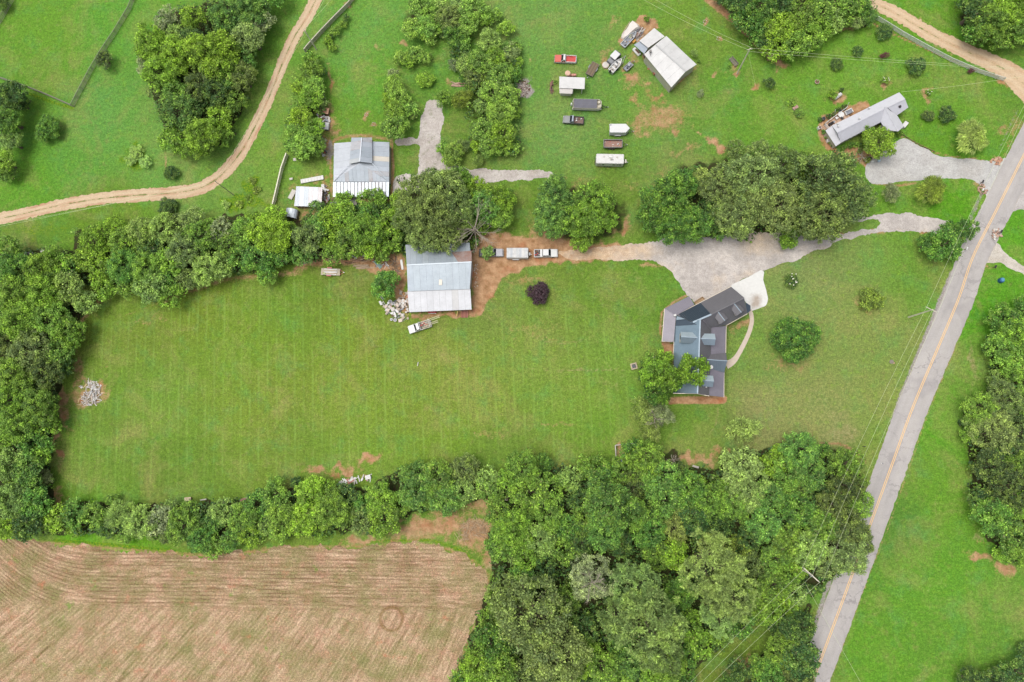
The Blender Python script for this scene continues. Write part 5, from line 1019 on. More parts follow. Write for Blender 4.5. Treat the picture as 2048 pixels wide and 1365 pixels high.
slope(H, [(1491, 605, 3.3), (1501, 611.5, 2.9), (1501.5, 622, 2.9), (1494.5, 627, 3.2)], BLD, name='bay_roof')
# rear porch, two joined lean-to roofs
slope(H, [(1378.2, 592.8, 2.7), (1329.5, 617.4, 2.7), (1352, 631.5, 3.5), (1389, 610, 3.5)], LG, rib=0.42, ribh=0.035, name='porch_roof')
slope(H, [(1329.2, 617.6, 2.7), (1324, 683, 2.7), (1347.4, 684, 3.5), (1352, 631.8, 3.5)], LG, rib=0.42, ribh=0.035, name='porch_roof')
# fascia boards
for a, b, z in (((1329, 618), (1324, 683), 2.62), ((1324, 683.3), (1347.5, 684.5), 2.62), ((1452.2, 652), (1451.3, 706), 2.8), ((1447.9, 746), (1447.6, 795), 2.8), ((1397, 787.8), (1346, 787.2), 5.0), ((1395.5, 788), (1418, 792.5), 5.6), ((1352.5, 630.5), (1462.5, 573.2), 3.15), ((1452.5, 651.5), (1494.8, 628), 3.05), ((1346, 712), (1348, 684), 3.0)):
    wobj(MB().beam(P(a[0], a[1], z), P(b[0], b[1], z), 0.14, 0.26), 'fascia', TRIMW, H)
SIDE = paint((226, 220, 210), 0.6, 0, 0.1)
_, Qm = walls(H, [(1349, 652, 3.2), (1422, 655, ZE), (1418, 792, ZE), (1395, 787.5, ZR), (1346.4, 786.5, 3.2)], BRK, 0.5); 
for t in (0.2, 0.45, 0.75): wallpiece(H, Qm, 4, t, 1.2, 1.0, 2.2, 'window', glass(), frame=TRIMW)
wallpiece(H, Qm, 3, 0.5, 1.2, 1.0, 2.2, 'window', glass(), frame=TRIMW)
_, Qg = walls(H, [(1356, 633, 3.2), (1461, 577, 3.2), (1487.5, 597.5, 6.6), (1492.5, 626, 3.1), (1452, 648.5, 3.1)], BRK, 0.5)
wallpiece(H, Qg, 2, 0.45, 4.2, 0, 2.3, 'garage_door', WHT)
for q in ((1331, 620), (1327, 650), (1326, 681), (1346, 682), (1449, 655), (1450, 680), (1450, 704), (1446, 748), (1446, 770), (1446, 792), (1376, 596), (1352, 607)):
    x, y, _z = P(q[0], q[1], 2.6); wobj(MB().box(x, y, 0, .16, .16, 2.65), 'porch_post', TRIMW, H)
wobj(MB().prism([P(*q)[:2] for q in ((1331, 620), (1376, 597), (1387, 611), (1350, 633), (1346, 682), (1326, 681))][::-1], 0, .3), 'porch_floor', OFFW, H)
wobj(MB().prism([P(*q)[:2] for q in ((1422, 658), (1449, 655), (1445, 792), (1418, 790))][::-1], 0, .3), 'porch_floor', OFFW, H)
for k in range(4):
    a = V(1379 - k * 0, 604, 0); b = V(1402, 603, 0)
    x, y, _z = P(1396 + 0 * k, 603, 0)
wobj(MB().beam(P(1388, 605, .3), P(1404, 594.5, .3), .12, .9), 'porch_rail', WOODT, H); wobj(MB().beam(P(1404, 594.5, .3), P(1409, 599, .3), .1, .9), 'porch_rail', WOODT, H); wobj(MB().prism([P(*q)[:2] for q in ((1388, 606), (1404, 596), (1408, 600), (1391, 610))][::-1], 0, .35), 'porch_step', WOODT, H)
def dormer(c0, c1, half, zr, drop, mat_a, mat_b, face, cheek):
    """gable dormer with ridge c0 (inner) to c1 (outer) in photo pixels at height zr"""
    a = V(*c0, zr); b = V(*c1, zr); d = (b - a).normalized(); n = Vector((-d.y, d.x, 0)); r = empty_part = None
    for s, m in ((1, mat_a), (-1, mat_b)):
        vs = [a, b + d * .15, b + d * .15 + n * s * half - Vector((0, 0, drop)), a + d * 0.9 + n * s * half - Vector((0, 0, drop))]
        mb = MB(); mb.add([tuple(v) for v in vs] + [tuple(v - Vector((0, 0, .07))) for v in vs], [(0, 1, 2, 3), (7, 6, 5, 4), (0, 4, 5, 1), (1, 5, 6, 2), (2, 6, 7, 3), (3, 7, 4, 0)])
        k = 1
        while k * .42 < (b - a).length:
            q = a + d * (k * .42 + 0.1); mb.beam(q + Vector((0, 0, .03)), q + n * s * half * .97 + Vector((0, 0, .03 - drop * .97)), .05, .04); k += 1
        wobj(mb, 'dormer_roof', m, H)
    wobj(MB().beam(a + Vector((0, 0, .05)), b + d * .15 + Vector((0, 0, .05)), .16, .05), 'dormer_ridge', CAPM, H)
    h2 = half - .25; mb = MB()
    f = [b + n * h2 - Vector((0, 0, drop * .95)), b - Vector((0, 0, .1)), b - n * h2 - Vector((0, 0, drop * .95)), b - n * h2 - Vector((0, 0, drop + 1.9)), b + n * h2 - Vector((0, 0, drop + 1.9))]
    mb.add([tuple(v) for v in f], [(0, 1, 2, 3, 4)])
    for s in (-1, 1):
        q = [a + n * s * h2 - Vector((0, 0, drop * .95)), b + n * s * h2 - Vector((0, 0, drop * .95)), b + n * s * h2 - Vector((0, 0, drop + 1.9)), a + n * s * h2 - Vector((0, 0, drop + .2))]
        mb.add([tuple(v) for v in q], [(0, 1, 2, 3)])
    wobj(mb, 'dormer_wall', cheek, H)
    wn = MB().box(b.x + d.x * .03, b.y + d.y * .03, zr - drop - .95, .9, .06, 1.0, math.atan2(n.y, n.x)); wobj(wn, 'window', glass(), H)
LB = m_metal((196, 212, 218), rough=0.35, metal=0.35); LB2 = m_metal((150, 166, 178), rough=0.35, metal=0.4)  # dormer metal: brighter north and duller south sheen painted as two tones
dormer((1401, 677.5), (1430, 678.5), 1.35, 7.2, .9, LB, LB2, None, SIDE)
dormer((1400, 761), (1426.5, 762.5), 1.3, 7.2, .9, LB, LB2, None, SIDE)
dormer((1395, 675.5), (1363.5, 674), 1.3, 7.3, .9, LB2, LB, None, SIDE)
dormer((1435, 623), (1449, 641), 1.15, 6.6, .8, DK2, DK2, None, SIDE)
dormer((1468, 607.5), (1482, 624.5), 1.15, 6.6, .8, DK2, DK2, None, SIDE)
wobj(MB().box(*P(1349.5, 631.5, 3.6), .55, .5, .5, .3), 'vent_box', WHT, H, bevel=.04)
for q in ((1364, 712.5, 5.2), (1422, 734, 4.4), (1412, 775, 5.4)): x, y, z = P(*q); wobj(MB().disc((x, y), .14, z, z + .35, 8), 'vent_pipe', WHT, H)
o = empty('satellite_dish', P(1421, 735, 4.2), .5, 'small white dish on thin braces on the house porch roof', 'dish'); MB().disc((0, 0), .38, .5, .58, 12, 1.25).obj('dish', WHT, o); MB().tube([(0, 0, 0), (0, 0, .5)], .04).tube([(0, 0, .3), (-1.3, -.9, .05)], .03).tube([(0, 0, .3), (-.9, .4, .05)], .03).obj('brace', WHT, o)

# ---------------------------------------------------------------- metal shed with raised middle roof
S = bld('metal_shed', 722, 335, 'large metal shed with raised centre roof and ribbed lean-to above the trees', 'shed')
GW = m_metal((210, 216, 224), 0.1, rough=0.4, metal=0.3); GB = m_metal((208, 216, 224), 0.12, rough=0.4, metal=0.35); GB2 = m_metal((202, 211, 219), 0.18, rough=0.45, metal=0.35); GR = m_metal((205, 205, 208), 0.65, rough=0.5, metal=0.25); CREAM = m_metal((238, 230, 214), 0.1, rough=0.5, metal=0.1)
slope(S, [(668, 287, 3), (722, 283, 5.0), (719.5, 327, 5.0), (667, 363.5, 3)], [m_metal((214, 219, 226), 0.05, rough=0.45, metal=0.2), m_metal((210, 215, 221), 0.08, rough=0.45, metal=0.2)], panel=1.7, rib=.45, ribh=.03, fall=(1, .02))
slope(S, [(722, 283, 5.0), (778.7, 284.8, 3), (778, 363.5, 3), (719.5, 327, 5.0)], [GB, GB, GR, GB2, CREAM, GB2], panel=1.25, rib=.45, ribh=.03, fall=(1, .02))
slope(S, [(719.5, 326.5, 5.05), (777.5, 364, 2.95), (667, 364, 2.95)], [GB, GR, GB2, GW, GB, GB2], panel=1.0, rib=.4, ribh=.03, dz=.03)
slope(S, [(703, 275.7, 4.9), (723.5, 275.5, 6.2), (719.4, 323.8, 6.2), (698.5, 328.4, 4.9)], [GB, GB2, GR, GB, m_metal((214, 218, 218), .3)], panel=1.25, rib=.45, ribh=.03, fall=(1, -.03))
slope(S, [(723.6, 275.5, 6.2), (744, 275.7, 4.9), (744.6, 326.6, 4.9), (719.5, 323.8, 6.2)], [GB, GB2, GR, GW, GB], panel=1.25, rib=.45, ribh=.03, fall=(1, .03))
cap(S, (723.5, 275.5, 6.27), (719.5, 323.8, 6.27), .2, GW); cap(S, (698, 328.5, 5.0), (667, 364, 3.1), .15, GW); cap(S, (744.6, 327, 4.8), (777.8, 363.8, 3.1), .15, GB2)
slope(S, [(666.2, 365, 2.95), (778, 364.5, 2.95), (777.4, 393.5, 2.3), (666, 394, 2.3)], [GW, GB2, m_metal((204, 207, 214), .1)], panel=.9, gap=.2, dz=.0)
walls(S, [(668, 287, 3), (722, 283, 5), (778.7, 284.8, 3), (778, 363.5, 3), (667, 363.5, 3)], m_metal((190, 190, 192), .3), .3)
walls(S, [(703, 277, 4.9), (723.5, 276, 6.1), (744, 277, 4.9), (744.4, 326, 4.9), (719.5, 323.5, 6.1), (699, 327.5, 4.9)], m_metal((170, 172, 176), .3), .1, name='upper_wall', z0=2.8)
for i in range(6): x, y, _z = P(669 + i * 21.3, 392.5, 2.2); wobj(MB().box(x, y, 0, .15, .15, 2.25), 'post', WOODG, S)

# ---------------------------------------------------------------- grey barn by the mown field
B = bld('metal_barn', 878, 570, 'wide grey metal barn with white lower lean-to roof beside the mown field', 'barn')
BG = m_metal((188, 199, 207), .02, rough=.4, metal=.3, var=.015); BG2 = m_metal((185, 196, 205), .04, rough=.4, metal=.3, var=.015); BN = m_metal((194, 204, 211), .05, rough=.4, metal=.3, var=.02); BW = m_metal((222, 223, 226), 0, .8, rough=.5, metal=.1); BW2 = m_metal((217, 216, 215), 0, .85, rough=.5, metal=.1)
slope(B, [(813.6, 530.5, 6), (942.8, 524.2, 6), (939, 486, 4.3), (810.8, 490, 4.3)], [BN, BN, BN, BG2], panel=1.55, rib=.4, ribh=.04)
slope(B, [(813.6, 530.8, 6), (815.8, 583, 4.2), (939.4, 578.4, 4.2), (942.9, 524.6, 6)], [BG, BG2, BG], panel=1.55, rib=.4, ribh=.04)
slope(B, [(815, 583.5, 3.95), (818.6, 624.8, 2.6), (943.2, 619.6, 2.6), (940.6, 578.8, 3.95)], [BW, BW2, BW], panel=1.55, rib=.5, ribh=.03)
cap(B, (813.4, 530.6, 6.08), (943.1, 524.4, 6.08), .3, BG)
slope(B, [(903, 505, 5.1), (943, 502, 5.1), (943.2, 524, 6.02), (917, 525.5, 6.02)], [m_metal((188, 168, 162), 1.3)], dz=.06, name='rusty_roof_sheet', label='rusty reddish roof sheet')
slope(B, [(878.5, 560, 4.7), (884.5, 560, 4.7), (884.5, 571, 4.5), (878.5, 571, 4.5)], [CREAM], dz=.34, name='roof_vent', thick=.2)
walls(B, [(810.8, 490, 4.3), (939, 486, 4.3), (942.8, 524.2, 6), (939.4, 578.4, 4.2), (815.8, 583, 4.2), (813.6, 530.5, 6)], m_metal((200, 204, 208), .1), .25)
for i in range(7): x, y, _z = P(820 + i * 20.3, 623.3 - i * .85, 2.5); wobj(MB().box(x, y, 0, .18, .18, 2.5), 'post', WOODB, B)

# ---------------------------------------------------------------- white workshop
W = bld('workshop', 1340, 125, 'long white metal workshop with low gable roof standing at an angle', 'workshop')
WW = m_metal((230, 229, 226), .0, .1, rough=.6, metal=.0, var=.008); WW2 = m_metal((229, 228, 225), 0, .1, rough=.6, metal=.0, var=.008)
slope(W, [(1288.3, 109.5, 3.6), (1311.5, 89, 4.5), (1371.5, 143.5, 4.5), (1342.8, 175, 3.6)], [WW, WW2], panel=2.2, rib=.6, ribh=.025)
slope(W, [(1311.5, 89, 4.5), (1332.7, 72.3, 3.6), (1393.2, 129.5, 3.6), (1371.5, 143.5, 4.5)], [WW, WW2], panel=2.2, rib=.6, ribh=.025)
cap(W, (1311.5, 89, 4.58), (1371.5, 143.5, 4.58), .35, m_metal((210, 210, 208)))
slope(W, [(1278.6, 82, 3.1), (1308.5, 56.5, 3.1), (1329.3, 73.2, 3.1), (1296.2, 96, 3.1)], [WW2], rib=.6, ribh=.025, name='lean_to_roof', fall=(.6, .5))
slope(W, [(1268, 89.8, 2.7), (1280, 82.5, 2.7), (1296, 96.5, 2.8), (1288.3, 108.3, 2.7)], [m_metal((186, 196, 206), rough=.35, metal=.4)], rib=.4, ribh=.03, name='lean_to_roof', fall=(.6, .5))
walls(W, [(1288.3, 109.5, 3.6), (1311.5, 89, 4.5), (1332.7, 72.3, 3.6), (1393.2, 129.5, 3.6), (1371.5, 143.5, 4.5), (1342.8, 175, 3.6)], m_metal((222, 214, 206), .1), .3)
walls(W, [(1279, 83, 3.1), (1308.5, 57.5, 3.1), (1327, 73, 3.1), (1296, 95, 3.1)], m_metal((222, 214, 206), .1), .2)
slope(W, [(1303, 127, 2.6), (1307, 123.5, 2.9), (1342, 166, 2.9), (1339, 171, 2.6)], [m_metal((205, 212, 216), rough=.4)], name='awning', fall=(.6, .6))
wobj(MB().box(*P(1301, 104, 4.4), .5, .5, .5).box(*P(1300, 107, 4.3), .2, 1.3, .1, .2), 'roof_vent', paint((150, 146, 142)), W)

# ---------------------------------------------------------------- ranch house
Rn = bld('ranch_house', 1730, 240, 'long grey shingled ranch house with short wing and rear deck', 'house')
def m_shingle(c):
    t = NT('shingles'); p = t.obj(); col = t.scale(sr(*c), t.mapr(t.noise(1.2, 5, .7, p), .25, .75, .92, 1.07)); col = t.scale(col, t.mapr(t.noise(9, 3, .8, p), .25, .75, .92, 1.08)); return t.out(col, .85)
S1 = m_shingle((220, 220, 225)); S2 = m_shingle((211, 211, 218)); S3 = m_shingle((206, 206, 214)); S4 = m_shingle((216, 216, 220))  # same shingles; lighter and darker slopes have their shading put into the tone
def courses(root, px, mat, **k): return slope(root, px, [mat], **k)
courses(Rn, [(1664, 251.5, 3), (1798.5, 185, 3), (1810.5, 198.5, 4.3), (1768, 219, 4.4), (1674.5, 266, 4.4)], S1)
courses(Rn, [(1674.5, 266.2, 4.4), (1768, 219.2, 4.4), (1762, 244.5, 3.1), (1682, 285.5, 3)], S3)
courses(Rn, [(1768, 219.2, 4.4), (1810.5, 198.6, 4.3), (1816.3, 215.7, 3), (1793.5, 231.5, 3)], S2)
courses(Rn, [(1664, 251.7, 3.02), (1674.6, 266.1, 4.42), (1681.9, 285.4, 3.02)], S4, dz=.0); courses(Rn, [(1651, 261.5, 2.8), (1664.2, 251.5, 3.02), (1682, 285.6, 3.02), (1671.5, 293, 2.8)], S4)
courses(Rn, [(1769.5, 214.5, 4.5), (1793.5, 231.5, 3.1), (1808, 253, 3), (1796, 263.5, 3.9)], S4, dz=.06)
courses(Rn, [(1769.5, 214.5, 4.5), (1796, 263.5, 3.9), (1771, 260.5, 2.9), (1761, 244.5, 3)], S2, dz=.08)
cap(Rn, (1674.5, 266.1, 4.47), (1769, 218.5, 4.47), .18, S3); cap(Rn, (1769.5, 214.5, 4.62), (1796, 263.3, 4.02), .18, S1); cap(Rn, (1775, 216, 4.4), (1790.5, 230, 3.25), .08, DARKM); cap(Rn, (1776, 216, 4.45), (1810, 199, 4.4), .08, S3)
_, Qr = walls(Rn, [(1653, 262, 2.9), (1798, 186, 3), (1814.5, 214, 3), (1682, 285, 3), (1671.5, 291, 2.9)], paint((224, 214, 200)), .35)
walls(Rn, [(1763, 246, 3), (1793, 232, 3), (1806, 252, 3), (1795, 262, 3.6), (1772, 259, 3)], paint((224, 214, 200)), .3)
for t in (.2, .4, .7, .85): wallpiece(Rn, Qr, 2, t, 1.1, 1, 2.1, 'window', glass(), frame=WHT)
for q in ((1675, 248, 3.6), (1676, 253, 3.9), (1719, 237.5, 4.4), (1738, 216.5, 3.6)): x, y, z = P(*q); wobj(MB().disc((x, y), .26, z, z + .3, 10, .7), 'vent_pipe', WHT, Rn)
x, y, z = P(1799.5, 214, 3.8); wobj(MB().disc((x, y), .34, z, z + .35, 12, .8), 'attic_fan', DARKM, Rn)
o = empty('chest_freezer', P(1806.5, 252.5, 0), .9, 'white box standing at the end of the ranch house wing', 'box'); MB().box(0, 0, 0, 1.5, .9, 1.0).obj('body', WHT, o, bevel=.05); MB().box(0, 0, 1.0, 1.54, .94, .08).obj('lid', WHT, o, bevel=.02)
# deck
D = bld('deck', 1670, 238, 'pinkish wooden deck with white railing behind the ranch house', 'deck')
dk = [V(1648, 252, .6), V(1690, 221, .6), V(1701, 229, .6), V(1663, 252.5, .6)]
dirx = (dk[1] - dk[0]).normalized(); n_ = Vector((dirx.y, -dirx.x, 0)); Ld = (dk[1] - dk[0]).length; DKM = [paint((228, 190, 162), .8, 0, .3), paint((214, 178, 150), .8, 0, .3), paint((236, 204, 178), .8, 0, .3)]
bm_ = MB().box(0, 0, 0, .28, 2.4, .05).mesh('deck_board')
for k in range(int(Ld / .31)):
    c = dk[0] + dirx * (.15 + k * .31) + n_ * 1.25; o = linkm('deck_board', bm_, D); o.location = (c.x - D.location.x, c.y - D.location.y, .55 + .006 * (k % 3)); o.rotation_euler = (0, 0, math.atan2(dirx.y, dirx.x))
    if not bm_.materials: bm_.materials.append(DKM[0])
    o.material_slots[0].link = 'OBJECT'; o.material_slots[0].material = DKM[k % 3]
for a, b in (((1646, 252), (1690, 219.5)), ((1646, 252), (1654, 262))):
    mb = MB(); A_, B_ = V(*a, 0), V(*b, 0)
    for z in (.75, 1.05, 1.5): mb.beam(A_ + Vector((0, 0, z)), B_ + Vector((0, 0, z)), .08, .08)
    n = int((B_ - A_).length / 1.2)
    for i in range(n + 1): q = A_.lerp(B_, i / max(1, n)); mb.box(q.x, q.y, 0, .1, .1, 1.5)
    wobj(mb, 'railing', WHT, D)
mb = MB()
for i in range(5): q = V(1644 + i * 1.9, 259 - i * 1.2, 0); mb.box(q.x, q.y, 0, .26, 1.3, .12 + i * .11, math.atan2(dirx.y, dirx.x))
wobj(mb, 'steps', DKM[1], D)
for a, b, h in (((1692, 219), (1698, 205.5), 0), ((1669, 231), (1671, 220), 0)):
    o = empty('awning_pole', P(*a, 0), 0, 'white pole leaning outward at the ' + ('upper' if a[0] > 1680 else 'middle') + ' edge of the ranch deck', 'pole'); MB().tube([(0, 0, 0), tuple(V(*b, 2.4) - V(*a, 0))], .06).obj('shaft', WHT, o)
def on_deck(nm, px, py, lab, cat, parts, rz=0, z=.6):
    o = empty(nm, P(px, py, z)[:2] + (z,), rz, lab, cat)
    for pn, mb, m in parts: mb.obj(pn, m, o, bevel=.02)
    return o
GRY = paint((150, 155, 165)); DKG = paint((88, 92, 98))
on_deck('patio_table', 1680, 232, 'white round table in the middle of the ranch deck', 'table', [('tabletop', MB().disc((0, 0), .75, .68, .73, 14), WHT), ('leg', MB().tube([(0, 0, 0), (0, 0, .7)], .06), WHT)])
for i, (a, b, w_) in enumerate(((1679, 226, 'dark chair above the white table on the ranch deck'), (1683, 238, 'dark chair below the white table on the ranch deck'), (1672, 238, 'white chair left of the table on the ranch deck'))):
    m = WHT if i == 2 else DKG; on_deck('patio_chair', a, b, w_, 'chair', [('seat', MB().box(0, 0, .4, .6, .6, .08), m), ('backrest', MB().box(0, .28, .45, .6, .06, .55), m), ('legs', MB().box(-.26, -.26, 0, .05, .05, .4).box(.26, -.26, 0, .05, .05, .4).box(-.26, .26, 0, .05, .05, .4).box(.26, .26, 0, .05, .05, .4), m)], i * 2.0)
on_deck('garden_sofa', 1696, 226, 'grey cushioned patio seat at the right end of the ranch deck', 'seat', [('cushion', MB().box(0, 0, .25, 1.7, 1.0, .25), GRY), ('backrest', MB().box(0, .45, .4, 1.8, .2, .5), WHT), ('arm', MB().box(-.9, 0, .2, .15, 1.1, .5).box(.9, 0, .2, .15, 1.1, .5), WHT)], .45)
on_deck('grill', 1660, 250, 'dark barbecue grill at the lower left of the ranch deck', 'grill', [('firebox', MB().box(0, 0, .6, 1.1, .6, .35), DKG), ('lid', MB().box(0, 0, .95, 1.0, .55, .2, ty=.5), RUBBER), ('cart', MB().box(0, 0, 0, 1.0, .5, .6), DARKM), ('side_shelf', MB().box(.8, 0, .85, .5, .5, .04), CHROME)], .5)
for i, (a, b, ww) in enumerate(((1645, 240, 'grey-green bin outside the left corner of the ranch deck'), (1637, 258, 'white pot at the outer edge of the mulch bed'), (1656, 283, 'white air conditioning unit at the ranch house west wall'))):
    o = empty(('bin', 'plant_pot', 'air_conditioner')[i], P(a, b, 0), .4, ww, ('bin', 'pot', 'air conditioner')[i]); MB().box(0, 0, 0, .8 + .3 * (i == 2), .8, .9, tx=.95, ty=.95).obj('body', (DKG, WHT, WHT)[i], o, bevel=.06); MB().disc((0, 0), .3, .9, .95, 12).obj('top', (DARKM, WOODB, GRY)[i], o)

# ---------------------------------------------------------------- smaller sheds
def lean_shed(nm, corners, zf, zb, lab, mats, wallm, rib=.4, panel=None, cat='shed'):
    cx = sum(c[0] for c in corners) / 4; cy = sum(c[1] for c in corners) / 4; o = bld(nm, cx, cy, lab, cat)
    z = [zb, zb, zf, zf]; cs_ = [(c[0], c[1], z[i]) for i, c in enumerate(corners)]
    slope(o, cs_, mats, panel=panel, rib=rib, ribh=.035); walls(o, cs_, wallm, .22); return o
lean_shed('small_shed', [(592.5, 373, 0), (645, 375, 0), (642.5, 414, 0), (588.5, 412.5, 0)], 2.1, 2.7, 'small metal shed with rust-streaked roof left of the large shed', [m_metal((206, 210, 216), .25), m_metal((190, 198, 206), .3), m_metal((200, 196, 198), .7)], paint((150, 130, 115)), rib=.45, panel=1.2)
o = bld('dome_shed', 588, 430, 'little grey curved-roof metal shed below the rust-streaked shed', 'shed'); mb = MB(); A_ = V(577, 420, 0); B_ = V(600, 424, 0); C_ = V(573.5, 437, 0)
ux = (B_ - A_); uy = (C_ - A_)
for k in range(7):
    a0, a1 = math.pi * k / 7, math.pi * (k + 1) / 7
    q = []
    for aa in (a0, a1): 
        f = .5 - .5 * math.cos(aa); z = 1.2 + .9 * math.sin(aa); q += [A_ + ux * f + Vector((0, 0, z)), A_ + ux * f + uy + Vector((0, 0, z))]
    mb = MB(); mb.add([tuple(v) for v in (q[0], q[1], q[3], q[2])] + [tuple(v - Vector((0, 0, .06))) for v in (q[0], q[1], q[3], q[2])], [(0, 1, 2, 3), (7, 6, 5, 4), (0, 4, 5, 1), (1, 5, 6, 2), (2, 6, 7, 3), (3, 7, 4, 0)]); wobj(mb, 'roof_panel', (GB, GB2)[k % 2], o)
wobj(MB().prism([tuple(v)[:2] for v in (A_, B_, B_ + uy, A_ + uy)][::-1], -.1, 1.25), 'wall', paint((120, 112, 106)), o)
OP = bld('open_shed', 1143, 168, 'white roofed open-sided shed with lower lean-to below the red pickup', 'shed')
slope(OP, [(1118.8, 153.5, 2.6), (1170, 155.8, 2.6), (1169, 178.5, 2.9), (1118.3, 176.5, 2.9)], [WW], rib=.5, ribh=.02); slope(OP, [(1118.6, 177, 2.6), (1145.5, 178, 2.6), (1144.5, 188, 2.1), (1119, 187, 2.1)], [m_metal((226, 220, 214), .05)], rib=.5, name='lean_to_roof')
walls(OP, [(1119, 155, 2.5), (1145, 156, 2.5), (1144, 186, 2.1), (1119.5, 185, 2.1)], OFFW, .2)
for q in ((1168, 156.5), (1164, 178), (1146, 178)): x, y, _z = P(*q, 2.5); wobj(MB().box(x, y, 0, .16, .16, 2.55), 'post', WHT, OP)
CO = bld('chicken_coop', 1537, 112, 'small pinkish wooden hutch beside the wood under the wires', 'hutch'); lean = [(1535.8, 106.5, 1.5), (1547, 107, 1.5), (1546.5, 117, 1.3), (1536.5, 117.5, 1.3)]
slope(CO, lean, [paint((236, 206, 190))], thick=.06, name='roof'); walls(CO, lean, paint((180, 140, 118)), .1)
o = lean_shed('brown_lean_to', [(638.5, 214.5, 0), (658.5, 217, 0), (656, 228.5, 0), (637, 225, 0)], 1.4, 1.6, 'flat orange-brown board roof beside the privacy fence row', [paint((214, 160, 126))], WOODB, rib=None, cat='lean-to')
lean_shed('tarp_shelter', [(628, 262, 0), (638, 262, 0), (643, 272, 0), (633, 278, 0)], 1.5, 1.8, 'small pale blue tarp shelter half under the fence row trees', [paint((190, 208, 228))], GRY, rib=None, cat='shelter')
# pen with white wall
PN = bld('animal_pen', 1243, 905, 'L-shaped pen with low white walls and tin-roofed corner by the wood', 'pen')
for a, b in (((1230.5, 891), (1272, 886.5)), ((1230.5, 891), (1233, 935))): wobj(MB().beam(P(*a, .55), P(*b, .55), .16, 1.1), 'pen_wall', OFFW, PN)
slope(PN, [(1233.5, 919, 1.6), (1244.5, 919, 1.6), (1245, 928, 1.4), (1236.5, 935, 1.4)], [m_metal((205, 210, 226))], thick=.06, name='tin_roof')
for q in ((1234, 920), (1243.5, 920), (1237, 933)): x, y, _z = P(*q, 1.4); wobj(MB().box(x, y, 0, .1, .1, 1.4), 'post', WOODG, PN)

# ---------------------------------------------------------------- fences
def fence(nm, pts, h, rails, lab, mat, span=2.4, rw=.15, picket=False, pm=None):
    root = bld(nm, pts[0][0], pts[0][1], lab, 'fence'); W_ = [V(*p) for p in pts]; Q = []
    for a, b in zip(W_[:-1], W_[1:]):
        n = max(1, round((b - a).length / span)); Q += [a.lerp(b, i / n) for i in range(n)]
    Q.append(W_[-1]); pmm = MB().box(0, 0, -.1, .13, .13, h + .15).mesh('post', pm or mat); rm = MB().box(.5, 0, -rw / 2, 1, .04, rw).mesh('rail', mat); capm = MB().box(.5, 0, 0, 1, .26 if picket else .1, .04).mesh('added_light_cap', mat)  # cap strip added along fence tops to give them a light line
    for q in Q: o = linkm('post', pmm, root); o.location = q - root.location
    for a, b in zip(Q[:-1], Q[1:]):
        d = b - a; ang = math.atan2(d.y, d.x); nn = Vector((-math.sin(ang), math.cos(ang), 0)) * .085
        for k in range(rails):
            o = linkm('rail', rm, root); o.location = a - root.location + nn + Vector((0, 0, h * (k + .6) / rails + TG.uniform(-.02, .02))); o.rotation_euler = (0, 0, ang); o.scale = (d.length, 1, 1)
        o = linkm('added_light_cap', capm, root); o.location = a - root.location + Vector((0, 0, h + .04)); o.rotation_euler = (0, 0, ang); o.scale = (d.length, 1, 1)
        if picket:
            mb = MB(); n = int(d.length / .16)
            for i in range(n):
                q = a + d * ((i + .5) / n) - nn; hh = h + TG.uniform(-.05, .05); mb.box(q.x - a.x, q.y - a.y, .03, .135, .02, hh, ang)
            o = linkm('pickets', mb.mesh('pickets', mat), root); o.location = a - root.location; o['kind'] = 'stuff'
    return root
GWOOD = paint((190, 184, 166), .9, 0, .35, k=.8); GWOOD2 = paint((152, 150, 132), .9, 0, .4, k=.75)
fence('board_fence', [(275, -15), (262, 20), (233, 68), (205, 110), (187, 140), (166, 180), (148, 214)], 1.5, 4, 'weathered board fence from the top edge to the pasture corner', GWOOD2, rw=.17)
fence('board_fence', [(148, 214), (100, 193), (60, 177), (0, 157), (-20, 150)], 1.4, 4, 'board fence from the pasture corner to the left photo edge', GWOOD2, rw=.17)
fence('board_fence', [(38, -14), (22, 12), (4, 44), (-12, 66)], 1.5, 4, 'short stretch of board fence in the top left corner', GWOOD2, rw=.17)
fence('rail_fence', [(1736, 32), (1768, 50), (1800, 70), (1850, 98), (1900, 124), (1950, 145), (1990, 158), (2004, 162)], 1.5, 5, 'long grey rail fence along the top right dirt road', paint((204, 206, 198), .9, 0, .3, k=.9), rw=.15)
fence('privacy_fence', [(716, -10), (700, 12), (672, 40), (645, 68), (618, 98), (612, 106)], 1.7, 2, 'weathered wooden privacy fence running down from the top edge', GWOOD, picket=True)
fence('privacy_fence', [(577, 312), (567, 340), (560, 370), (553, 400), (548, 420)], 1.7, 2, 'weathered wooden privacy fence left of the large metal shed', paint((226, 220, 200), .9, 0, .35, k=.9), picket=True)
fence('garden_edging', [(1800, 266), (1812, 276), (1830, 287), (1868, 305)], .35, 1, 'low wooden edging beside the ranch house drive', WOODB, span=3)

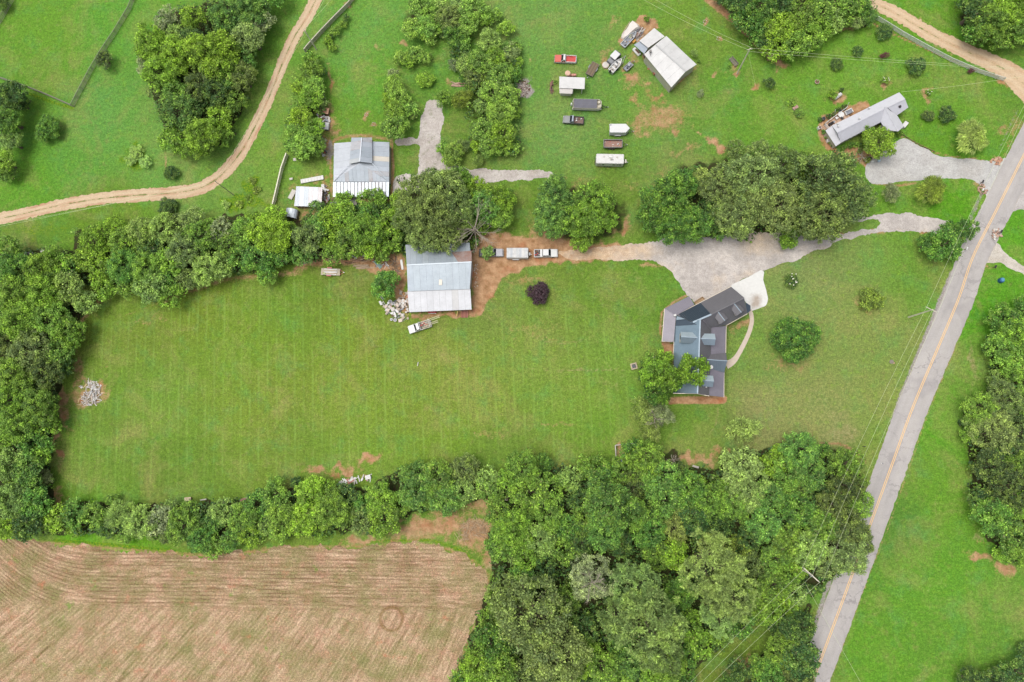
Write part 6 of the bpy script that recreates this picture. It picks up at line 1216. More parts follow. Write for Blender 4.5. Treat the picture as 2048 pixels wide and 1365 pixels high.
# ---------------------------------------------------------------- power poles and wires
def proj(v):
    c = CR.T @ np.array([v[0], v[1], v[2] - CAM_H]); return (1024 + FPX * c[0] / -c[2], 682.5 - FPX * c[1] / -c[2])
def pole(base, top, lab, arm=None, armlen=2.4, r=.16, second=False, col=(206, 200, 180)):
    b = V(*base); hs_ = np.arange(4, 16, .1); h = min(hs_, key=lambda q: math.hypot(proj((b.x, b.y, q))[0] - top[0], proj((b.x, b.y, q))[1] - top[1]))
    tt = V(top[0], top[1], h); o = empty('utility_pole', tuple(b), 0, lab, 'utility pole'); m = paint(col, .85, 0, .2, k=.9)
    MB().tube([(0, 0, -.2), (0, 0, h)], [r * 1.15, r * .8], 10).obj('shaft', m, o); ends = []
    if arm is not None:
        for zz in ((h - .4, h - 1.3) if second else (h - .4,)):
            MB().beam((-math.cos(arm) * armlen / 2, -math.sin(arm) * armlen / 2, zz), (math.cos(arm) * armlen / 2, math.sin(arm) * armlen / 2, zz), .12, .14).obj('crossarm', m, o)
            for s in (-1, 1, 0): MB().disc((math.cos(arm) * s * armlen * .46, math.sin(arm) * s * armlen * .46), .06, zz + .06, zz + .26, 8, .6).obj('insulator', GRY, o)
    e = [b + Vector((math.cos(arm or 0) * s * armlen * .46, math.sin(arm or 0) * s * armlen * .46, h - .15)) for s in (-1, 0, 1)]
    return o, e, h
WIREM = paint((216, 224, 180), .6, 0, 0, k=.8)
def wire(a, b, lab, sag=.8, r=.019, n=10, group=None):
    a, b = Vector(a), Vector(b); pts = []
    for i in range(n + 1): t = i / n; q = a.lerp(b, t) - a; q.z -= sag * 4 * t * (1 - t); pts.append(q)
    o = MB().tube(pts, r, 4).obj('power_wire', WIREM, None); o.location = a; tag(o, lab, 'wire', group); return o
p1, e1, h1 = pole((1474, 148), (1500, 97), 'tall pale utility pole on the top right lawn', 0.2, 1.4)
p3, e3, h3 = pole((633, 100), (608, 60), 'pale utility pole between dirt track and privacy fence', 2.3, .8)
p6, e6, h6 = pole((468, 391), (434, 358), 'thin dark utility pole leaning over the dirt track curve', 2.3, .5, r=.09, col=(130, 126, 118))
p2, e2, h2_ = pole((1817, 635), (1866, 620), 'utility pole with one crossarm beside the paved road', -.52, 2.9)
p4, e4, h4 = pole((1590, 1132), (1616, 1168), 'utility pole with double crossarm rising out of the roadside wood', -.75, 4.4, second=True)
o = MB().disc((0.3, -.3), .28, h4 - 2.3, h4 - 1.2, 10).obj('transformer', GRY, p4)
wire(e1[0], V(1270, -10, h1 - 1), 'overhead wire from the tall pole up to the top edge, lower strand'); wire(e1[2], V(1288, -14, h1), 'overhead wire from the tall pole up to the top edge, upper strand')
wire(e1[0] - Vector((0, 0, .8)), V(2060, 140, 8.5), 'overhead wire crossing the top right lawn, lower strand', .6); wire(e1[2], V(2065, 138, 9.5), 'overhead wire crossing the top right lawn, upper strand', .6)
wire(V(1803, 184, 3.6), V(2062, 150, 7), 'thin service wire from the ranch house toward the top right', .8, .02)
for i in range(3): wire(e3[i], V(640 + i * 16, -14, h3), 'overhead wire from the fence pole to the top edge, ' + ('left', 'middle', 'right')[i] + ' strand', .4, .02)
wire(e3[0], e6[0], 'overhead wire beside the dirt track, outer strand', .8, .02); wire(e3[2], e6[2], 'overhead wire beside the dirt track, inner strand', .8, .02)
wire(e6[0], V(-15, 452, h6), 'overhead wire along the lower edge of the dirt track, upper strand', .6, .02); wire(e6[2], V(-15, 456, h6), 'overhead wire along the lower edge of the dirt track, lower strand', .6, .02)
for i, nm in enumerate(('left', 'middle', 'right')):
    wire(e2[i], e4[i] + Vector(((-1, 0, 1)[i] * .6, 0, 0)), f'overhead wire along the paved road, {nm} strand below the crossarm pole', 1.0)
    if i != 1: wire(e2[i], V(2075 + i * 3, 160, 10), f'overhead wire along the paved road, {nm} strand above the crossarm pole', 1.0)
    wire(e4[i], V(1362 + i * 22, 1385, 10), f'overhead wire over the bottom clearing, {nm} strand', .6)
wire(V(1612, 1170, h4 - 2), V(1735, 1390, 0.3), 'guy wire from the double crossarm pole across the paved road', .1, .02)
wire(e1[1] - Vector((0, 0, 1.5)), V(1511, 172, 0.1), 'guy wire from the tall pole to the ground', .05, .02)
# ---------------------------------------------------------------- vehicles (x forward)
_t = MB(); 
def _wheel(r, w):
    t = MB(); n = 16; ring = []
    for y, rr in ((-w / 2, r * .62), (-w / 2, r * .95), (-w / 4, r), (w / 4, r), (w / 2, r * .95), (w / 2, r * .62)):
        ring.append([(rr * math.cos(2 * math.pi * k / n), y, rr * math.sin(2 * math.pi * k / n)) for k in range(n)])
    vs = [v for q in ring for v in q]; fs = []
    for i in range(5):
        for k in range(n): fs.append((i * n + k, i * n + (k + 1) % n, (i + 1) * n + (k + 1) % n, (i + 1) * n + k))
    t.add(vs, fs); return t.mesh('tyre', RUBBER, smooth=True)
def _rim(r, w):
    t = MB(); n = 12
    for s in (-1, 1):
        vs = [(0, s * w * .42, 0)] + [(r * math.cos(2 * math.pi * k / n), s * w * .36, r * math.sin(2 * math.pi * k / n)) for k in range(n)]
        t.add(vs, [(0, 1 + k, 1 + (k + 1) % n) for k in range(n)])
    return t.mesh('rim', CHROME)
TY = {}
def wheel(root, x, y, r=.37, w=.26, z=None):
    k = (r, w)
    if k not in TY: TY[k] = (_wheel(r, w), _rim(r * .64, w))
    o = linkm('wheel', TY[k][0], root); o.location = (x, y, r if z is None else z); linkm('rim', TY[k][1], o); return o
def prof(mb, pts, y0, y1):
    n = len(pts); vs = [(x, y0, z) for x, z in pts] + [(x, y1, z) for x, z in pts]
    return mb.add(vs, [tuple(range(n)), tuple(range(n, 2 * n))[::-1]] + [(i, n + i, n + (i + 1) % n, (i + 1) % n) for i in range(n)])
def veh(nm, tail, nose, z, lab, cat, group=None):
    a, b = V(*tail, z), V(*nose, z); d = b - a; c = (a + b) / 2
    o = empty(nm, (c.x, c.y, 0), math.atan2(d.y, d.x), lab, cat, group); return o, d.length
def pickup(tail, nose, lab, body, roof=None, side=None, bed=None, W_=1.92, cabx=(-.3, .95), wind=None, ext=0, H_=1.78, toolbox=None, group='pickup trucks'):
    o, Lg = veh('pickup_truck', tail, nose, 1.0, lab, 'pickup truck', group); h = Lg / 2; y = W_ / 2
    roof = roof or body; side = side or body; bed = bed or body; x0, x1 = cabx[0] - ext, cabx[1]
    mb = MB(); prof(mb, [(h - .05, .5), (h, .72), (h - .04, .98), (h - .25, 1.06), (x1 + .15, 1.14), (x0, 1.12), (x0, .42), (h - .2, .42)], -y, y); mb.obj('body', body, o, bevel=.07, seg=2)
    mb = MB()
    for s in (-1, 1): prof(mb, [(h - .15, .48), (h - .1, .8), (-h + .05, .84), (-h + .05, .48)], s * y - .02, s * y + .02)
    if side is not body: mb.obj('side_trim', side, o, bevel=.03)
    mb = MB()
    for s in (-1, 1): mb.box((x0 - h) / 2, s * (y - .06), .5, h + x0 - .02, .12, .62)
    mb.box(-h + .06, 0, .5, .1, W_, .62).box(x0 - .06, 0, .5, .08, W_, .6); mb.obj('bed_wall', side, o, bevel=.02)
    MB().box((x0 - h) / 2, 0, .62, h + x0 - .1, W_ - .24, .06).obj('bed_floor', bed, o)
    for s in (-1, 1): MB().box(-h * .56, s * (y - .2), .68, .8, .18, .2, tx=.8).obj('wheel_arch', bed, o)
    gh = MB(); c0, c1 = x0 + .02, x1 + .12; vs = []
    for (a, b, yy, zz) in ((c0, c1, y - .04, 1.1), (c0 + .12, c1 - .62, y - .2, H_ - .05)): vs += [(a, -yy, zz), (b, -yy, zz), (b, yy, zz), (a, yy, zz)]
    gh.add(vs, [(3, 2, 1, 0), (4, 5, 6, 7), (0, 1, 5, 4), (1, 2, 6, 5), (2, 3, 7, 6), (3, 0, 4, 7)]); gh.obj('window_glass', wind or glass(), o)
    MB().box((c0 + .12 + c1 - .62) / 2, 0, H_ - .06, (c1 - .62 - c0 - .12) + .1, 2 * (y - .2) + .08, .09, tx=.95, ty=.93).obj('cab_roof', roof, o, bevel=.03)
    mb = MB(); P4 = [((c1, s * (y - .04), 1.1), (c1 - .62, s * (y - .2), H_ - .03)) for s in (-1, 1)] + [((c0, s * (y - .04), 1.1), (c0 + .12, s * (y - .2), H_ - .03)) for s in (-1, 1)] + [(((c0 + c1) / 2 - .15, s * (y - .035), 1.1), ((c0 + c1) / 2 - .25, s * (y - .19), H_ - .03)) for s in (-1, 1)]
    for a, b in P4: mb.beam(a, b, .09, .09)
    mb.obj('pillar', roof, o)
    MB().box(h + .02, 0, .42, .14, W_ - .04, .2).obj('front_bumper', CHROME, o, bevel=.03); MB().box(-h - .02, 0, .46, .14, W_ - .1, .18).obj('rear_bumper', side if side is not body else CHROME, o, bevel=.03)
    for s in (-1, 1):
        MB().box(h - .0, s * (y - .25), .74, .06, .36, .18).obj('headlight', paint((235, 235, 225), .2, dirt=0), o); MB().box(-h - .01, s * (y - .08), .74, .04, .12, .28).obj('tail_light', paint((170, 40, 30), .4, dirt=0), o)
        MB().box(x1 - .1, s * (y + .1), 1.1, .14, .2, .16).obj('mirror', DARKM, o)
        for xx in (h * .62, -h * .58): wheel(o, xx, s * (y - .12))
    return o, h, x0, y
WP = paint((238, 238, 236), .35, 0, .08); REDP = paint((226, 106, 88), .45, 0, .15); REDB = paint((222, 74, 66), .5, 0, .3, dirtcol=(120, 90, 80)); GRYP = paint((150, 154, 152), .45, .1, .3); DKP = paint((66, 68, 70), .45, .1, .3)
o, h, x0, y = pickup((1152.5, 118.5), (1109.5, 117), 'red and white old pickup parked on the upper lawn', REDP, WP, WP, REDB, cabx=(-.05, 1.0), H_=1.75)
o, h, x0, y = pickup((1167.5, 241.5), (1126.5, 238.5), 'grey and black old pickup with rusty bed below the pontoon boat', GRYP, paint((176, 184, 196), .35, .2, .2), DKP, paint((138, 112, 106), .8, 0, .4), cabx=(-.1, .85), H_=1.78)
g_ = random.Random(4)
for k in range(7): MB().box(-h * .5 + g_.uniform(-.9, .7), g_.uniform(-.6, .6), .7, g_.uniform(.15, .5), g_.uniform(.1, .35), g_.uniform(.08, .3), g_.uniform(0, 3)).obj('bed_load', [OFFW, WOODB, WHT, DKG][k % 4], o)
o, h, x0, y = pickup((1068.5, 507), (1115, 506.3), 'white extended-cab pickup with loaded bed on the dirt drive', WP, WP, WP, paint((110, 100, 98), .8), ext=.55, cabx=(-.25, 1.15), W_=1.98)
MB().box(x0 - .35, 0, .95, .5, 1.95, .3).obj('toolbox', WP, o, bevel=.03)
for k in range(8): MB().box(x0 - 1.3 + g_.uniform(-.6, .5), g_.uniform(-.65, .65), .7, g_.uniform(.2, .8), g_.uniform(.1, .3), g_.uniform(.15, .4), g_.uniform(-.3, .3)).obj('bed_load', [REDB, DKG, OFFW, WOODB][k % 4], o)
o, h, x0, y = pickup((861, 646), (817.5, 660.5), 'white work pickup with ladders beside the grey barn', WP, WP, WP, WOODG, cabx=(.1, 1.25), W_=1.98, ext=.1)
for k in range(9): MB().box(x0 - 1.0 + g_.uniform(-.9, .6), g_.uniform(-.7, .7), .7, g_.uniform(.3, .9), g_.uniform(.1, .3), g_.uniform(.1, .35), g_.uniform(-.3, .3)).obj('bed_load', [REDB, OFFW, WOODT, WHT][k % 4], o)
rk = MB()
for xx in (x0 - .1, -h + .3):
    rk.beam((xx, -y, 1.75), (xx, y, 1.75), .08, .08)
    for s in (-1, 1): rk.beam((xx, s * y, .9), (xx, s * y, 1.78), .07, .07)
rk.obj('ladder_rack', WP, o)
def ladder(root_loc, rz, L_, lab, tilt=0, w_=.45):
    l = empty('ladder', root_loc, rz, lab, 'ladder'); 
    for s in (-1, 1): MB().beam((0, s * w_ / 2, 0), (L_, s * w_ / 2, tilt), .07, .09).obj('side_rail', paint((240, 226, 190), .5), l)
    n = int(L_ / .32)
    for k in range(n): x = .2 + k * .32; MB().beam((x, -w_ / 2, tilt * x / L_), (x, w_ / 2, tilt * x / L_), .05, .05).obj('rung', paint((240, 226, 190), .5), l)
    return l
lr = o.rotation_euler.z + math.pi
def lp(px, py, z=1.85): return P(px, py, z)
ladder(lp(841, 646.5), lr + .02, 5.0, 'longer ladder on the rack of the white work pickup'); ladder(lp(848, 651.5), lr - .02, 3.6, 'shorter ladder on the rack of the white work pickup'); ladder(lp(845, 657, 1.3), lr - .05, 2.2, 'lowest short ladder on the side of the white work pickup', w_=.35)
# grey vehicle half hidden under the dead tree
o, h, x0, y = pickup((958, 506), (1006, 505.5), 'grey pickup half hidden under the dead tree by the barn', paint((186, 186, 192), .4, .2, .2), paint((190, 190, 194), .4, .1, .2), DKP, DKP, ext=.6, cabx=(-.2, 1.2), W_=1.95)
o, h, x0, y = pickup((631, 251), (657, 252.5), 'white cab-over truck among the clutter by the privacy fence', WP, WP, WP, DKG, cabx=(-.9, .75), W_=1.9, group=None)

def trailer_frame(o, L_, W_, n=1, r=.33, tongue=1.1, z=.45, mat=DARKM, side=1):
    m = MB()
    for s in (-1, 1): m.beam((-L_ / 2, s * W_ / 2 * .9, z), (L_ / 2, s * W_ / 2 * .9, z), .1, .12); m.beam((L_ / 2, s * W_ / 2 * .7, z), (L_ / 2 + tongue, 0, z), .08, .1)
    for k in range(4): m.beam((-L_ / 2 + k * L_ / 3, -W_ / 2 * .9, z), (-L_ / 2 + k * L_ / 3, W_ / 2 * .9, z), .08, .08)
    m.obj('frame', mat, o); MB().tube([(L_ / 2 + tongue * .7, 0, 0), (L_ / 2 + tongue * .7, 0, .7)], .04).box(L_ / 2 + tongue, 0, z, .25, .14, .1).obj('hitch', CHROME, o)
    for k in range(n):
        xx = -L_ * .08 + (k - (n - 1) / 2) * (r * 2.15)
        for s in (-1, 1): wheel(o, xx, s * (W_ / 2 + .06), r, .2)
def fenders(o, W_, n, r, mat, L_):
    for s in (-1, 1): MB().box(-L_ * .08, s * (W_ / 2 + .1), r * 2, n * r * 2.2 + .2, .26, .06).obj('fender', mat, o, bevel=.02)
def body_poly(o, poly, z0, z1, mat, name='body', bevel=.05, top=1.0): return MB().prism(poly, z0, z1, top).obj(name, mat, o, bevel=bevel)
# white textured trailer behind the white pickup
o, Lg = veh('cargo_trailer', (1013.5, 507), (1056.5, 507), 1.6, 'white patched-roof cargo trailer hitched behind the white pickup', 'trailer'); h = Lg / 2
body_poly(o, [(-h, -1.25), (h, -1.25), (h, 1.25), (-h, 1.25)], .55, 2.15, paint((226, 226, 224), .5, 0, .3)); trailer_frame(o, Lg, 2.5, 2, .33, .7); fenders(o, 2.5, 2, .33, WHT, Lg)
for k in range(7): MB().box(-h + .45 + k * Lg / 7.2, 0, 2.15, .5, 2.3, .03 + .02 * (k % 2)).obj('roof_panel', paint([(224, 226, 224), (206, 210, 214), (234, 232, 226)][k % 3], .6, 0, .45, dirtcol=(150, 156, 166)), o)
MB().box(h + .3, 0, .6, .4, .7, .5).obj('toolbox', WHT, o, bevel=.04)
# pontoon boat
o, Lg = veh('pontoon_boat', (1145, 209), (1203.5, 210.5), 1.4, 'pontoon boat under a dark grey cover on its trailer', 'boat'); h = Lg / 2
for s in (-1, 1): MB().tube([(-h, s * .95, .85), (h - .8, s * .95, .85), (h, s * .9, 1.0)], [.32, .32, .08], 12).obj('pontoon', paint((205, 205, 200), .35, .5, .2), o, smooth=False)
body_poly(o, [(-h + .1, -1.25), (h - .7, -1.25), (h - .1, -.75), (h - .1, .75), (h - .7, 1.25), (-h + .1, 1.25)], 1.15, 1.24, paint((226, 220, 200)), 'deck')
mb = MB(); rp = [(-h + .15, -1.22), (h - .72, -1.22), (h - .15, -.72), (h - .15, .72), (h - .72, 1.22), (-h + .15, 1.22)]
for i in range(6):
    a, b = rp[i], rp[(i + 1) % 6]; mb.beam((*a, 1.9), (*b, 1.9), .07, .07); mb.beam((*a, 1.5), (*b, 1.5), .03, .6)
mb.obj('railing', paint((232, 226, 205)), o)
mb = MB(); nX = 11; vs = []; cx0, cx1 = -h + .35, h - 1.25
for i in range(nX):
    x = cx0 + (cx1 - cx0) * i / (nX - 1); sag = .05 * math.sin(i * 1.9)
    for yy, z in ((-1.25, 1.75), (-1.18, 2.02), (-.5, 2.22 + sag), (0, 2.30 + sag), (.5, 2.22 + sag), (1.18, 2.02), (1.25, 1.75)): vs.append((x, yy, z))
mb.add(vs, [(i * 7 + j, i * 7 + j + 1, (i + 1) * 7 + j + 1, (i + 1) * 7 + j) for i in range(nX - 1) for j in range(6)]); mb.obj('boat_cover', paint((118, 118, 128), .8, 0, .15), o)
MB().box(h - .75, .6, 1.25, .8, .7, .5, .2).obj('seat', paint((222, 214, 190)), o, bevel=.08); MB().box(h - .75, -.6, 1.25, .7, .6, .45).obj('seat', paint((214, 205, 180)), o, bevel=.08)
MB().box(-h - .25, 0, .9, .45, .6, .95, tx=.8, ty=.8).obj('outboard_motor', WHT, o, bevel=.08); trailer_frame(o, Lg * .8, 1.7, 2, .3, 2.4, .35)
# v-nose trailer
o, Lg = veh('enclosed_trailer', (1219.5, 258.5), (1259.5, 258.5), 1.8, 'white enclosed trailer with pointed nose on the lawn', 'trailer'); h = Lg / 2
body_poly(o, [(-h, -1.15), (h - 1.0, -1.15), (h, 0), (h - 1.0, 1.15), (-h, 1.15)], .55, 2.35, WP, bevel=.06); MB().box(.6, -1.17, .7, .75, .03, 1.5).obj('side_door', paint((226, 226, 228)), o); MB().box(-h - .02, 0, .7, .05, 2.0, 1.5).obj('rear_door', paint((222, 222, 222)), o); trailer_frame(o, Lg - 1.4, 2.2, 2, .32, 1.8); fenders(o, 2.2, 2, .32, WHT, Lg)
MB().box(-h + .2, .8, 2.35, .35, .25, .06).obj('roof_vent', GRY, o); MB().box(-h + .1, 1.3, 1.2, .4, .2, .3).obj('spare_box', WHT, o)
# dump trailer
RUST = paint((176, 138, 124), .85, 0, .5, sc=3)
o, Lg = veh('dump_trailer', (1207.5, 288.5), (1244, 288.5), 1.0, 'open brown utility trailer with rusty floor and scattered debris', 'trailer'); h = Lg / 2
MB().box(0, 0, .75, Lg, 2.0, .08).obj('floor', RUST, o)
for nm, a in (('side_wall', (0, 1.0, .75, Lg, .06, .62)), ('side_wall', (0, -1.0, .75, Lg, .06, .62)), ('front_wall', (h, 0, .75, .06, 2.0, .62)), ('tailgate', (-h, 0, .75, .06, 2.0, .62))): MB().box(*a).obj(nm, paint((98, 86, 84), .6, .1, .3), o); MB().box(a[0], a[1], 1.37, a[3] + .08, a[4] + .08, .05).obj('top_rim', paint((150, 148, 146)), o)
trailer_frame(o, Lg, 2.0, 2, .36, 1.3, .6); fenders(o, 2.0, 2, .36, DARKM, Lg)
for k in range(16): MB().box(g_.uniform(-h + .3, h - .3), g_.uniform(-.85, .85), .83, g_.uniform(.1, .55), g_.uniform(.06, .22), .07, g_.uniform(0, 3)).obj('scrap', [OFFW, WOODT, WHT, GRY, REDB][k % 5], o)
# camper
o, Lg = veh('camper', (1192, 319.5), (1247.5, 320.5), 1.9, 'long white camper trailer at the lower end of the parked row', 'camper'); h = Lg / 2
body_poly(o, [(-h, -1.1), (-h + .15, -1.25), (h - .15, -1.25), (h, -1.1), (h, 1.1), (h - .15, 1.25), (-h + .15, 1.25), (-h, 1.1)], .6, 2.65, paint((236, 234, 230), .45, 0, .15), bevel=.12)
for x, w_ in ((-1.6, .5), (1.0, .7), (1.95, .4), (2.6, .5)): MB().box(x, -1.27, 1.5, w_, .03, .5).obj('window', glass(), o)
MB().box(-2.5, -1.265, .75, .65, .03, 1.7).obj('door', OFFW, o)
for x, yy in ((-1.5, .5), (.2, -.1), (1.7, .4)): MB().box(x, yy, 2.66, .42, .42, .12).obj('roof_vent', OFFW, o, bevel=.03)
MB().box(.5, -.35, 2.66, .75, .12, .1).obj('roof_rack', DARKM, o); MB().box(.1, .45, 2.68, 1.0, .7, .28).obj('air_conditioner', WHT, o, bevel=.06)
trailer_frame(o, Lg * .85, 2.2, 2, .33, 1.6); MB().disc((h + .55, -.1), .28, .6, 1.1, 12).disc((h + .55, .35), .22, .6, 1.0, 12).obj('gas_bottle', CREAM, o); MB().box(-h - .15, 0, .7, .12, 1.7, .08).tube([(-h, -.6, .7), (-h - .5, -.7, 1.6)], .03).tube([(-h, .6, .7), (-h - .5, .7, 1.6)], .03).obj('ladder_rack', DARKM, o)
# flatbed
FB = paint((132, 116, 92), .9, 0, .35)
o, Lg = veh('flatbed_trailer', (1192, 126.5), (1178, 150), .7, 'small flatbed trailer with dark wooden deck beside the red pickup', 'trailer'); h = Lg / 2
for k in range(8): MB().box(0, -.85 + k * .243, .6, Lg, .225, .05).obj('deck_board', paint([(132, 116, 92), (120, 106, 86), (142, 124, 98)][k % 3], .9, 0, .35), o)
MB().box(-h, 0, .6, .08, 1.95, .12).box(h, 0, .6, .08, 1.95, .12).box(0, .99, .58, Lg, .06, .14).box(0, -.99, .58, Lg, .06, .14).obj('edge_frame', WOODG, o); trailer_frame(o, Lg, 1.9, 1, .32, .8, .48); fenders(o, 1.95, 1, .32, GRY, Lg)
# lumber trailer
o, Lg = veh('lumber_trailer', (641.5, 543), (679.5, 544.5), .8, 'small red-fendered trailer loaded with white boards at the field edge', 'trailer'); h = Lg / 2
MB().box(0, 0, .55, Lg, 1.75, .06).obj('deck', paint((206, 196, 172), .9, 0, .4), o); trailer_frame(o, Lg, 1.75, 1, .33, 1.0, .48, paint((196, 96, 70)))
for s in (-1, 1): MB().box(-.3, s * 1.0, .7, 1.25, .32, .08).obj('fender', paint((206, 112, 110)), o, bevel=.03)
for k in range(11): MB().box(g_.uniform(-.3, .3), -.65 + (k % 7) * .21, .62 + .09 * (k // 7), g_.uniform(2.2, 3.8), .19, .08, g_.uniform(-.06, .06)).obj('board', [WHT, OFFW, WOODT][k % 3], o)
MB().box(-1.5, -.55, .62, .7, .5, .3).obj('bucket', paint((190, 205, 140)), o, bevel=.05)
# tractor
TRC = paint((214, 130, 104), .6, 0, .35)
o, Lg = veh('tractor', (1128.5, 150), (1154, 149.5), 1.3, 'small faded orange tractor with round canopy behind the open white shed', 'tractor'); h = Lg / 2
MB().box(.75, 0, .75, 1.45, .62, .55, tx=.95, ty=.9).obj('hood', paint((232, 170, 150), .6, 0, .3), o, bevel=.06)
for k in range(3): MB().box(.3 + k * .45, 0, 1.3, .1, .5, .04).obj('vent_slot', TRC, o)
MB().box(-.3, 0, .6, 1.2, .6, .5).obj('chassis', TRC, o, bevel=.05); MB().box(-.7, 0, 1.05, .5, .5, .1).box(-.95, 0, 1.1, .1, .5, .35).obj('seat', RUBBER, o, bevel=.03)
MB().disc((-.75, 0), .72, 2.1, 2.2, 14, .85).obj('canopy', paint((238, 196, 168), .6, 0, .2), o)
for s in (-1, 1):
    MB().tube([(-1.1, s * .4, 1.0), (-1.0, s * .4, 2.1)], .035).obj('canopy_post', DARKM, o); wheel(o, -.75, s * .75, .6, .36); wheel(o, 1.1, s * .6, .33, .2); MB().box(-.75, s * .72, 1.2, .9, .34, .08, tx=.7).obj('fender', TRC, o, bevel=.03)
MB().tube([(.2, 0, 1.3), (-.15, 0, 1.55)], .03).disc((-.2, 0), .2, 1.5, 1.54, 12).obj('steering_wheel', RUBBER, o)
# open boat on trailer with black engine
def hull(o, L_, W_, z0, z1, mat, inner, bowx=1):
    h = L_ / 2; n = 9; outer = []
    for i in range(n): t = i / (n - 1); x = -h + L_ * t; outer.append((x, W_ / 2 * (1 if t < .55 else math.cos((t - .55) / .45 * 1.35))))
    top = [(x, -y) for x, y in outer] + [(x, y) for x, y in outer[::-1]]
    m = len(top); vs = [(x * .96, y * .62, z0 + (.25 if x > h * .6 else 0)) for x, y in top] + [(x, y, z1) for x, y in top] + [(x * .93, y * .84, z1) for x, y in top] + [(x * .9, y * .74, z0 + .22) for x, y in top]
    fs = [tuple(range(m))] 
    for a in range(3):
        for i in range(m): j = (i + 1) % m; fs.append((a * m + i, a * m + j, (a + 1) * m + j, (a + 1) * m + i))
    fs.append(tuple(range(3 * m, 4 * m))); MB().add(vs, fs).obj('hull', mat, o)
    MB().prism([(x * .88, y * .7) for x, y in top], z0 + .23, z0 + .27).obj('floor', inner, o)
o, Lg = veh('motor_boat', (1221, 143), (1243, 119), 1.1, 'white motor boat with black outboard engine on a trailer', 'boat'); h = Lg / 2
hull(o, Lg, 1.75, .6, 1.35, WP, OFFW); MB().box(-h - .15, 0, .8, .5, .5, 1.0, tx=.7, ty=.7).obj('outboard_motor', RUBBER, o, bevel=.08); MB().box(.1, .1, .85, .6, .9, .7).obj('console', WHT, o, bevel=.06); MB().box(.38, .1, 1.5, .08, .8, .3).obj('windscreen', glass(), o)
for x in (-.9, 1.2): MB().box(x, 0, .85, .4, 1.2, .3).obj('seat', WHT, o, bevel=.04)
trailer_frame(o, Lg, 1.5, 1, .33, 1.6, .42, paint((210, 208, 205)))
for k in range(8): MB().box(g_.uniform(-h * .8, h * .7), g_.uniform(-.5, .5), .88, g_.uniform(.2, .6), g_.uniform(.1, .3), .15, g_.uniform(0, 3)).obj('gear', [DKG, RUBBER, OFFW][k % 3], o)
# utility cart with white roof
o, Lg = veh('utility_cart', (1238, 104), (1218, 125), 1.3, 'white-roofed utility cart with grey front beside the motor boat', 'utility cart'); h = Lg / 2
MB().box(0, 0, .45, Lg, 1.7, .45).obj('chassis', DKG, o, bevel=.08); MB().box(-.35, 0, 1.75, 2.1, 1.75, .08).obj('roof', WP, o, bevel=.03); MB().box(h * .6, 0, .9, Lg * .32, 1.55, .3, tx=.85).obj('hood', paint((150, 152, 156)), o, bevel=.08); MB().box(-.3, 0, .9, .6, 1.4, .3).box(-.6, 0, 1.1, .15, 1.4, .5).obj('seat', RUBBER, o, bevel=.04); MB().box(-h * .7, 0, .9, Lg * .28, 1.6, .35).obj('cargo_box', DKG, o)
for s in (-1, 1):
    for xx in (.65, -1.35): MB().tube([(xx, s * .8, .9), (xx - .1, s * .8, 1.78)], .035).obj('roof_post', CHROME, o)
    for xx in (h * .65, -h * .65): wheel(o, xx, s * .8, .34, .26)
o = empty('wash_tub', P(1211, 132, 0), 0, 'round beige tub on grass beside the motor boat', 'tub'); MB().disc((0, 0), .85, 0, .5, 16, 1.05).obj('tub', paint((228, 200, 182)), o); MB().disc((0, 0), .78, .5, .53, 16).obj('rim', OFFW, o)
# small equipment trailer
o, Lg = veh('equipment_trailer', (1250, 139), (1264, 126), .8, 'small grey trailer with machinery left of the white workshop', 'trailer'); h = Lg / 2
MB().box(0, 0, .5, Lg, 1.3, .07).obj('deck', GRY, o); MB().box(0, .65, .55, Lg, .06, .35).box(0, -.65, .55, Lg, .06, .35).obj('side_rail', OFFW, o); MB().box(.3, .1, .57, .9, .7, .6, .3).obj('engine', paint((180, 186, 190)), o, bevel=.05); MB().box(-.5, -.1, .57, .4, .4, .45).obj('tank', DKG, o, bevel=.05); trailer_frame(o, Lg, 1.3, 1, .3, .9, .42)
# overturned hull and junk boat near the workshop
o = empty('overturned_boat', P(1261, 57, 0), 0, 'long white upturned boat hull on brown ground above the workshop', 'boat'); pts = [(1266.3, 40.8), (1278, 47.6), (1281, 54), (1272, 59), (1250, 76), (1247, 77), (1242.3, 73.3), (1244.3, 65), (1252, 58), (1258, 47.6)]
pl = [tuple(Vector(P(*q, .8)[:2]) - o.location.xy) for q in pts][::-1]; mid = [(p_[0] * .5 + .1, p_[1] * .55) for p_ in pl]
mb = MB(); n = len(pl); mb.add([(x, y, 0) for x, y in pl] + [(x * .96, y * .96, .45) for x, y in pl] + [(x * .72, y * .88, .95) for x, y in pl], [(i, (i + 1) % n, n + (i + 1) % n, n + i) for i in range(n)] + [(n + i, n + (i + 1) % n, 2 * n + (i + 1) % n, 2 * n + i) for i in range(n)] + [tuple(range(2 * n, 3 * n))]); mb.obj('hull', paint((244, 234, 224), .4, 0, .15), o)
for f in (-.45, .1, .5): a = V(1263 + f * 8, 44 + f * 4, .8) - o.location; b = V(1245 + f * 8, 72 + f * 4, .8) - o.location; a.z = b.z = .99; MB().beam(a * .85, b * .85, .1, .1).obj('keel_strip', paint((226, 178, 170)) if f < 0 else GRY, o)
o, Lg = veh('junk_boat', (1245, 92), (1272, 64), .9, 'old open boat filled with clutter below the upturned hull', 'boat'); h = Lg / 2; hull(o, Lg, 1.7, .3, 1.0, paint((214, 220, 224), .5, 0, .3), GRY)
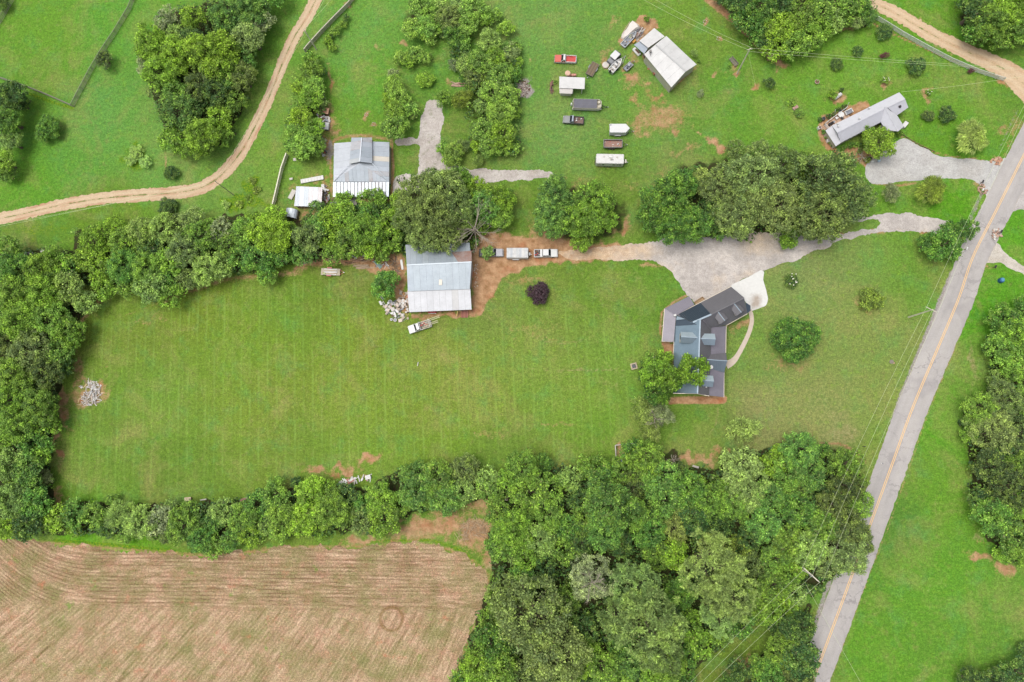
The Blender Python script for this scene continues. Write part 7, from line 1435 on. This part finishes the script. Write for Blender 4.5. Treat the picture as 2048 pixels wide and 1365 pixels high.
for k in range(22): MB().box(g_.uniform(-h * .85, h * .6), g_.uniform(-.55, .55), .55, g_.uniform(.15, .6), g_.uniform(.1, .35), g_.uniform(.1, .4), g_.uniform(0, 3)).obj('scrap', [OFFW, WOODT, WHT, GRY, DKG, paint((190, 196, 160))][k % 6], o)
BRASS = paint((216, 168, 90))

# ---------------------------------------------------------------- piles: every visible piece is a part
UM = {}
def unit(nm): 
    if nm not in UM:
        mb = MB()
        if nm == 'board': mb.box(0, 0, 0, 1, 1, 1)
        elif nm == 'pipe': mb.tube([(-.5, 0, .5), (.5, 0, .5)], .5, 8)
        elif nm == 'drum': mb.disc((0, 0), .5, 0, 1, 12)
        elif nm == 'chunk': mb.ell((0, 0, .4), (.5, .5, .5), 6, 4)
        me = mb.mesh(nm); me.materials.append(WHT); UM[nm] = me
    return UM[nm]
def piece(root, nm, shape, loc, size, rz, mat, tilt=0.0):
    o = linkm(nm, unit(shape), root); o.location = loc; o.scale = size; o.rotation_euler = (tilt * math.sin(rz * 3), tilt, rz); o.material_slots[0].link = 'OBJECT'; o.material_slots[0].material = mat; return o
def pile(nm, lab, cat, poly, n, kinds, seed=1, hump=.5, ang=None, angv=3.1, group=None):
    g = random.Random(seed); cx = sum(p[0] for p in poly) / len(poly); cy = sum(p[1] for p in poly) / len(poly); r = empty(nm, P(cx, cy, 0), 0, lab, cat, group); k = 0
    us = [p[0] for p in poly]; vs = [p[1] for p in poly]; rad = max(max(us) - min(us), max(vs) - min(vs)) / 2
    while k < n:
        u, v = g.uniform(min(us), max(us)), g.uniform(min(vs), max(vs))
        if not inpoly(poly, np.array([u]), np.array([v]))[0]: continue
        pn, sh, L_, W_, H_, mats = g.choice(kinds); x, y, _z = P(u, v, 0); d = math.hypot(u - cx, v - cy) / rad; z = max(0, hump * (1 - d)) * g.uniform(.3, 1)
        l = g.uniform(*L_); w_ = g.uniform(*W_); hh = g.uniform(*H_)
        piece(r, pn, sh, (x - r.location.x, y - r.location.y, z), (l, w_ if sh != 'drum' else l, hh), (ang if ang is not None else 0) + g.uniform(-angv, angv) / (1 if ang is None else 1), g.choice(mats), g.uniform(-.15, .15)); k += 1
    return r
PALE = [WHT, OFFW, paint((226, 206, 190)), paint((200, 184, 168), .8, 0, .3)]; WOODS_ = [WOODT, WOODG, OFFW, paint((222, 196, 160), .8, 0, .2)]; MIX = PALE + [GRY, DKG, WOODB, paint((196, 120, 100))]
pile('debris_pile', 'big pile of pale broken boards and ash at the left field edge', 'debris pile', [(178, 762), (195, 764), (202, 775), (200, 795), (190, 806), (175, 812), (162, 808), (165, 795), (174, 785)], 210, [('board', 'board', (.5, 2.2), (.08, .22), (.04, .1), PALE + [WHT, OFFW]), ('chunk', 'chunk', (.2, .5), (.2, .4), (.1, .3), PALE + [WHT, GRY])], 3, 1.0)
pile('stray_boards', 'loose pale boards around the big debris pile', 'boards', [(172, 757), (200, 762), (206, 795), (195, 810), (160, 812), (144, 809), (160, 796), (170, 780)], 22, [('board', 'board', (1.0, 2.6), (.1, .25), (.04, .08), WOODS_ + [paint((236, 208, 150))])], 8, .1)
o = empty('plastic_chair', P(165, 775, 0), .6, 'broken white plastic chair beside the big debris pile', 'chair'); MB().box(0, 0, .35, .55, .55, .06).obj('seat', WHT, o); MB().box(0, .28, .38, .55, .06, .5).obj('backrest', WHT, o)
for s in (-1, 1): MB().box(s * .25, -.2, 0, .06, .06, .36).box(s * .25, .2, 0, .06, .06, .36).obj('leg', WHT, o)
pile('scrap_heap', 'sprawling heap of white scrap and tubs left of the grey barn', 'scrap heap', [(797, 585), (816, 580), (818, 640), (806, 644), (796, 640), (775, 628), (768, 612), (780, 606), (792, 600)], 95, [('board', 'board', (.5, 2.2), (.1, .4), (.05, .2), MIX), ('board', 'board', (.5, 1.1), (.4, .9), (.2, .6), PALE), ('bucket', 'drum', (.35, .7), (.3, .6), (.3, .6), PALE), ('pipe', 'pipe', (1, 2.5), (.06, .12), (.06, .12), [WHT, GRY, CHROME])], 5, .5)
for i, (u, v, r, lab) in enumerate(((781, 605, .5, 'round white tub at the top of the barn scrap heap'), (788, 608, .35, 'smaller beige tub beside the round white tub'), (783.5, 640, .3, 'small round white lid at the lower end of the scrap heap'), (791, 641, .42, 'white toilet-shaped tub at the lower end of the scrap heap'))):
    o = empty('tub', P(u, v, 0), 0, lab, 'tub'); MB().disc((0, 0), r, 0, .5, 14, 1.08).obj('tub', [WHT, OFFW][i % 2], o); MB().disc((0, 0), r * .8, .5, .52, 14).obj('inside', GRY, o)
o = empty('ladder_rack', P(772, 616, 0), -1.05, 'white slotted rack lying along the left side of the scrap heap', 'rack')
for k in range(7): MB().box(-1.6 + k * .5, 0, .1, .2, .45, .08).obj('slat', DKG if k % 2 else WHT, o)
MB().box(0, .25, .08, 3.6, .08, .16).box(0, -.25, .08, 3.6, .08, .16).obj('side_rail', WHT, o)
for i, (u, v, a, L_, lab) in enumerate(((786, 622, -1.0, 2.4, 'white bench-like panel in the middle of the scrap heap'), (762, 607, -1.1, 1.1, 'short white board stuck in grass left of the scrap heap'), (804, 604, .8, 1.6, 'white cabinet door leaning in the scrap heap'))):
    o = empty('panel', P(u, v, 0), a, lab, 'panel'); MB().box(0, 0, .35, L_, .55, .08).obj('board', WHT, o, bevel=.02); MB().box(-L_ * .3, 0, 0, .1, .4, .35).box(L_ * .3, 0, 0, .1, .4, .35).obj('support', GRY, o)
pile('lumber_stack', 'weathered lumber stack on grass between field and wood', 'lumber stack', [(716, 531), (738, 530), (741, 537), (718, 538)], 22, [('board', 'board', (1.6, 2.9), (.14, .2), (.05, .08), [paint((206, 180, 148), .85, 0, .3), paint((190, 166, 138), .85, 0, .3)])], 4, .3, 0, .05)
pile('board_heap', 'long thin boards lying below the trees above the lumber stack', 'boards', [(702, 521), (735, 515), (736, 524), (705, 531)], 16, [('board', 'board', (2, 4.2), (.1, .2), (.04, .08), [paint((186, 138, 108)), WOODT, WOODB])], 6, .15, .12, .15)
pile('board_heap', 'grey boards on the ground at the left end of the lumber strip', 'boards', [(602, 525), (622, 517), (624, 524), (604, 532)], 12, [('board', 'board', (1.6, 3.2), (.15, .3), (.04, .08), [WOODG, WOODT])], 7, .15, .4, .1)
pile('scrap_strip', 'reddish strip of small wood scraps under the tree line', 'wood scraps', [(632, 503), (650, 510), (685, 512), (690, 518), (660, 522), (640, 516)], 60, [('board', 'board', (.3, 1.3), (.06, .15), (.04, .08), [WOODB, paint((190, 140, 120)), OFFW, paint((176, 128, 108))])], 9, .15)
pile('scrap_strip', 'scattered pale scraps along the trees beside the lumber stack', 'wood scraps', [(700, 512), (745, 508), (770, 520), (780, 535), (760, 540), (740, 520), (705, 520)], 45, [('board', 'board', (.3, 1.6), (.06, .2), (.04, .1), MIX)], 19, .15)
for i, (u, v, a, sx, sy, m, lab, nm, ct) in enumerate(((625.5, 507, -1.45, 1.5, 1.0, paint((206, 192, 182)), 'pale square sheet half under trees at the scrap strip', 'metal_sheet', 'sheet'), (681, 510, .05, 1.9, .5, WOODG, 'long crate with rails below the trees', 'crate', 'crate'), (731, 512, .1, 1.5, .5, OFFW, 'white wrapped bundle at the tree edge', 'bundle', 'bundle'), (645, 508, -.35, 2.0, .2, WHT, 'thin white plank slanting under the trees', 'plank', 'plank'), (756, 529, -.85, 2.6, .9, paint((120, 160, 150)), 'greenish glass panel frame between barn and lumber stack', 'window_frame', 'frame'), (774, 529, -.8, 1.5, .18, WHT, 'short white board right of the glass panel frame', 'plank', 'plank'), (804, 530, -1.4, 2.6, .55, WHT, 'white door panel leaning by the barn wall', 'door_panel', 'panel'), (765, 596, -.9, 1.3, .5, DKG, 'dark wheelbarrow-like tray under the round tree', 'tray', 'tray'))):
    o = empty(nm, P(u, v, 0), a, lab, ct); MB().box(0, 0, .12, sx, sy, .08).obj('panel', m, o, bevel=.015); MB().box(0, sy / 2, .08, sx + .05, .07, .16).box(0, -sy / 2, .08, sx + .05, .07, .16).obj('frame', OFFW if m is not OFFW else GRY, o)
# bottom hedgerow bits
pile('pallet_heap', 'white pallets and boards tucked into the hedgerow top edge', 'pallets', [(682, 960), (705, 958), (740, 951), (749, 953), (746, 960), (700, 968), (684, 972)], 30, [('board', 'board', (.7, 2.0), (.1, .5), (.05, .12), [WHT, OFFW, WHT, paint((196, 130, 108))])], 12, .4)
for i, (u, v, a, sx, sy, m, lab) in enumerate(((735, 955, .25, 1.3, 1.0, WHT, 'square white pallet at the hedgerow top edge'), (374, 999, .1, 1.6, .9, paint((206, 178, 150)), 'tan board sheet in the left hedgerow'), (405, 1000, .15, 1.6, .3, OFFW, 'narrow pale board in the left hedgerow'), (486, 999, .35, 2.0, .5, paint((176, 120, 100)), 'reddish board pair in the left hedgerow'), (1392, 934, -.3, 1.5, .45, OFFW, 'white broken chair lying on red soil by the wood'))):
    o = empty('board_stack', P(u, v, 1), a, lab, 'boards'); o.location.z = 0
    for k in range(3): MB().box(0, (k - 1) * sy / 3, .6 + .02 * k, sx, sy / 3 - .03, .08).obj('board', m, o)
    MB().box(0, 0, 0, sx * .8, sy * .8, .6).obj('base', WOODB, o)
for i, (u, v, lab) in enumerate(((30, 507.5, 'white object at the wood edge, leftmost of four'), (55, 508, 'white object at the wood edge, second of four'), (64, 508, 'white object at the wood edge, third of four'), (88, 504, 'white object at the wood edge, rightmost of four'))):
    o = empty('bucket', P(u, v, 0), 0, lab, 'bucket', 'white buckets at the wood edge'); MB().disc((0, 0), .4, 0, .6, 10, 1.15).obj('bucket_body', WHT, o); MB().disc((0, 0), .47, .6, .64, 10).obj('lid', OFFW, o)
# privacy-fence clutter
pile('junk_heap', 'white and grey junk between brown roof and white truck', 'junk', [(636, 230), (655, 232), (659, 247), (640, 246)], 24, [('board', 'board', (.4, 1.4), (.2, .7), (.2, .6), [WHT, OFFW, GRY, WOODB, WHT])], 14, .4)
pile('junk_heap', 'scattered junk along the path left of the large shed', 'junk', [(642, 276), (652, 280), (654, 310), (645, 314), (640, 290)], 40, [('board', 'board', (.3, 1.3), (.1, .5), (.1, .4), MIX), ('bucket', 'drum', (.3, .5), (.3, .5), (.3, .5), PALE)], 15, .3)
pile('junk_heap', 'junk and boards right of the rust-streaked shed', 'junk', [(647, 372), (652, 372), (660, 400), (652, 412), (645, 404)], 34, [('board', 'board', (.3, 1.5), (.1, .5), (.1, .4), MIX)], 16, .3)
pile('junk_heap', 'items stored under the large shed front edge', 'junk', [(664, 396), (712, 396), (712, 405), (666, 410)], 18, [('board', 'board', (.6, 1.8), (.4, .9), (.3, .8), [OFFW, WHT, WOODB, DKG])], 17, .2)
for u, v, a, sx, sy, m, lab, nm in ((624, 359, .17, 6.0, 1.1, WHT, 'long white panel lying on grass above the rust-streaked shed', 'roofing_sheet'), (584, 389, 1.1, 2.6, 1.2, OFFW, 'white sheet leaning at the left side of the rust-streaked shed', 'leaning_sheet'), (646, 377, -1.4, 2.2, .8, WHT, 'white board leaning at the right side of the rust-streaked shed', 'leaning_board'), (582, 358, .2, .8, .5, CREAM, 'small cream box on grass left of the long white panel', 'cream_box'), (590, 319, .1, .9, .7, WHT, 'small white box at the foot of the fence row', 'white_box'), (707, 402, .2, 1.3, 2.2, OFFW, 'white crate in front of the large shed under trees', 'white_crate'), (658, 240, -1.5, 1.4, .5, WHT, 'white bin right of the junk by the privacy fence', 'white_bin')):
    o = empty(nm, P(u, v, .4)[:2] + (0,), a, lab, nm.split('_')[1]); MB().box(0, 0, .1, sx, sy, .3).obj('body', m, o, bevel=.03)
    if sx > 2: 
        for k in range(int(sx / .8)): MB().box(-sx / 2 + .4 + k * .8, 0, .4, .06, sy, .03).obj('seam', OFFW, o)
    else: MB().box(0, 0, .4, sx + .04, sy + .04, .05).obj('lid', OFFW, o)
# barn front
o = empty('red_vehicle', P(864, 619, 1)[:2] + (0,), -.02, 'red machine nose showing under the front eave of the barn', 'machine'); MB().box(0, 0, .3, 2.3, 1.8, .7, tx=.9, ty=.9).obj('body', paint((206, 60, 56), .4, 0, .1), o, bevel=.12); MB().box(0, -.95, .35, 1.9, .1, .3).obj('bumper', CHROME, o); wheel(o, -.8, -.6, .3, .2); wheel(o, .8, -.6, .3, .2)
o = empty('porch_deck', P(929.5, 629, 0), 0, 'reddish brown wooden ramp at the right end of the barn front', 'ramp')
for k in range(6): MB().box(-.72 + k * .29, 0, .25 + .01 * (k % 2), .27, 1.8, .06).obj('plank', paint([(176, 112, 98), (160, 104, 90), (186, 122, 106)][k % 3], .85, 0, .3), o)
MB().box(0, 0, 0, 1.6, 1.6, .24).obj('frame', WOODB, o)
o = empty('yellow_post', P(915, 629, 0), 0, 'bright yellow timber post leaning under the barn eave', 'post'); MB().beam((-.25, -.7, .05), (.25, .5, 1.6), .2, .2).obj('beam', paint((240, 205, 130)), o); MB().box(-.3, -.8, 0, .6, .3, .15).obj('foot', WOODT, o)
pile('soil_streaks', 'pale washed-out gravel streaks right of the barn', 'gravel', [(948, 530), (956, 528), (957, 575), (950, 585), (947, 560)], 40, [('chunk', 'chunk', (.15, .5), (.15, .3), (.03, .06), [WOODT, OFFW, paint((226, 196, 160))])], 20, 0)
# workshop clutter
pile('pipe_stack', 'stack of ladders, pipes and rails beside the white workshop', 'metal stack', [(1266, 62), (1283, 56), (1288, 66), (1272, 84), (1268, 76)], 46, [('pipe', 'pipe', (1.2, 3.4), (.06, .12), (.06, .12), [WHT, CHROME, GRY, DARKM, OFFW]), ('rail', 'board', (1.0, 2.6), (.06, .14), (.06, .1), [WHT, OFFW, DKG, paint((206, 150, 130))])], 21, .6, .75, .35)
o = empty('yellow_case', P(1268.5, 83, .4)[:2] + (0,), .8, 'orange-yellow case at the corner of the workshop lean-to', 'case'); MB().box(0, 0, 0, 1.1, .5, .5).obj('body', paint((226, 176, 70)), o, bevel=.05); MB().box(0, 0, .5, 1.12, .52, .06).obj('lid', paint((214, 160, 60)), o)
pile('porch_clutter', 'boxes and furniture stored along the workshop side wall', 'stored goods', [(1284, 108), (1292, 112), (1342, 170), (1337, 176), (1318, 160), (1300, 140), (1288, 122)], 85, [('box', 'board', (.3, 1.0), (.3, .7), (.3, .9), MIX + [WOODT, WOODT]), ('board', 'board', (.6, 1.8), (.1, .3), (.1, .3), MIX)], 22, .3)
o = empty('bath_tub', P(1273, 105, 0), -.9, 'white tub with brown mat at the workshop corner', 'tub'); MB().box(0, 0, 0, 2.4, 1.0, .5, tx=1.05).obj('tub', WHT, o, bevel=.12); MB().box(.1, .1, .5, 1.5, .5, .05).obj('mat', WOODB, o)
pile('stone_bed', 'round bed of stones and ash on the grass right of the grove', 'stones', [(1040, 158), (1058, 165), (1061, 180), (1048, 198), (1036, 195), (1034, 175)], 120, [('stone', 'chunk', (.2, .6), (.2, .5), (.12, .3), [paint((186, 170, 160)), paint((160, 142, 132)), paint((206, 190, 178)), WOODB])], 23, .2)
pile('log_pile', 'few pale split logs on the grass inside the grove', 'logs', [(905, 164), (926, 165), (929, 174), (910, 174)], 9, [('log', 'pipe', (1.5, 2.8), (.18, .3), (.18, .3), [paint((214, 180, 160), .85, 0, .3), paint((190, 150, 130), .85, 0, .3)])], 24, .05, -.1, .25)
pile('plough', 'rusty old farm implement left of the open white shed', 'implement', [(1101, 163), (1107, 163), (1107, 184), (1101, 184)], 26, [('bar', 'board', (.5, 2.0), (.08, .2), (.08, .3), [WOODB, paint((120, 84, 64)), DARKM]), ('disc', 'drum', (.4, .7), (.4, .7), (.05, .1), [paint((140, 96, 76))])], 25, .4, 1.5, .5)
pile('road_rocks', 'rocks and dark bin at the road edge by the grass island', 'rocks', [(1982, 458), (1998, 458), (2003, 476), (1994, 484), (1983, 478)], 26, [('rock', 'chunk', (.4, 1.1), (.4, .9), (.3, .5), [paint((206, 170, 148)), paint((176, 140, 120)), OFFW])], 26, .2)
pile('road_rocks', 'tan rocks on the corner of the ranch drive and road', 'rocks', [(1954, 372), (1966, 368), (1975, 385), (1962, 396), (1956, 388)], 22, [('rock', 'chunk', (.3, .9), (.3, .8), (.2, .4), [paint((206, 170, 148)), paint((190, 150, 126))])], 27, .2)
pile('road_rocks', 'brown rocks at the upper corner of the ranch drive', 'rocks', [(1978, 318), (2000, 313), (2006, 322), (1998, 330), (1980, 328)], 26, [('rock', 'chunk', (.3, 1.0), (.3, .8), (.15, .35), [paint((214, 160, 124)), paint((196, 140, 110)), paint((222, 180, 150))])], 28, .15)
pile('brush_heap', 'straw-coloured heap of dead branches at the top corner of the field', 'brush heap', [(925, 1042), (955, 1038), (978, 1050), (972, 1075), (945, 1072), (930, 1085), (912, 1078)], 130, [('branch', 'pipe', (1.0, 3.0), (.04, .09), (.04, .09), [paint((224, 196, 160), .9), paint((206, 176, 140), .9), paint((190, 160, 128), .9)])], 29, .5)
pile('branch_litter', 'dark fallen branches under the trees left of the barn', 'branches', [(776, 520), (795, 512), (800, 545), (785, 550)], 45, [('branch', 'pipe', (.8, 2.2), (.05, .09), (.05, .09), [WOODB, WOODG])], 30, .3)
for u, v, lab in ((733, 230, 'ring of stones round a stump on the shed lawn'), (747.5, 249, 'smaller ring of stones on the shed lawn'), (1410, 44, 'stone ring nearest the top edge under the wires'), (1437, 78, 'stone ring under the wires left of the wood')):
    o = empty('fire_ring', P(u, v, 0), 0, lab, 'stone ring', 'stone rings'); 
    for k in range(9): a = k * .7; piece(o, 'stone', 'chunk', (math.cos(a) * .45, math.sin(a) * .45, 0), (.28, .24, .2), a, [paint((206, 150, 126)), OFFW][k % 2])
# gas tank, barrel, well, bench, planter, markers
o = empty('gas_tank', P(1676, 192.5, .8)[:2] + (0,), .6, 'white horizontal gas tank beside the bright spiky bush', 'tank'); MB().tube([(-1.15, 0, .75), (-.95, 0, .75), (.95, 0, .75), (1.15, 0, .75)], [.15, .46, .46, .15], 12).obj('tank_body', WHT, o, smooth=True); MB().box(-.6, 0, 0, .15, .7, .35).box(.6, 0, 0, .15, .7, .35).obj('foot', GRY, o); MB().disc((0, 0), .2, 1.2, 1.35, 10).obj('valve_cover', OFFW, o)
o = empty('blue_barrel', P(2000, 562, 0), 0, 'blue round barrel on grass right of the paved road', 'barrel'); MB().disc((0, 0), .62, 0, .9, 14, .95).obj('barrel_body', paint((30, 92, 140), .4, 0, .1), o, bevel=.05); MB().disc((.1, .1), .42, .9, .95, 12).obj('lid', paint((96, 160, 200), .4, 0, .1), o)
o = empty('well_cover', P(1267.5, 733, 0), .25, 'square tan well curb with dark hole left of the house tree', 'well')
for k, (x, y, sx, sy) in enumerate(((0, .62, 1.5, .28), (0, -.62, 1.5, .28), (.62, 0, .28, .96), (-.62, 0, .28, .96))): MB().box(x, y, 0, sx, sy, .5).obj('curb', paint((212, 192, 166)), o, bevel=.03)
MB().disc((0, 0), .46, .05, .42, 12).obj('well_lid', DKG, o)
o = empty('bench_swing', P(1466, 126, 0), -.95, 'long grey slatted bench frame left of the tall pole', 'bench')
for k in range(4): MB().box(0, -.36 + k * .24, .45, 2.6, .15, .05).obj('slat', WOODG, o)
for s in (-1, 1): MB().box(s * 1.2, 0, 0, .1, .9, .45).obj('leg', WOODB, o)
MB().box(0, .5, .5, 2.6, .06, .45).obj('backrest', WOODG, o)
o = empty('planter', P(1633, 165.5, 0), .3, 'small round stone planter alone on the top right lawn', 'planter'); MB().disc((0, 0), .45, 0, .45, 10, 1.35).obj('bowl', paint((206, 186, 166)), o); MB().disc((0, 0), .5, .45, .5, 10).obj('soil', WOODB, o); piece(o, 'plant', 'chunk', (.1, .15, .45), (.5, .5, .3), 0, paint((130, 165, 70)))
o = empty('garden_bench', P(1590, 217, 0), .6, 'small pinkish bench between the two vegetable beds', 'bench')
for k in range(4): MB().box(0, -.3 + k * .2, .4, 1.4, .17, .05).obj('slat', paint((206, 164, 150)), o)
MB().box(-.6, 0, 0, .1, .7, .4).box(.6, 0, 0, .1, .7, .4).obj('leg', WOODG, o)
for u, v, lab, nm, ct, m in ((1960, 383, 'white mailbox on a post at the ranch drive corner', 'mailbox', 'mailbox', WHT), (1997, 466, 'dark mailbox beside the rocks right of the road', 'mailbox', 'mailbox', DARKM), (1985, 536, 'dark mailbox at the side track mouth', 'mailbox', 'mailbox', DARKM), (1960, 367, 'dark mailbox at the end of the pale ranch drive', 'mailbox', 'mailbox', DARKM), (1928, 500, 'white mailbox under the tree beside the road', 'mailbox', 'mailbox', WHT)):
    o = empty(nm, P(u, v, 0), 1.1, lab, ct, 'mailboxes'); MB().box(0, 0, 0, .12, .12, 1.1).obj('post', WOODB, o); MB().box(0, 0, 1.05, .75, .32, .3).obj('box', m, o, bevel=.06)
for u, v, lab in ((1764, 927, 'white marker plate at the left road shoulder'), (1835, 745, 'white pavement patch object at the left road shoulder')):
    o = empty('road_marker', P(u, v, 0), .4, lab, 'marker'); MB().box(0, 0, 0, .5, .12, .05).obj('plate', WHT, o); MB().box(0, 0, .05, .1, .1, .5).obj('stake', GRY, o)
o = empty('road_sign', P(1725, 893, 0), .4, 'thin dark sign post on grass above the roadside wood', 'sign post'); MB().box(0, 0, 0, .1, .1, 1.6).obj('post', DARKM, o); MB().box(.0, 0, 1.3, .5, .05, .4).obj('plate', DKG, o)
o = empty('stump', P(1783, 724, 0), 0, 'pale low stump patch on the lawn left of the wires', 'stump'); MB().disc((0, 0), .5, 0, .12, 9).obj('wood', WOODG, o); MB().disc((.5, -.3), .25, 0, .1, 7).obj('root', WOODT, o)
o = empty('lawn_object', P(836, 728.5, 0), 1.4, 'tiny white stick standing in the mown field', 'stake'); MB().box(0, 0, 0, .9, .12, .25).obj('stake', WHT, o); MB().box(-.4, 0, 0, .2, .2, .3).obj('cap', OFFW, o)
for u, v, lab in ((797, 1, None),):
    pass
for u, v, a, m, lab in ((1733, 322, .4, WHT, 'left white sack in the bed before the ranch house'), (1744, 324, .1, WHT, 'right white sack in the bed before the ranch house'), (1757, 322, .9, paint((190, 214, 226)), 'pale blue tarp bundle at the ranch house drive edge'), (1739, 318, .2, DARKM, 'dark pot above the white sacks by the ranch drive')):
    o = empty('sack', P(u, v, 0), a, lab, 'sack'); MB().ell((0, 0, .3), (.55, .4, .3), 10, 6).obj('sack_body', m, o, smooth=True); MB().disc((.4, 0), .14, .3, .5, 8).obj('tie', OFFW, o)
